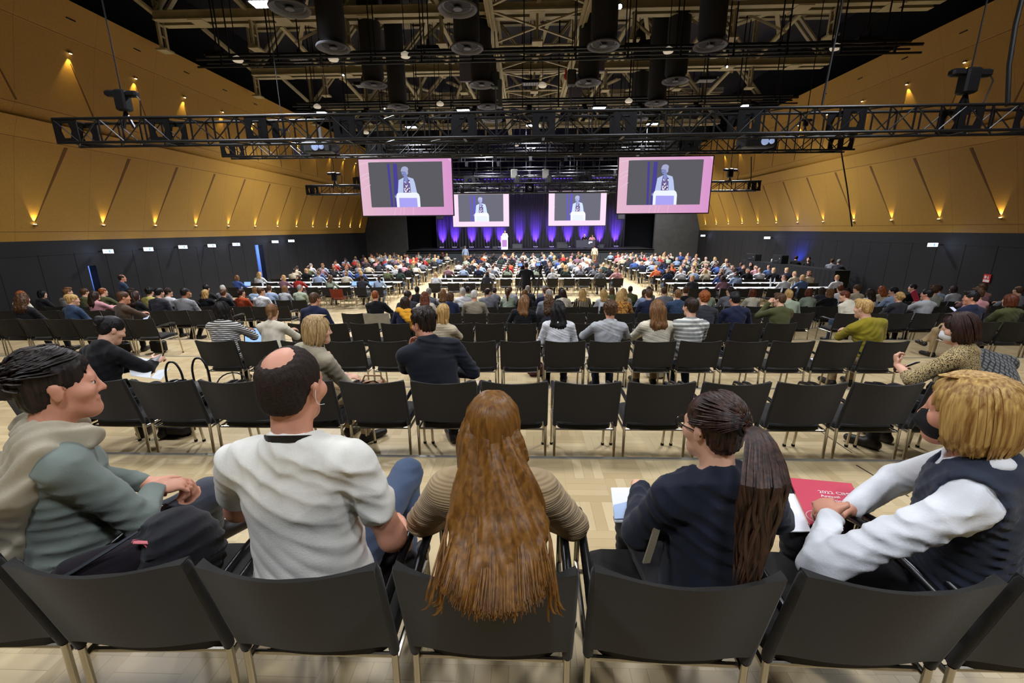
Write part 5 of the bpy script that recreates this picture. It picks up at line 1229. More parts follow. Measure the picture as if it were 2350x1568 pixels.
def exit_sign(px, py, side, n):
    X = XL+.38 if side == 'left' else XR-.38
    p = at_x(px, py, X); o = empty('exit_sign', p); tag(o, 'lit exit sign with arrow and running figure on the %s wall, %s from the back' % (side, ORD[n]), 'exit sign', 'exit signs on the %s wall' % side)
    link('sign_box', bx, o); f_ = link('lit_face', face, o); link('pictogram', PICT, f_); b_ = link('bracket', brk, o)
    if side == 'right': b_.rotation_euler = (0, 0, PI)
    l = bpy.data.lights.new('sign_glow', 'POINT'); l.energy = 5.0; l.color = (.45, .6, 1); l.shadow_soft_size = .05; lo = bpy.data.objects.new('sign_glow', l); COL.objects.link(lo); lo.parent = o; lo.location = (0, -.16, 0)
for n, (x, y) in enumerate(((250, 577), (342, 572), (421, 567), (487, 564), (543, 561), (632, 555), (669, 553))): exit_sign(x, y, 'left', n)
for n, (x, y) in enumerate(((2139, 562), (1760, 546), (1613, 541))): exit_sign(x, y, 'right', n)
# fire equipment sign
p = at_x(2265, 639, XR-.02); o = empty('fire_sign', p, -PI/2); tag(o, 'red and white fire alarm sign on the dark right wall', 'sign')
MB().box((0, 0, 0), (.23, .02, .27)).build('plate', mat('sign_red', (196, 44, 40), .5), o, smooth=False)
mb = MB()
for pts in ([(-.16, -.02), (-.05, -.02), (-.05, .18), (-.16, .18)], [(.04, -.02), (.14, -.02), (.14, .06), (.11, .06), (.11, .19), (.07, .19), (.07, .06), (.04, .06)], [(-.2, -.24), (.2, -.24), (.2, -.08), (-.2, -.08)], [(-.02, .02), (.01, .02), (.01, .14), (-.02, .14)]): mb.add([Vector((x, -.013, z)) for x, z in pts], [(0, 1, 2, 3) if len(pts) == 4 else tuple(range(8))])
mb.v = [(x*.5, y, z*.5) for x, y, z in mb.v]; mb.build('white_symbols', mat('sign_white', (235, 225, 222), .5), o, smooth=False)
# blue wash on the right wall, and the dark tech desk in front of it
LB = at_x(1835, 585, XR)
o = empty('blue_wash_lamp', (XR-.5, LB.y, 1.05)); tag(o, 'small lamp washing the right wall blue behind the control desk', 'lamp')
MB().lathe([(.001, -.08), (.08, -.08), (.09, .06), (.001, .07)], 14).build('body', M_METAL_BLACK, o); spot('blue_beam', (0, 0, .1), (.45, .2, .9), 420, 130, .9, (40, 70, 255), .05, o)
MB().box((0, 0, -.57), (.06, .06, 1.0)).build('stand', M_METAL_BLACK, o, smooth=False)
M_DRAPE = mat('black_draped_cloth', (13, 13, 15), .85)
a, b = at_y(1700, 640, 21.5), at_y(1918, 640, 17.9)
def draped(name, A, B, h, dep, lab, cat='desk'):
    A = Vector((A.x, A.y, 0)); B = Vector((B.x, B.y, 0)); L = (B-A).length; ang = math.atan2(B.y-A.y, B.x-A.x); o = empty(name, A, ang); tag(o, lab, cat)
    MB().box((L/2, dep/2, h-.02), (L, dep, .04)).build('top', M_DRAPE, o, smooth=False)
    mb = MB(); n = int(L*12); V = []
    for i in range(n+1): V += [Vector((L*i/n, -.02+.03*math.sin(i*1.9), 0)), Vector((L*i/n, 0, h))]
    mb.add(V, [(2*i, 2*i+2, 2*i+3, 2*i+1) for i in range(n)])
    for x in (0, L): mb.add([Vector((x, 0, 0)), Vector((x, dep, 0)), Vector((x, dep, h)), Vector((x, 0, h))], [(0, 1, 2, 3)])
    mb.build('skirt', M_DRAPE, o); return o, L
CD0, CD1 = at_y(1697, 612, 27.0), at_y(1918, 620, 19.8)
dk, dL = draped('control_desk', CD0, CD1, 1.25, .7, 'long control desk with black cloth skirt before the right wall')
def on_desk(t, dy=.35): 
    d = (Vector((CD1.x, CD1.y, 0))-Vector((CD0.x, CD0.y, 0))); n = Vector((-d.y, d.x, 0)).normalized(); return Vector((CD0.x, CD0.y, 0))+d*t+n*dy
for k, (t, w_, h_) in enumerate(((.10, .9, .38), (.42, .75, .45))):
    p = on_desk(t); o = empty('equipment_rack', (p.x, p.y, 1.25), dk.rotation_euler.z); tag(o, 'black equipment case on the control desk, %s' % ('at its far end' if k == 0 else 'near its middle'), 'equipment')
    MB().bbox((0, 0, h_/2), (w_, .4, h_), .02).build('case', M_BLACK, o); MB().box((w_*.3, -.205, h_*.6), (.05, .01, .05)).build('indicator', emit_mat('dim_indicator', (200, 210, 230), .5), o, smooth=False); MB().box((0, -.22, h_*.3), (.3, .03, .03)).build('handle', M_STEEL, o, smooth=False)
PS = Pose(lean=6, arms='table'); OP = figure_meshes('operator', PS, 'short', h=.02)
for k, (px, hr, c) in enumerate(((1752, 'black', 'white'), (1800, 'dark brown', 'black'), (1828, 'black', 'black'), (1874, 'brown', 'grey'), (1886, 'grey', 'charcoal'))):
    t = (px-1697)/221; p = on_desk(min(.97, max(.03, t)), .98)
    person((p.x, p.y, .0+.36), dk.rotation_euler.z+PI*(1 if k == 2 else 0)+.5, OP, 0, hr, clo(c), 'dark', 'technician in %s behind the control desk, %s from its far end' % (c, ORD[k]), 'technicians behind the control desk', legs=True)
    q = empty('desk_stool', (p.x, p.y, 0)); tag(q, 'stool of the %s technician behind the control desk' % ORD[k], 'stool', 'stools behind the control desk'); MB().lathe([(.001, .76), (.19, .76), (.19, .80), (.001, .81)], 14).build('seat', M_BLACK, q); MB().lathe([(.2, 0), (.2, .02), (.025, .05), (.025, .77)], 12).build('pedestal', M_STEEL, q)

# lectern, speaker, panel, monitors
lp = at_y(1158, 572, 41.4); lp.z = SZ
o = empty('lectern', lp); tag(o, 'tall white glowing lectern with violet front at the stage edge', 'lectern')
M_LECT = emit_mat('lectern_white', (250, 248, 255), 1.15)
MB().bbox((0, 0, .57), (.62, .34, 1.14), .03).build('body', M_LECT, o); mb = MB().box((0, -.172, .55), (.44, .012, .62)); mb.build('front_print', emit_mat('lectern_violet', (205, 150, 225), 1.0), o, smooth=False)
MB().box((0, .02, 1.17), (.66, .42, .04), Matrix.Rotation(.18, 3, 'X')).build('reading_top', mat('lectern_top', (240, 240, 245), .4), o, smooth=False)
MB().tube([(.12, .02, 1.18), (.12, -.02, 1.36), (.10, .05, 1.42)], .008, 6).build('gooseneck_microphone', M_BLACK, o)
PSP = Pose(lean=4, yaw=30, arms=((.26, .12, 1.12), (.2, .3, 1.14)), armL=((-.28, .05, 1.13), (-.24, .28, 1.14)), armR=((.28, .05, 1.13), (.24, .28, 1.14)), stand=True)
person((lp.x+.02, lp.y+.52, SZ), PI, figure_meshes('speaker', PSP, 'crop', h=.02, collar=True), 0, 'grey', clo('white'), 'dark', 'speaker with short grey hair in a white jacket standing behind the lectern', topname='jacket')
pa, pb = at_y(1322, 572, 42.4), at_y(1365, 572, 42.4)
o = empty('panel_table', ((pa.x+pb.x)/2, 42.4, SZ)); tag(o, 'panel table on the stage with a draped grey cloth', 'table'); L = pb.x-pa.x
MB().box((0, .3, .73), (L, .7, .03)).build('tabletop', mat('panel_cloth', (70, 68, 80), .8), o, smooth=False)
mb = MB(); V = []; n = 40
for i in range(n+1): x = -L/2+L*i/n; V += [Vector((x, -.06-.03*math.cos(i*.6)-.02, .02+.05*abs(math.sin(i*.24)))), Vector((x, -.05, .745))]
mb.add(V, [(2*i, 2*i+2, 2*i+3, 2*i+1) for i in range(n)]); mb.build('cloth_front', mat('panel_cloth', (70, 68, 80), .8), o)
mb = MB().box((.45, -.11, .58), (.34, .01, .12)); mb.box((.32, -.11, .48), (.14, .01, .12)); mb.build('white_mark', M_PAPER, o, smooth=False)
PN = Pose(lean=4, arms='table', yaw=20); PN2 = Pose(lean=10, arms='table', yaw=35, s_=.95)
for k, (px, ps_, st, hr, c) in enumerate(((1341, PN, 'crop', 'white', 'black'), (1358, PN2, 'longbob', 'brown', 'pink'))):
    x = at_y(px, 560, 43.1).x; q = chair_far((x, 43.15, SZ), PI, 'black chair behind the panel table on the stage, %s' % ('left one' if k == 0 else 'right one'), 'chairs on the stage')
    person((x, 43.1, SZ), PI, figure_meshes('panel%d' % k, ps_, st, h=.022), 0, hr, clo(c), 'dark', ['panellist with white hair in a dark suit seated at the stage table', 'panellist with brown hair in a pink top seated at the stage table'][k], topname='jacket')
for k, (px, w_, h_, wedge, lab) in enumerate(((1187, .9, .5, 0, 'grey confidence monitor on the stage just right of the lectern'), (1291, 1.1, .62, 1, 'black wedge loudspeaker on the stage left of the panel table'), (1060, .42, .26, 0, 'small black floor speaker near the left stage edge'), (1136, .42, .3, 0, 'small black floor speaker just left of the lectern'), (1380, .44, .42, 0, 'small black floor speaker right of the panel table'))):
    p = at_y(px, 573, 40.9); p.z = SZ; o = empty('stage_monitor', p); tag(o, lab, 'monitor')
    mb = MB(); x, d, h_ = w_/2, .4, h_
    mb.loft([[Vector((s_*x, 0, 0)), Vector((s_*x, d, 0)), Vector((s_*x, d, h_)), Vector((s_*x*(1 if not wedge or s_ < 0 else .6), .12, h_))] for s_ in (-1, 1)]); mb.build('cabinet', mat('monitor_black', (34, 35, 38), .6), o, smooth=False)
    MB().box((0, .02, h_*.45), (w_*.8, .02, h_*.6), Matrix.Rotation(-.25, 3, 'X')).build('grille', mat('grille_grey', (52, 53, 58), .7), o, smooth=False)
# side loudspeakers of the stage opening
for px, lab in ((1009, 'left'), (1425, 'right')):
    p = at_y(px, 492, 40.6); o = MB().bbox((0, 0, 0), (.6, .6, .9), .05).build('hanging_loudspeaker', mat('speaker_grey', (56, 58, 62), .6), None, p); tag(o, 'hanging grey loudspeaker at the %s of the stage opening' % lab, 'loudspeaker')
    MB().tube([(0, 0, .4), (0, 0, 8.6)], .02, 6).build('hanging_wire', M_CABLE, o)

# standing people: at the stage front, by the left wall, and the camera operator
PST = Pose(lean=3, arms='down', stand=True); STD = figure_meshes('stander', PST, 'short', h=.018); STB = figure_meshes('stander', PST, 'bald', h=.018)
x = at_y(1068, 590, 38.9).x; person((x, 38.9, 0), 0, STD, 1, 'grey', clo('light blue'), 'khaki', 'person in a light blue shirt standing before the stage, left', topname='shirt')
x = at_y(1364, 590, 38.9).x; person((x, 38.9, 0), 0, STB, 1, 'dark brown', clo('cream'), 'khaki', 'person in a cream shirt standing before the stage, right', topname='shirt')
q = at_x(279, 640, XL+.75); PWL = Pose(lean=0, arms=((.2, .2, 1.2), (.05, .28, 1.2)), armL=((-.24, .08, 1.12), (.08, .24, 1.12)), armR=((.24, .08, 1.12), (-.08, .24, 1.14)), stand=True, yaw=-20)
person((q.x, q.y, tier_z(5) if q.y < edge_y(5) else 0), -.5, figure_meshes('wallman', PWL, 'bald', h=.013), 1, 'dark brown', clo('dark denim'), 'dark', 'person in a dark denim jacket standing by the left wall, arms crossed', topname='jacket')
cp = at_y(1208, 640, 17.2); CZ = .10
PCM = Pose(lean=2, stand=True, s_=1.03, w=1.08, armL=((-.30, .12, 1.22), (-.16, .36, 1.34)), armR=((.30, .06, 1.16), (.20, .26, 1.06)))
o = MB().box((cp.x+.35, cp.y+.3, CZ/2), (2.6, 1.6, CZ)).build('camera_riser', M_BLACK, smooth=False); tag(o, 'low black riser under the camera operator', 'riser')
person((cp.x, cp.y, CZ), 0, figure_meshes('camman', PCM, 'crop', h=.012), 1, 'dark brown', clo('black'), 'dark', 'camera operator dressed in black standing in the middle aisle', topname='shirt')
def tripod_cam(px, dy, lab, lab2, hgt):
    p = at_y(px, 640, cp.y+dy); p.z = CZ; o = empty('tripod', p); tag(o, lab, 'tripod')
    for a in (90, 210, 330):
        a = math.radians(a+15); MB().tube([(0, 0, hgt-.1), (math.cos(a)*.28, math.sin(a)*.28, hgt*.5), (math.cos(a)*.55, math.sin(a)*.55, 0)], [.02, .022, .016], 8).build('leg', M_METAL_BLACK, o)
    MB().lathe([(.06, hgt-.16), (.07, hgt-.1), (.05, hgt), (.001, hgt)], 14).build('head', M_METAL_BLACK, o); MB().tube([(0, 0, hgt-.05), (.1, -.5, hgt-.22)], .012, 6).build('pan_bar', M_METAL_BLACK, o)
    c = empty('video_camera', p+Vector((0, 0, hgt))); tag(c, lab2, 'video camera')
    MB().bbox((0, 0, .12), (.16, .42, .22), .02).build('body', M_METAL_BLACK, c); MB().tube([(0, .2, .12), (0, .45, .12)], [.06, .075], 14).build('lens', M_BLACK, c)
    MB().bbox((-.10, -.22, .24), (.20, .04, .14), .01).build('viewfinder', M_METAL_BLACK, c); MB().box((-.10, -.243, .24), (.16, .004, .10)).build('viewfinder_screen', emit_mat('viewfinder_blue', (120, 150, 255), 1.6), c, smooth=False); MB().tube([(0, -.12, .24), (0, -.08, .30), (0, .1, .30), (0, .14, .24)], .014, 8).build('handle', M_METAL_BLACK, c)
tripod_cam(1200, .62, 'tripod behind the camera operator carrying a video camera', 'video camera in front of the camera operator', 1.42)
tripod_cam(1240, .75, 'tripod right of the camera operator carrying a second camera', 'video camera on the tripod right of the operator', 1.42)

# laptops, bottles, papers on the tables
M_SCRN = emit_mat('laptop_screen', (150, 190, 255), 1.3)
lb = MB().bbox((0, 0, .01), (.32, .22, .018), .004).mesh('keyboard_base', mat('laptop_grey', (60, 62, 66), .4, .4)); ll = MB().bbox((0, 0, .11), (.32, .01, .21), .004).mesh('lid', mat('laptop_grey', (60, 62, 66), .4, .4)); ls = MB().box((0, -.007, .11), (.29, .004, .18)).mesh('display', M_SCRN, False)
def laptop(p, rz, lab, parts=True, open_=True):
    o = empty('laptop', p, rz); tag(o, lab, 'laptop', None); link('keyboard_base', lb, o); l = link('lid', ll, o, (0, .11, .012)); l.rotation_euler = (-.28, 0, 0); link('display', ls, l); return o
for k, (px, py, lab) in enumerate(((818, 656, 'left table rows, beside the woman in black near the aisle'), (862, 654, 'left table rows, nearest the middle aisle'), (572, 657, 'front left table row near the wall'), (1524, 637, 'right table rows near the aisle'), (842, 624, 'left table rows farther forward'), (916, 597, 'farthest left table rows'))):
    p = at_z(px, py, .745); best = min(TROWS.items(), key=lambda t: abs(t[1][0]+.25-p.y) + (0 if t[0][0] == ('R' if px > 1400 else 'L') else 50)); laptop((p.x, best[1][0]+.22, .741), 0, 'open laptop with bright screen, '+lab)
bt = MB().lathe([(.001, 0), (.03, 0), (.032, .02), (.032, .13), (.014, .17), (.012, .20), (.001, .20)], 12).mesh('bottle', mat('clear_bottle', (205, 214, 222), .1, spec=.6)); cpm = MB().lathe([(.013, .195), (.013, .215), (.001, .215)], 10).mesh('cap', M_WHITE)
pp = MB().box((0, 0, .002), (.21, .297, .004)).mesh('paper_stack', M_PAPER, False)
rng = random.Random(5); nb = npp = 0
for (blk, r), (y, x0, x1) in sorted(TROWS.items(), key=lambda t: t[1][0]):
    if r > 5: continue
    for _ in range(2 if r < 4 else 1):
        o = link('water_bottle', bt, None, (rng.uniform(x0+.2, x1-.2), y+rng.uniform(.3, .42), .741)); link('cap', cpm, o); tag(o, 'clear water bottle on the %s table row of the %s, %s' % (ORD[r], BLKW[blk], 'left one' if _ == 0 else 'right one'), 'bottle', 'water bottles on the tables')
    for _ in range(2): 
        o = link('paper_stack', pp, None, (rng.uniform(x0+.3, x1-.3), y+rng.uniform(.16, .2), .741), rng.uniform(-.3, .3)); tag(o, 'sheet of white paper on the %s table row of the %s, %s' % (ORD[r], BLKW[blk], 'first' if _ == 0 else 'second'), 'paper', 'papers on the tables')
# ================================================================ THE NEAREST PEOPLE
def locks(name, paths, r, m, parent, inv=None, flat=.55, n=6, tip=.12):
    """hair locks: tapered strands along the given paths"""
    mb = MB()
    for pts, k in paths:
        q = len(pts); rr = [r*k*(.55 if i == 0 else 1.0 if i < q-2 else .75 if i == q-2 else tip) for i in range(q)]
        mb.tube([tuple(p) for p in pts], rr, n, flat=flat)
    o = mb.build(name, m, parent); return o
def spline(pts, n=9):
    """Catmull-Rom through the points"""
    P = [np.array(p, float) for p in pts]; P = [2*P[0]-P[1]]+P+[2*P[-1]-P[-2]]; out = []; segs = len(P)-3
    for i in range(n):
        t = i/(n-1)*segs; k = min(int(t), segs-1); u = t-k; a, b, c, d = P[k:k+4]
        out.append(.5*((2*b)+(-a+c)*u+(2*a-5*b+4*c-d)*u*u+(-a+3*b-3*c+d)*u**3))
    return out
class Hero:
    def __init__(s, row, x, dy, rz, label, skin, group=None):
        s.lst, cy, z = SEATS[row]; s.loc = Vector((x, cy+dy, z)); s.rz = rz; s.R = np.array(Matrix.Rotation(rz, 3, 'Z')); s.label = label; s.skin = skin; s.group = group
    def L(s, *w):
        w = np.array(w[0] if len(w) == 1 else w, float); return s.R.T @ (w-np.array(s.loc))
    def dirL(s, *d): return s.R.T @ np.array(d, float)
    def pxL(s, px, py, Y): return s.L(np.array(at_y(px, py, Y)))
    def W(s, v): return np.array(s.loc)+s.R @ np.array(v)
    def build(s, p, h=.007, body_extra=(), legs=True):
        s.p = p; B = headp(p)+neckp(p)+[(q[0], q[1], 0, -.014) for q in torso(p)]
        for q in (-1, 1): B += armp(p, q)+hand(p, q)+legp(p, q)+footp(p, q)
        o = link('person', sdf(B, h, [SKIN[s.skin]], 'person', subs=face_cut(p)), None, s.loc, s.rz); tag(o, s.label, 'person', s.group); s.o = o
        e = MB()
        return o
    def eyes(s):
        mb = [q for q in eyes(s.p)]; link('eyes', sdf(mb, .0035, [M_EYE], 'eyes'), s.o); link('irises', sdf(iris(s.p), .0022, [mat('iris_brown', (44, 28, 18), .2)], 'irises'), s.o)
    def cloth(s, name, prims, m, h=.007, off=.011, subs=(), wr=.006, seed=1, f=1.0, cuts=()):
        me = sdf(prims, h, [m], name, off=off, subs=subs, bumpf=folds(wr, seed, f), cuts=cuts); return link(name, me, s.o)
    def trousers(s, m, h=.010, shoes=True):
        p = s.p; L = [(EL(p.P+V3(0, 0, -.03), V3(.178, .135, .11)), .05)]+[x for q in (-1, 1) for x in legp(p, q)]
        s.cloth('trousers', L, m, h, .010, wr=.007, seed=9)
        for q in (-1, 1): link('shoe', sdf(footp(p, q), h, [M_SHOE], 'shoe', off=.006), s.o)
    def hairbase(s, style, m, h=.006):
        c, b, g = hair_prims(s.p, style); return link('hair', sdf(c, h, [m], 'hair', subs=b, bumpf=g), s.o)
    def neckhole(s, r=.060, dz=0): p = s.p; return [(RC(p.neck+V3(0, 0, -.005+dz)+p.B @ V3(0, .03, 0), p.neck+p.B @ V3(0, .03, .2), r*p.s), .01)]
    def scalp(s, th, el, out=1.0):
        """point on the head: th 0 = back, + = right; el in degrees above the ear line"""
        t, e = math.radians(th), math.radians(el); c = math.cos(e); return s.p.hd(.086*out*math.sin(t)*c, -.018-.107*out*math.cos(t)*c, .034+.097*out*math.sin(e))
def T_(p, sleeve=1.0, L=True): return torso(p)+[x for q in (-1, 1) for x in armp(p, q, sleeve)]

# ---- back row, first person: grey-green shirt, beige scarf over the shoulders, dark hair in a bun, looking right
h1 = Hero((0, 'M'), -1.60, .02, -.45, 'person in a grey-green shirt with beige scarf and dark bun, looking right', 1)
hp = at_y(392, 1120, 1.60); hw = h1.L(np.array(hp))
p1 = Pose(lean=5, side=-2, twist=-8, yaw=-20, nod=2, s_=1.06, w=1.0, fat=1.05, legs='cross', armR=(h1.pxL(318, 1190, 1.30), h1.pxL(352, 1122, 1.50), h1.dirL(.75, .6, -.12), h1.dirL(0, .2, -1), 30), armL=((-.27, .10, .76), h1.pxL(338, 1110, 1.58), h1.dirL(.9, .35, -.05), h1.dirL(.2, 0, -1), 24))
h1.build(p1, .0062); h1.eyes()
h1.cloth('shirt', T_(p1, .93), cloth('sage_shirt', (118, 128, 120)), .007, .013, h1.neckhole(.062), .008, 4)
h1.trousers(cloth('trouser_slate', (70, 74, 82)))
HD = hairmat('hair_near_black', (48, 36, 28), (14, 10, 9), .35); h1.hairbase('bun', HD)
pth = []
rng = random.Random(1)
for i in range(240):
    th = rng.uniform(-158, 158); e0 = rng.uniform(38, 86) if abs(th) > 105 else rng.uniform(10, 80) if abs(th) > 60 else rng.uniform(-20, 80)
    a = h1.scalp(th, e0, 1.0); b = h1.scalp(th*.55, e0*.62, 1.035); c = p1.hd(rng.uniform(-.02, .02), -.108, .012+rng.uniform(-.02, .02)); pth.append((spline([a, h1.scalp(th*.8, e0*.85, 1.03), b, c], 7), 1.0))
locks('hair_strands', pth, .006, HD, h1.o)
B1 = p1.B
def scarf(H, pts, r, m, name='scarf', h=.007, flat=None, k=.03, wr=.006, f=1.6):
    pr = [(RC(pts[i], pts[i+1], r[i], r[i+1]), k) for i in range(len(pts)-1)]; return H.cloth(name, pr, m, h, 0, wr=wr, seed=7, f=f)
M_SCARF = cloth('beige_wool', (186, 176, 152), 'knit', scale=190)
u = p1.up
sc = [(RC(u(-.10, -.03, .50), u(.09, -.035, .50), .060, .060), .03), (RC(u(.09, -.03, .50), u(.10, .05, .49), .055, .05), .03), (RC(u(-.10, -.03, .50), u(-.10, .05, .49), .055, .05), .03)]
for dx, r in ((0, .055), (.06, .05), (-.06, .05)):
    sc += [(RC(u(.07+dx, -.055, .49), u(.03+dx*1.3, -.115, .36), r, r), .025), (RC(u(.03+dx*1.3, -.115, .36), u(-.07+dx*1.4, -.130, .16), r*.95, r*.8), .025), (RC(u(-.07+dx*1.4, -.130, .16), u(-.15+dx*1.2, -.125, .02), r*.8, r*.5), .025)]
def ridges(X, Y, Z):
    d = p1.B @ V3(.80, 0, -.60); t = (X-p1.P[0])*d[0]+(Y-p1.P[1])*d[1]+(Z-p1.P[2])*d[2]; return .007*np.sin(120*t+1.5*np.sin(6*Z))+folds(.004, 3, 1.3)(X, Y, Z)
link('scarf', sdf(sc, .0065, [M_SCARF], 'scarf', bumpf=ridges), h1.o)
mb = MB().box((0, 0, 0), (.075, .004, .10)).build('name_badge', M_PAPER, h1.o, tuple(h1.pxL(200, 1180, 1.36)), .3, False)

# ---- second person: bald crown, white T-shirt, black lanyard
h2 = Hero((0, 'M'), -.745, .0, .02, 'person with a bald crown in a white T-shirt and black lanyard', 1)
p2 = Pose(lean=1, side=0, twist=0, yaw=-10, nod=4, s_=1.09, w=.97, fat=1.06, armR=((.285, -.06, .72), (.27, .12, .56), (0, .8, -.6), (-1, 0, -.2), 35), armL=((-.30, .04, .76), (-.13, .24, .66)))
kn = h2.pxL(935, 1085, 1.86); p2.leg[1] = (p2.leg[1][0], kn, h2.pxL(930, 1300, 1.62)); p2.leg[-1] = (p2.leg[-1][0], V3(-.14, .38, .52), V3(-.13, .40, .09))
h2.build(p2, .0062)
sl = [x for q in (-1, 1) for x in armp(p2, q, .45)]
sl = []
for q in (-1, 1):
    a, e = p2.arm[q][0], p2.arm[q][1]; b = a+(e-a)*.58; sl.append((RC(a, b, .056, .055), .025))
cuts = []
ts = sdf(torso(p2)+sl, .0062, [cloth('white_tee', (226, 224, 214), rough=.9)], 't_shirt', off=.013, subs=h2.neckhole(.066, -.004),
         bumpf=lambda X, Y, Z: folds(.007, 12, .9)(X, Y, Z)-.006*np.abs(np.sin(45*Z+6*np.sin(7*X)+3*X))*np.clip((.86-Z)*4, 0, 1), cuts=[(p2.P+V3(0, 0, -.09), (0, 0, -1))])
link('t_shirt', ts, h2.o)
h2.trousers(cloth('trouser_blue_denim', (70, 84, 108)))
HB = mat('hair_buzz', (44, 34, 28), .75, noise=.5, nscale=(240, 240, 240), spec=.2); 
c_, s_, g_ = hair_prims(p2, 'crop'); s_ = s_+[(p2.hel((0, -.080, .130), (.046, .048, .044)), .05)]
link('hair', sdf([(q[0], q[1]) for q in c_], .005, [HB], 'hair', subs=s_, bumpf=lambda X, Y, Z: .0016*np.sin(240*X)*np.sin(230*Y+80*Z)), h2.o)
u = p2.up; ly = [u(.070*math.sin(a), -.010-.070*math.cos(a), .538-.03*(1-math.cos(a))) for a in np.linspace(-2.2, 2.2, 11)]
MB().loft([[Vector(p_+V3(0, 0, dz)+n_*o_) for dz, o_ in ((-.011, .0), (.011, .0), (.011, .004), (-.011, .004))] for p_, n_ in [(q, (V3(q[0]-u(0, -.01, .48)[0], q[1]-u(0, -.01, .48)[1], 0)/np.linalg.norm(V3(q[0]-u(0, -.01, .48)[0], q[1]-u(0, -.01, .48)[1], 0)))) for q in spline(ly, 22)]]).build('lanyard', mat('black_ribbon', (14, 14, 16), .5), h2.o)
MB().tube(spline([p2.hd(.084, -.012, .012), p2.hd(.086, -.022, -.02), p2.hd(.078, .0, -.05), p2.hd(.066, .045, -.065)], 10), .0011, 6).build('mask_strap', M_PAPER, h2.o)

# ---- third person: very long straight ginger hair, beige ribbed cardigan
h3 = Hero((0, 'M'), -.105, -.02, 0, 'person with very long straight ginger hair in a beige ribbed cardigan', 0)
p3 = Pose(lean=1, yaw=0, nod=4, s_=.90, w=.93, fat=1.0, armL=((-.27, .05, .72), (-.08, .22, .66)), armR=((.27, .05, .72), (.08, .22, .66)))
h3.build(p3, .0075)
h3.cloth('cardigan', T_(p3, .97), cloth('ribbed_cardigan', (172, 148, 112), 'knit', scale=34), .007, .018, h3.neckhole(.062), .006, 5)
h3.trousers(cloth('trouser_dark2', (30, 30, 34)))
HG = hairmat('hair_copper', (136, 92, 36), (92, 58, 18), .30, flat=True)
c_, b_, g_ = hair_prims(p3, 'long')
base = []
for x in np.linspace(-1, 1, 9):
    top = p3.hd(x*.070, -.075-.02*(1-x*x), -.03); mid = V3(h3.L(at_y(1140, 1200, 1.0))[0]+x*.118, -.235-.045*(1-x*x), p3.H[2]-.20); low = V3(h3.L(at_y(1135, 1360, .93))[0]+x*.120, -.395-.02*(1-x*x), p3.H[2]-.30+.02*x*x)
    base += [(RC(top, mid, .030, .026), .03), (RC(mid, low, .026, .012), .02)]
link('hair', sdf([(q[0], q[1]) for q in c_[:3]]+base, .0065, [HG], 'hair', subs=b_, bumpf=g_), h3.o)
rng = random.Random(8); pth = []; cxl = h3.L(at_y(1136, 1360, .93))[0]
for i in range(950):
    ph = rng.uniform(-1, 1); lay = rng.uniform(0, .012); st = rng.random()
    th = ph*118; part = p3.hd(rng.uniform(-.003, .003), -.055+.10*st, .131-.022*abs(st-.5)); z1 = rng.uniform(15, 40)
    a = h3.scalp(th, 62, 1.03); b = h3.scalp(th*.97, 12, 1.075+lay); c = p3.hd(.092*math.sin(math.radians(th*.9)), -.022-.105*math.cos(math.radians(th*.9))-lay, -.075)
    xs = math.copysign(abs(ph)**.9, ph); j = rng.gauss(0, .010)
    d = V3(cxl+xs*.118+j*.4, -.235-.075*(1-ph*ph)-lay, p3.H[2]-.20); L_ = rng.gauss(.008, .010)+.05*ph*ph
    e = V3(cxl+xs*.138+j, -.385-.045*(1-ph*ph)-lay, p3.H[2]-.322+L_)
    pth.append((spline([part, a, b, c, d, e], 12), rng.uniform(.6, 1.2)))
for i in range(26):
    sd = rng.choice((-1, 1)); ph = sd*rng.uniform(.85, 1.0); e = V3(cxl+sd*rng.uniform(.13, .17), -.36-rng.uniform(0, .03), p3.H[2]-.32+rng.uniform(-.03, .04))
    pth.append((spline([h3.scalp(ph*110, 10, 1.08), p3.hd(sd*.095, -.03, -.08), V3(cxl+sd*.14, -.25, p3.H[2]-.19), e, e+V3(sd*rng.uniform(.0, .03), -.01, -.03)], 10), .6))
locks('hair_strands', pth, .0054, HG, h3.o, n=5, tip=.2)

# ---- fourth person: dark ponytail, navy top, glasses, narrow bag strap
h4 = Hero((0, 'M'), .615, -.02, .10, 'person with long dark brown ponytail and glasses in a navy top', 0)
p4 = Pose(lean=3, side=-3, twist=4, yaw=24, nod=5, s_=.905, w=.95, fat=1.05, armL=((-.225, .02, .73), (-.12, .30, .70)), armR=((.28, .05, .74), (.07, .25, .66)))
h4.build(p4, .0065); h4.eyes()
MN = cloth('navy_blouse', (28, 32, 46)); h4.cloth('blouse', T_(p4, .97), MN, .007, .020, h4.neckhole(.060), .010, 6, .7)
h4.trousers(cloth('trouser_dark2', (30, 30, 34)))
HP = hairmat('hair_chestnut', (74, 48, 34), (26, 15, 11), .32); h4.hairbase('tied', HP, .0065)
rng = random.Random(3); pth = []; tie = p4.hd(0, -.118, .035)
for i in range(170):
    th = rng.uniform(-130, 130); e0 = rng.uniform(-15, 85); pth.append((spline([h4.scalp(th, e0, 1.0), h4.scalp(th*.7, e0*.8+6, 1.035), h4.scalp(th*.3, e0*.5+8, 1.05), tie+rng.gauss(0, .008)], 7), .8))
tw = h4.L(np.array(at_y(1752, 1100, 1.03))); tm_ = h4.L(np.array(at_y(1735, 1230, 1.02))); te = h4.L(np.array(at_y(1712, 1345, .98)))
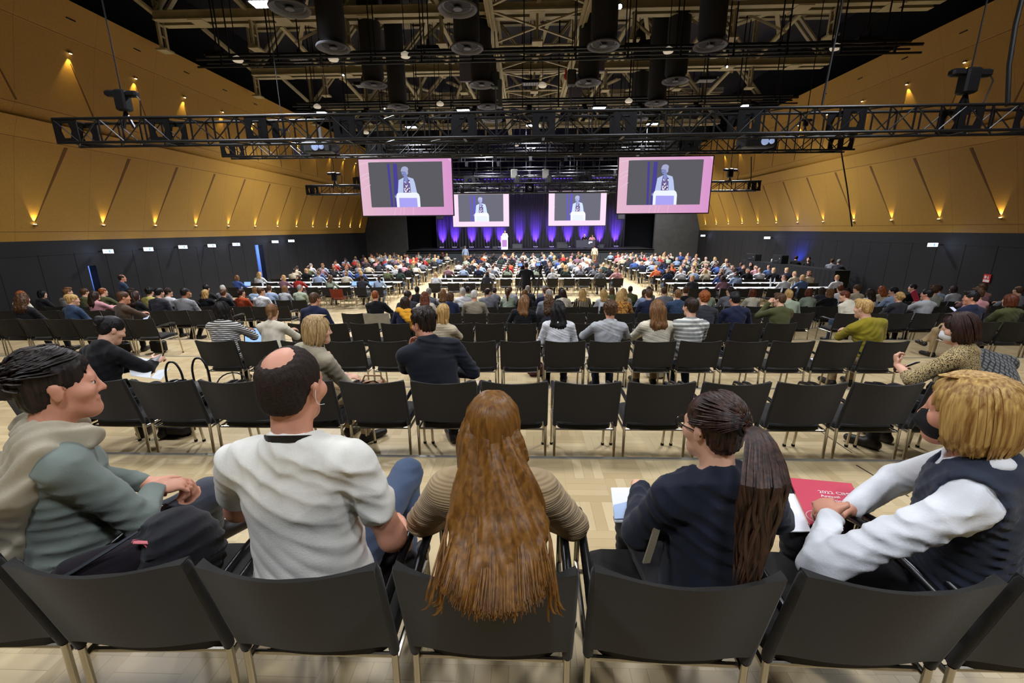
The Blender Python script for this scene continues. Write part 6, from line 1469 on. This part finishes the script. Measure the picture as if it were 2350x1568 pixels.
for i in range(130):
    a, r = rng.uniform(0, 2*PI), rng.uniform(0, 1)**.5; ox = V3(math.cos(a)*r, math.sin(a)*r*.6, 0); k = rng.uniform(.6, 1.0); w_ = rng.uniform(0, 6)
    e = te if k > .8 else te*.55+tm_*.45
    P_ = [tie+ox*.012, p4.hd(0, -.165, .02)+ox*.034, tw+ox*.050+V3(.016*math.sin(w_), 0, 0), tm_*.5+tw*.5+ox*.054+V3(.014*math.sin(w_+2), 0, 0), tm_+ox*.044+V3(.016*math.sin(w_+3.6), 0, 0), e+ox*.022+V3(.02*math.sin(w_+5), 0, rng.uniform(-.03, .03))]
    pth.append((spline(P_, 13), rng.uniform(.7, 1.2)))
locks('hair_strands', pth, .0062, HP, h4.o)
MB().tube([tuple(tie+h4.p.HR @ V3(math.cos(a)*.026, -.004, math.sin(a)*.026)) for a in np.linspace(0, 2*PI, 16)], .007, 6).build('hair_tie', M_BLACK, h4.o)
g = MB(); hd4 = p4.hd
for q in (-1, 1):
    g.tube([tuple(hd4(q*.032+.026*math.cos(a), .104, -.002+.021*math.sin(a))) for a in np.linspace(0, 2*PI, 20)], .0022, 6); g.tube([tuple(hd4(q*.056, .102, .004)), tuple(hd4(q*.078, .05, .004)), tuple(hd4(q*.082, -.005, .0)), tuple(hd4(q*.080, -.02, -.015))], .0022, 6)
g.tube([tuple(hd4(-.008, .106, .0)), tuple(hd4(.008, .106, .0))], .002, 6); g.build('glasses', mat('dark_spectacle_frame', (22, 18, 18), .25), h4.o)
st = [h4.L(np.array(at_y(*q))) for q in ((1538, 1112, 1.27), (1527, 1150, 1.235), (1510, 1200, 1.20), (1495, 1250, 1.165), (1482, 1290, 1.14))]
MB().loft([[Vector(q+V3(dx, dy, 0)) for dx, dy in ((-.011, 0), (.011, 0), (.011, -.006), (-.011, -.006))] for q in spline(st, 12)]).build('bag_strap', mat('olive_webbing', (112, 102, 80), .8), h4.o)

# ---- fifth person: blond bob, black mask, navy waistcoat over a white shirt, hands folded
h5 = Hero((0, 'M'), 1.42, .0, .62, 'person with blond bob and black face mask in a navy waistcoat', 1)
hl = h5.pxL(1905, 1185, 1.38)
p5 = Pose(lean=6, side=-5, twist=6, yaw=10, nod=2, tilt=-4, s_=.985, w=1.02, fat=1.0, armL=(h5.pxL(1880, 1300, 1.16), hl, h5.dirL(.25, .8, .05), h5.dirL(.5, .2, -.8), 38), armR=((.25, .20, .74), h5.pxL(1950, 1170, 1.50), h5.dirL(-.9, .2, .05), h5.dirL(-.1, -.2, -1), 30))
h5.build(p5, .0062); h5.eyes()
M_WS = cloth('white_shirt_cotton', (226, 228, 230)); h5.cloth('shirt', T_(p5, .96)+[(RC(p5.up(-.05, -.05, .515), p5.up(.05, -.05, .515), .026), .02), (RC(p5.up(-.05, -.05, .515), p5.up(-.06, .04, .48), .022), .02), (RC(p5.up(.05, -.05, .515), p5.up(.06, .04, .48), .022), .02)], M_WS, .007, .014, h5.neckhole(.056, .005), .008, 2, .8)
vest = [(EL(p5.P+V3(0, 0, .02), V3(.19, .15, .16)), .05), (EL(p5.up(0, .0, .17), V3(.165, .128, .18), p5.B.T), .06), (EL(p5.up(0, -.005, .31), V3(.166, .128, .165), p5.B.T), .05), (RC(p5.up(-.10, -.02, .445), p5.up(.10, -.02, .445), .058), .05)]
h5.cloth('waistcoat', [(q[0], q[1], 0, .004) for q in torso(p5)], cloth('navy_melton', (44, 50, 64)), .007, .024, h5.neckhole(.068, -.01)+[(RC(p5.sh[q]+p5.B @ V3(q*.028, 0, .02), p5.sh[q]+p5.B @ V3(q*.2, .0, -.06), .075, .12), .01) for q in (-1, 1)], .005, 8)
h5.trousers(cloth('trouser_dark2', (30, 30, 34)))
HBL = hairmat('hair_golden', (214, 176, 104), (134, 92, 42), .34); h5.hairbase('bob', HBL, .0065)
rng = random.Random(4); pth = []
for i in range(300):
    th = rng.uniform(-128, 128); t0 = rng.uniform(-.06, .07); a = p5.hd(-.018+rng.uniform(-.003, .003), t0, .131-abs(t0)*.2); L_ = rng.uniform(-.02, .02)
    t = math.radians(th); out = 1.08+rng.uniform(0, .05)
    pth.append((spline([a, h5.scalp(th, 58, 1.04), h5.scalp(th, 18, out), p5.hd(.100*math.sin(t)*out, -.022-.104*math.cos(t)*out, -.04), p5.hd(.094*math.sin(t), -.026-.088*math.cos(t), -.098+L_)], 10), rng.uniform(.7, 1.3)))
locks('hair_strands', pth, .0072, HBL, h5.o)
def mask(H, m, scale=1.0, kn=False):
    p = H.p; pr = [(p.hel((0, .052, -.056), (.052*scale, .046*scale, .048)), .02), (RC(p.hd(0, .088, -.02), p.hd(0, .096, -.05), .010, .016), .02)]
    o = link('face_mask', sdf(pr, .005, [m], 'face_mask', off=.006, cuts=[(p.hd(0, .03, -.05), p.HR @ V3(0, -1, .15))]), H.o)
    e = MB()
    for q in (-1, 1): e.tube(spline([p.hd(q*.055, .05, -.03), p.hd(q*.079, .01, .004), p.hd(q*.082, -.012, .0), p.hd(q*.080, -.012, -.03), p.hd(q*.055, .04, -.085)], 10), .0015, 5)
    e.build('ear_loop', m, o); return o
mask(h5, mat('black_mask_cloth', (20, 20, 23), .8))

# ---- second row: three people and two on the right
g2 = 'people of the second row'
q1 = Hero((1, 'M'), at_y(190, 790, 3.42).x, .0, -.10, 'person in a black suit with dark bun bent over papers', 0, g2)
pq = Pose(lean=20, yaw=-26, nod=22, twist=-8, s_=.97, w=1.0, armR=((.30, .16, .78), q1.pxL(352, 832, 3.72), (.1, .5, .2), (-.6, .1, -.7), 45), armL=((-.25, .12, .76), (.05, .30, .74)))
q1.build(pq, .0085); q1.cloth('suit_jacket', T_(pq, .96)+[(RC(pq.up(-.05, -.045, .51), pq.up(.05, -.045, .51), .028), .02)], cloth('black_suiting', (18, 18, 21)), .009, .018, q1.neckhole(.056), .007, 3); q1.trousers(M_TROU['dark']); q1.hairbase('bob' if False else 'short', hairmat('hair_jet', (26, 22, 22), (8, 7, 8), .4), .008); link('hair_bun', sdf([(pq.hel((0, -.105, .05), (.05, .045, .05)), .01)], .008, [hairmat('hair_jet', (26, 22, 22))], 'hair_bun', bumpf=lambda X, Y, Z: .003*np.sin(120*X+60*Z)), q1.o)
q2 = Hero((1, 'M'), at_y(700, 790, 3.42).x, .05, -.55, 'person with a blond bob resting the chin on one hand in the second row', 0, g2)
pq = Pose(lean=6, yaw=-28, nod=4, side=8, s_=.97, w=.95, armR=(q2.pxL(800, 890, 3.66), q2.pxL(757, 832, 3.56), q2.dirL(.0, .1, 1), q2.dirL(-.7, -.3, .1), 55), armL=((-.25, .05, .74), (.05, .27, .68)))
q2.build(pq, .0075); q2.eyes(); q2.cloth('knit_vest', T_(pq, .55), cloth('oatmeal_knit', (180, 170, 146), 'knit', scale=60), .009, .018, q2.neckhole(.06), .006, 3); q2.cloth('blue_shirt_cuff', [(RC(pq.arm[1][1], pq.arm[1][1]+(pq.arm[1][2]-pq.arm[1][1])*.55, .045, .04), .02)], cloth('blue_cotton', (78, 104, 160)), .008, .006); q2.trousers(M_TROU['khaki'])
HQ = hairmat('hair_ash_blond', (206, 176, 124), (132, 100, 58), .36); q2.hairbase('bob', HQ, .0075); rng = random.Random(5); pth = []
for i in range(150):
    th = rng.uniform(-120, 120); t = math.radians(th); o_ = 1.06+rng.uniform(0, .06); pth.append((spline([pq.hd(0, rng.uniform(-.06, .06), .128), q2.scalp(th, 55, 1.05), q2.scalp(th, 15, o_), pq.hd(.10*math.sin(t)*o_, -.022-.10*math.cos(t)*o_, -.05), pq.hd(.096*math.sin(t), -.03-.088*math.cos(t), -.12+rng.uniform(-.02, .02))], 8), 1))
locks('hair_strands', pth, .0075, HQ, q2.o)
q3 = Hero((1, 'M'), at_y(1000, 800, 3.42).x, .0, .25, 'person with tousled dark hair in a dark suit gesturing, second row', 1, g2)
pq = Pose(lean=17, yaw=42, nod=2, side=-7, twist=6, s_=1.06, w=1.1, fat=1.1, armL=((-.27, .16, .82), q3.pxL(948, 812, 3.66), q3.dirL(-.05, .1, 1), q3.dirL(.6, -.3, .2), 18), armR=((.30, .06, .76), (.14, .28, .70)), legs='right')
q3.build(pq, .0065); q3.eyes(); q3.cloth('suit_jacket', T_(pq, .94)+[(RC(pq.up(-.05, -.045, .515), pq.up(.05, -.045, .515), .028), .02), (RC(pq.up(-.05, -.045, .51), pq.up(-.06, .05, .47), .022), .02)], cloth('midnight_suiting', (26, 29, 38)), .009, .020, q3.neckhole(.054), .008, 5, .7); q3.cloth('shirt_collar', [(RC(pq.up(-.04, -.035, .53), pq.up(.04, -.035, .53), .022), .015), (RC(pq.up(-.045, -.03, .53), pq.up(-.05, .05, .50), .02), .015)], M_WS, .006, .004, wr=0); q3.trousers(M_TROU['dark'])
HM = hairmat('hair_deep_brown', (58, 40, 28), (18, 12, 9), .36); q3.hairbase('messy', HM, .006); rng = random.Random(6); pth = []
for i in range(170):
    th = rng.uniform(-135, 135); e0 = rng.uniform(20, 85); pth.append((spline([q3.scalp(th*.6, 85, 1.0), q3.scalp(th, e0, 1.08+rng.uniform(0, .05)), q3.scalp(th+rng.uniform(-14, 14), e0-rng.uniform(25, 50), 1.05)], 6), 1.1))
locks('hair_strands', pth, .0065, HM, q3.o)
q4 = Hero((1, 'M'), at_y(2215, 800, 3.42).x, .0, .55, 'person with dark bob and white face mask in mottled tweed holding a phone', 0, g2)
pq = Pose(lean=6, yaw=22, nod=14, s_=.98, w=1.0, armL=((-.28, .14, .76), q4.pxL(2060, 838, 3.72), q4.dirL(-.1, .3, .8), q4.dirL(.7, -.2, .3), 50), armR=((.24, .14, .74), q4.pxL(2105, 862, 3.66), q4.dirL(-.8, .3, .2), q4.dirL(0, -.3, .9), 35))
q4.build(pq, .0075); q4.eyes(); q4.cloth('tweed_top', T_(pq, .62), PAT['mottled tweed top'], .009, .016, q4.neckhole(.062), .006, 3); q4.trousers(M_TROU['dark']); HA = hairmat('hair_dark_auburn', (66, 38, 28), (24, 12, 9), .4); q4.hairbase('longbob' if False else 'bob', HA, .0075); mask(q4, mat('white_mask_cloth', (228, 230, 232), .7), 1.0)
MB().tube([tuple(pq.arm[-1][2]+V3(0, 0, 0)-pq.arm[-1][3]*.03+q4.dirL(.036*math.cos(a), .0, .036*math.sin(a))) for a in np.linspace(0, 2*PI, 14)], .006, 6).build('bracelet', mat('brown_leather_band', (96, 48, 30), .5), q4.o)
rng = random.Random(9); pth = []
for i in range(140):
    th = rng.uniform(-120, 120); t = math.radians(th); o_ = 1.08+rng.uniform(0, .05); pth.append((spline([pq.hd(0, rng.uniform(-.06, .06), .128), q4.scalp(th, 55, 1.05), q4.scalp(th, 15, o_), pq.hd(.102*math.sin(t)*o_, -.022-.10*math.cos(t)*o_, -.05), pq.hd(.094*math.sin(t), -.028-.086*math.cos(t), -.115+rng.uniform(-.015, .015))], 8), 1))
locks('hair_strands', pth, .0075, HA, q4.o)
q5 = Hero((1, 'M'), at_y(2350, 840, 3.45).x, .06, -.2, 'person in a grey plaid jacket leaning far forward at the far right', 1, g2)
pq = Pose(lean=56, yaw=-10, nod=20, s_=1.0, w=1.1, fat=1.1, armL=((-.22, .45, .66), (-.06, .60, .50)), armR=((.24, .45, .66), (.08, .60, .50)))
q5.build(pq, .010); q5.cloth('plaid_jacket', T_(pq, .95), PAT['plaid jacket'], .010, .018, q5.neckhole(.056), .006, 3); q5.trousers(M_TROU['dark']); q5.hairbase('short', HAIR['dark brown'], .009)

# ---- things held, worn and lying about
def sheet(name, pts, m, lab, cat, group=None, th=.0025, rings=None):
    c = sum((Vector(p) for p in pts), Vector())/len(pts); n = (Vector(pts[1])-Vector(pts[0])).cross(Vector(pts[2])-Vector(pts[0])).normalized()*th
    k = len(pts); mb = MB().loft([[Vector(p)-c for p in pts], [Vector(p)-c+n for p in pts]]); return tag(mb.build(name, m, None, c, smooth=False), lab, cat, group)
rp = lambda px, py, Y: at_y(px, py, Y)
# papers of the writer in the second row
sheet('paper_sheet', [rp(288, 815, 3.62), rp(352, 826, 3.70), rp(345, 868, 3.55), rp(300, 862, 3.5)], M_PAPER, 'white sheet of notes on the lap of the person in the black suit', 'paper')
sheet('paper_sheet', [rp(322, 862, 3.60), rp(338, 830, 3.66), rp(372, 812, 3.74), rp(352, 846, 3.70)], M_PAPER, 'white page lifted by the hand of the person in the black suit', 'paper')
sheet('paper_sheet', [rp(345, 868, 3.56), rp(362, 850, 3.66), rp(388, 846, 3.72), rp(370, 872, 3.6)], M_PAPER, 'white page beside the hand of the person in the black suit', 'paper')
p_ = Vector(q1.W(q1.p.arm[1][2]))+Vector((.03, .06, .04)); tag(MB().tube([p_+Vector((.03, .02, .05)), p_+Vector((-.03, .02, -.05))], .005, 8).build('pen', M_BLACK), 'black pen in the hand of the person in the black suit', 'pen')
# handbag with two tall loop handles between the chairs
bp = at_y(425, 905, 3.55); o = empty('tote_bag', (bp.x, 3.62, tier_z(1)+.46)); tag(o, 'black tote bag with two tall loop handles on a second row chair', 'bag')
MB().bbox((0, 0, .09), (.42, .20, .20), .05).build('body', mat('black_leather', (18, 18, 20), .4), o)
for i, (dx, y) in enumerate(((-.075, -.06), (.075, .06))): MB().tube(spline([(dx-.075, y, .16), (dx-.072, y, .30), (dx-.04, y, .385), (dx, y, .405), (dx+.04, y, .385), (dx+.072, y, .30), (dx+.075, y, .16)], 22), .009, 8).build('handle', mat('black_leather', (18, 18, 20), .4), o)
bp = at_y(520, 872, 3.6); o = empty('handbag', (bp.x+.01, 3.64, tier_z(1)+.475)); tag(o, 'black handbag with tan lining open on a second row chair', 'bag')
MB().bbox((0, 0, .08), (.30, .18, .16), .06).build('body', mat('black_leather', (18, 18, 20), .4), o); MB().bbox((.03, -.0, .155), (.16, .12, .03), .012).build('lining', mat('tan_suede', (168, 116, 74), .8), o); MB().tube([(.14*math.cos(a), .05*math.sin(a), .15+.10*max(0, math.sin(a))) for a in np.linspace(0, 2*PI, 20)], .006, 6).build('strap', M_BLACK, o)
bp = at_y(845, 880, 3.5); o = empty('handbag', (bp.x, 3.62, tier_z(1)+.475)); tag(o, 'tan leather handbag beside the blond person in the second row', 'bag'); MB().bbox((0, 0, .10), (.30, .16, .20), .07).build('body', mat('tan_leather', (150, 108, 72), .5), o); MB().tube([(-.1, 0, .19), (-.07, 0, .25), (.07, 0, .25), (.1, 0, .19)], .008, 8).build('strap', mat('tan_leather', (150, 108, 72), .5), o)
# phone of the masked person
c = Vector(q4.W((q4.p.arm[-1][2]+q4.p.arm[1][2])/2))+Vector((.02, .02, .035)); o = empty('phone', c, .4); o.rotation_euler = (-.7, .1, .5); tag(o, 'phone with lit screen held by the masked person in tweed', 'phone'); MB().bbox((0, 0, 0), (.075, .15, .009), .004).build('body', M_BLACK, o); MB().box((0, 0, .0055), (.068, .14, .001)).build('display', emit_mat('phone_screen', (215, 225, 250), .9), o, smooth=False)
# red conference booklet under the folded hands of the fifth person, papers on the lap of the fourth
A, B, C_, D_ = rp(1812, 1098, 1.66), rp(1955, 1112, 1.70), rp(1985, 1180, 1.52), rp(1862, 1210, 1.42)
zb = tier_z(0)+.605
A, B, C_, D_ = (at_z(*q, zb) for q in ((1810, 1100), (1953, 1113), (1992, 1185), (1858, 1208)))
o = empty('booklet', (A+B+C_+D_)/4); tag(o, 'red conference booklet lying under the folded hands of the fifth person', 'booklet'); c = Vector(o.location)
pts = [A-c, D_-c, C_-c, B-c]; up_ = Vector((0, 0, .008))
MB().loft([[p for p in pts], [p+up_ for p in pts]]).build('cover', mat('booklet_red', (196, 62, 84), .45), o, smooth=False)
def text(body, size, loc, ex, ey, m, parent, name):
    cu = bpy.data.curves.new(name, 'FONT'); cu.body = body; cu.size = size; cu.extrude = .0004
    t = bpy.data.objects.new(name, cu); COL.objects.link(t); bpy.context.view_layer.update()
    dg = bpy.context.evaluated_depsgraph_get(); me = bpy.data.meshes.new_from_object(t.evaluated_get(dg)); bpy.data.objects.remove(t)
    ob = link(name, me, parent); ex = Vector(ex).normalized(); ez = ex.cross(Vector(ey)).normalized(); ey = ez.cross(ex)
    ob.matrix_local = Matrix(((ex.x, ey.x, ez.x, loc[0]), (ex.y, ey.y, ez.y, loc[1]), (ex.z, ey.z, ez.z, loc[2]), (0, 0, 0, 1))); me.materials.clear(); me.materials.append(m); return ob
ex, ey = (B-A), (A-D_); M_INK = mat('white_print', (240, 226, 226), .5)
t0 = at_z(1880, 1132, zb+.009)-c; sz = .030
for k, s_ in enumerate(('2022 CIMT', 'Annual', 'Meeting')): text(s_, sz if k == 0 else sz*.9, t0+Vector((0, 0, .001))-ey.normalized()*(.030*k), ex, ey, M_INK, o, 'cover_lettering')
e0 = at_z(1885, 1188, zb+.009)-c; mb = MB()
for r0 in (.045, .030):
    mb.tube([e0+Vector((r0*math.cos(a)*1.2, r0*math.sin(a), 0)) for a in np.linspace(0, 2*PI, 22)], .0012, 4)
mb.build('cover_emblem', M_INK, o)
sheet('document_folder', [at_z(*q, tier_z(0)+.60) for q in ((1402, 1122), (1505, 1122), (1560, 1200), (1410, 1200))][::-1], M_PAPER, 'open white booklet on the lap of the fourth person', 'booklet', th=.006)
sheet('paper_sheet', [at_z(*q, tier_z(0)+.612) for q in ((1408, 1160), (1450, 1150), (1478, 1188), (1410, 1192))][::-1], mat('pale_blue_page', (176, 198, 230), .6), 'pale blue page on the open booklet of the fourth person', 'paper', th=.002)
sheet('paper_sheet', [at_z(*q, tier_z(0)+.595) for q in ((1770, 1135), (1822, 1135), (1862, 1222), (1800, 1222))][::-1], M_PAPER, 'white sheet on the lap right of the fourth person', 'paper', th=.004)
sheet('document_folder', [at_z(*q, tier_z(0)+.590) for q in ((1770, 1096), (1812, 1096), (1824, 1136), (1770, 1136))][::-1], M_BLACK, 'black folder behind the white sheet right of the fourth person', 'folder', th=.004)
# black jacket and rucksack in the gap between the first two people
jk = SEATS[(0, 'M')][0][2]-.33
bl = V3(at_y(430, 1250, 1.32)); sd_ = [(EL(V3(0, 0, .0), (.15, .13, .17)), .05), (EL(V3(-.07, .02, -.05), (.13, .12, .13)), .05), (EL(V3(.05, -.06, .06), (.10, .09, .10)), .05), (EL(V3(-.02, -.08, -.05), (.16, .08, .12)), .05)]
o = link('jacket', sdf(sd_, .009, [cloth('black_nylon', (24, 24, 28))], 'jacket', bumpf=folds(.016, 2, .8)), None, tuple(bl+V3(0, -.04, -.0))); tag(o, 'black jacket heaped on the seat between the first two people', 'jacket')
bl = Vector(at_y(238, 1274, 1.16)); o = empty('rucksack', bl, .35); o.scale = (.8, .8, .8); tag(o, 'dark rucksack with pink striped strap beside the first person', 'bag')
link('body', sdf([(EL(V3(0, 0, -.09), (.16, .08, .10)), .05), (RC((-.12, 0, -.06), (.12, 0, -.02), .06), .05)], .009, [cloth('dark_plum_nylon', (30, 24, 30))], 'body', bumpf=folds(.01, 5, .8)), o)
MB().tube([(-.20, -.05, -.07), (-.06, -.07, .0), (.06, -.06, .06), (.14, -.02, .09)], [.012, .014, .014, .010], 8, flat=.5).build('grey_strap', mat('grey_webbing', (48, 50, 58), .6), o)
for k, (cl, dx) in enumerate((((200, 86, 100), 0), ((30, 24, 30), .016), ((206, 110, 118), .030))): MB().tube([(.13+dx*.2, -.05-dx*.3, .07), (.165+dx*.6, -.05, .055-dx*.2), (.185+dx, -.05, .01-dx*.2)], .010, 8, flat=.5).build('striped_tape', mat('tape%d' % k, cl, .7), o)
MB().box((.01, -.10, -.03), (.035, .008, .02)).build('buckle', M_STEEL, o, smooth=False)
sheet('paper_sheet', [at_z(*q, tier_z(0)+.56) for q in ((400, 1182), (438, 1150), (446, 1156), (412, 1190))], M_PAPER, 'white leaflet on the black jacket between the first two people', 'paper', th=.004)
# scarf, hood, mask straps and laptops in the third and fourth rows
u = py_.up; sc = [(RC(u(-.11, -.04, .50), u(.10, -.05, .49), .05, .05), .03), (RC(u(.08, -.06, .48), u(.16, -.10, .34), .055, .06), .03), (RC(u(.16, -.10, .34), u(.20, -.08, .18), .055, .045), .03), (RC(u(-.02, -.09, .44), u(.10, -.115, .34), .045, .05), .03)]
link('scarf', sdf(sc, .010, [cloth('marigold_scarf', (226, 160, 44))], 'scarf', off=.012, bumpf=folds(.007, 4, 1.5)), oy)
lp_ = at_y(565, 752, 5.85); laptop((lp_.x, 5.98, tier_z(2)+.57), .1, 'large open laptop on the lap of the person in the cream sweater').scale = (1.35, 1.1, 1.2)
p_ = at_y(1985, 0, 5).x
for k, (px, py, row, c, lab, rot) in enumerate(((2099, 670, 13.9, 'booklet_red', 'red booklet held up in the front chair row on the right', .5),)):
    sheet('booklet', [rp(2090, 672, row), rp(2102, 664, row), rp(2112, 690, row), rp(2100, 696, row)], mat('booklet_red', (196, 62, 84), .45), lab, 'booklet', th=.02)
for k, (px, py, Y, lab) in enumerate(((335, 731, 8.35, 'lit phone in the hand of the person in the brown jacket'), (2190, 712, 8.1, 'lit tablet in the hands of the person in the navy shirt on the right'))):
    c = at_y(px, py, Y); o = empty('phone', c); o.rotation_euler = (.6, 0, .2); tag(o, lab, 'phone'); MB().bbox((0, 0, 0), (.09, .16, .01), .004).build('body', M_BLACK, o); MB().box((0, 0, .006), (.08, .15, .001)).build('display', emit_mat('phone_screen', (215, 225, 250), .9), o, smooth=False)
# booklets left on empty seats
lst3, cy3, z3 = SEATS[(3, 'M')]; lst1, cy1, z1 = SEATS[(1, 'M')]; lst2, cy2, z2 = SEATS[(2, 'M')]
for k, (X, cy, z, rr, red, lab) in enumerate(((lst1[7], cy1, z1, .1, 0, 'white booklet left on a second row seat in front of the ginger-haired person'), (lst2[12], cy2, z2, .2, 0, 'white booklet left on a third row seat right of the striped shirt'), (lst3[1], cy3, z3, .0, 1, 'red booklet left on an empty fourth row seat at the left'), (lst3[2], cy3, z3, .3, 0, 'white booklet left on an empty fourth row seat at the left'), (lst3[6], cy3, z3, -.1, 0, 'white booklet left on an empty fourth row seat near the middle'), (lst2[14], cy2, z2, -.3, 0, 'white booklet left on a third row seat beside the mustard sweater'))):
    o = MB().bbox((0, 0, 0), (.21, .297, .012), .003).build('booklet', mat('booklet_red', (196, 62, 84), .45) if red else M_PAPER, None, (X+.02, cy-.04, z+.4765), rr, False); tag(o, lab, 'booklet')
# brief-case and bags on the floor under the rows
for k, (px, py, zt, w_, h_, col, lab) in enumerate(((358, 812, tier_z(3), .32, .28, (18, 18, 20), 'black briefcase on the floor beside the person in the brown jacket'), (275, 812, tier_z(3), .34, .24, (34, 26, 22), 'dark brown bag on the floor behind the person in the brown jacket'), (400, 1010, tier_z(1), .26, .16, (20, 20, 22), 'black bag on the floor under the second row chairs at the left'), (1230, 868, tier_z(2), .26, .22, (70, 30, 30), 'dark red bag on the floor beside the black-haired person'), (1508, 872, tier_z(2), .3, .16, (200, 196, 186), 'pale bag on the floor under the person in the cream jacket'), (1598, 660, 0, .3, .4, (16, 16, 18), 'black rucksack on the floor by the right table block'), (1140, 700, 0, .3, .2, (120, 110, 20), 'yellow bag on the floor near the camera tripod'))):
    p = at_z(px, py, zt); o = empty('floor_bag', (p.x, p.y+.1, zt)); tag(o, lab, 'bag'); MB().bbox((0, 0, h_/2), (w_, .16, h_), .05).build('body', mat('bag%d' % k, col, .6), o); MB().tube([(-w_*.25, 0, h_*.95), (-w_*.2, 0, h_+.06), (w_*.2, 0, h_+.06), (w_*.25, 0, h_*.95)], .010, 8).build('handle', mat('bag%d' % k, col, .6), o)
# the red chair and the coat-covered chair
rx = at_z(775, 676, .6); o = empty('padded_chair', (rx.x, 17.7, 0)); tag(o, 'rust red chair at the end of the left table rows', 'chair'); M_RED = cloth('rust_upholstery', (120, 48, 24))
back_mb().build('backrest', M_RED, o); seat_mb().build('seat', M_RED, o)
for f in (bleg, fleg):
    for s in (-1, 1): f(s).build('leg', M_CHROME, o)
lst4, cy4, z4 = SEATS[(4, 'M')]; X = min(lst4, key=lambda q: abs(q-at_y(858, 730, cy4).x))
cm = back_mb(); me = cm.mesh('coat_back', cloth('grey_plastic_cover', (150, 146, 136), rough=.4)); o = link('draped_cover', me, None, (X, cy4-.03, z4-.0)); o.scale = (1.16, 1.1, 1.015); tag(o, 'pale translucent cover draped over a fifth row chair back', 'cover')
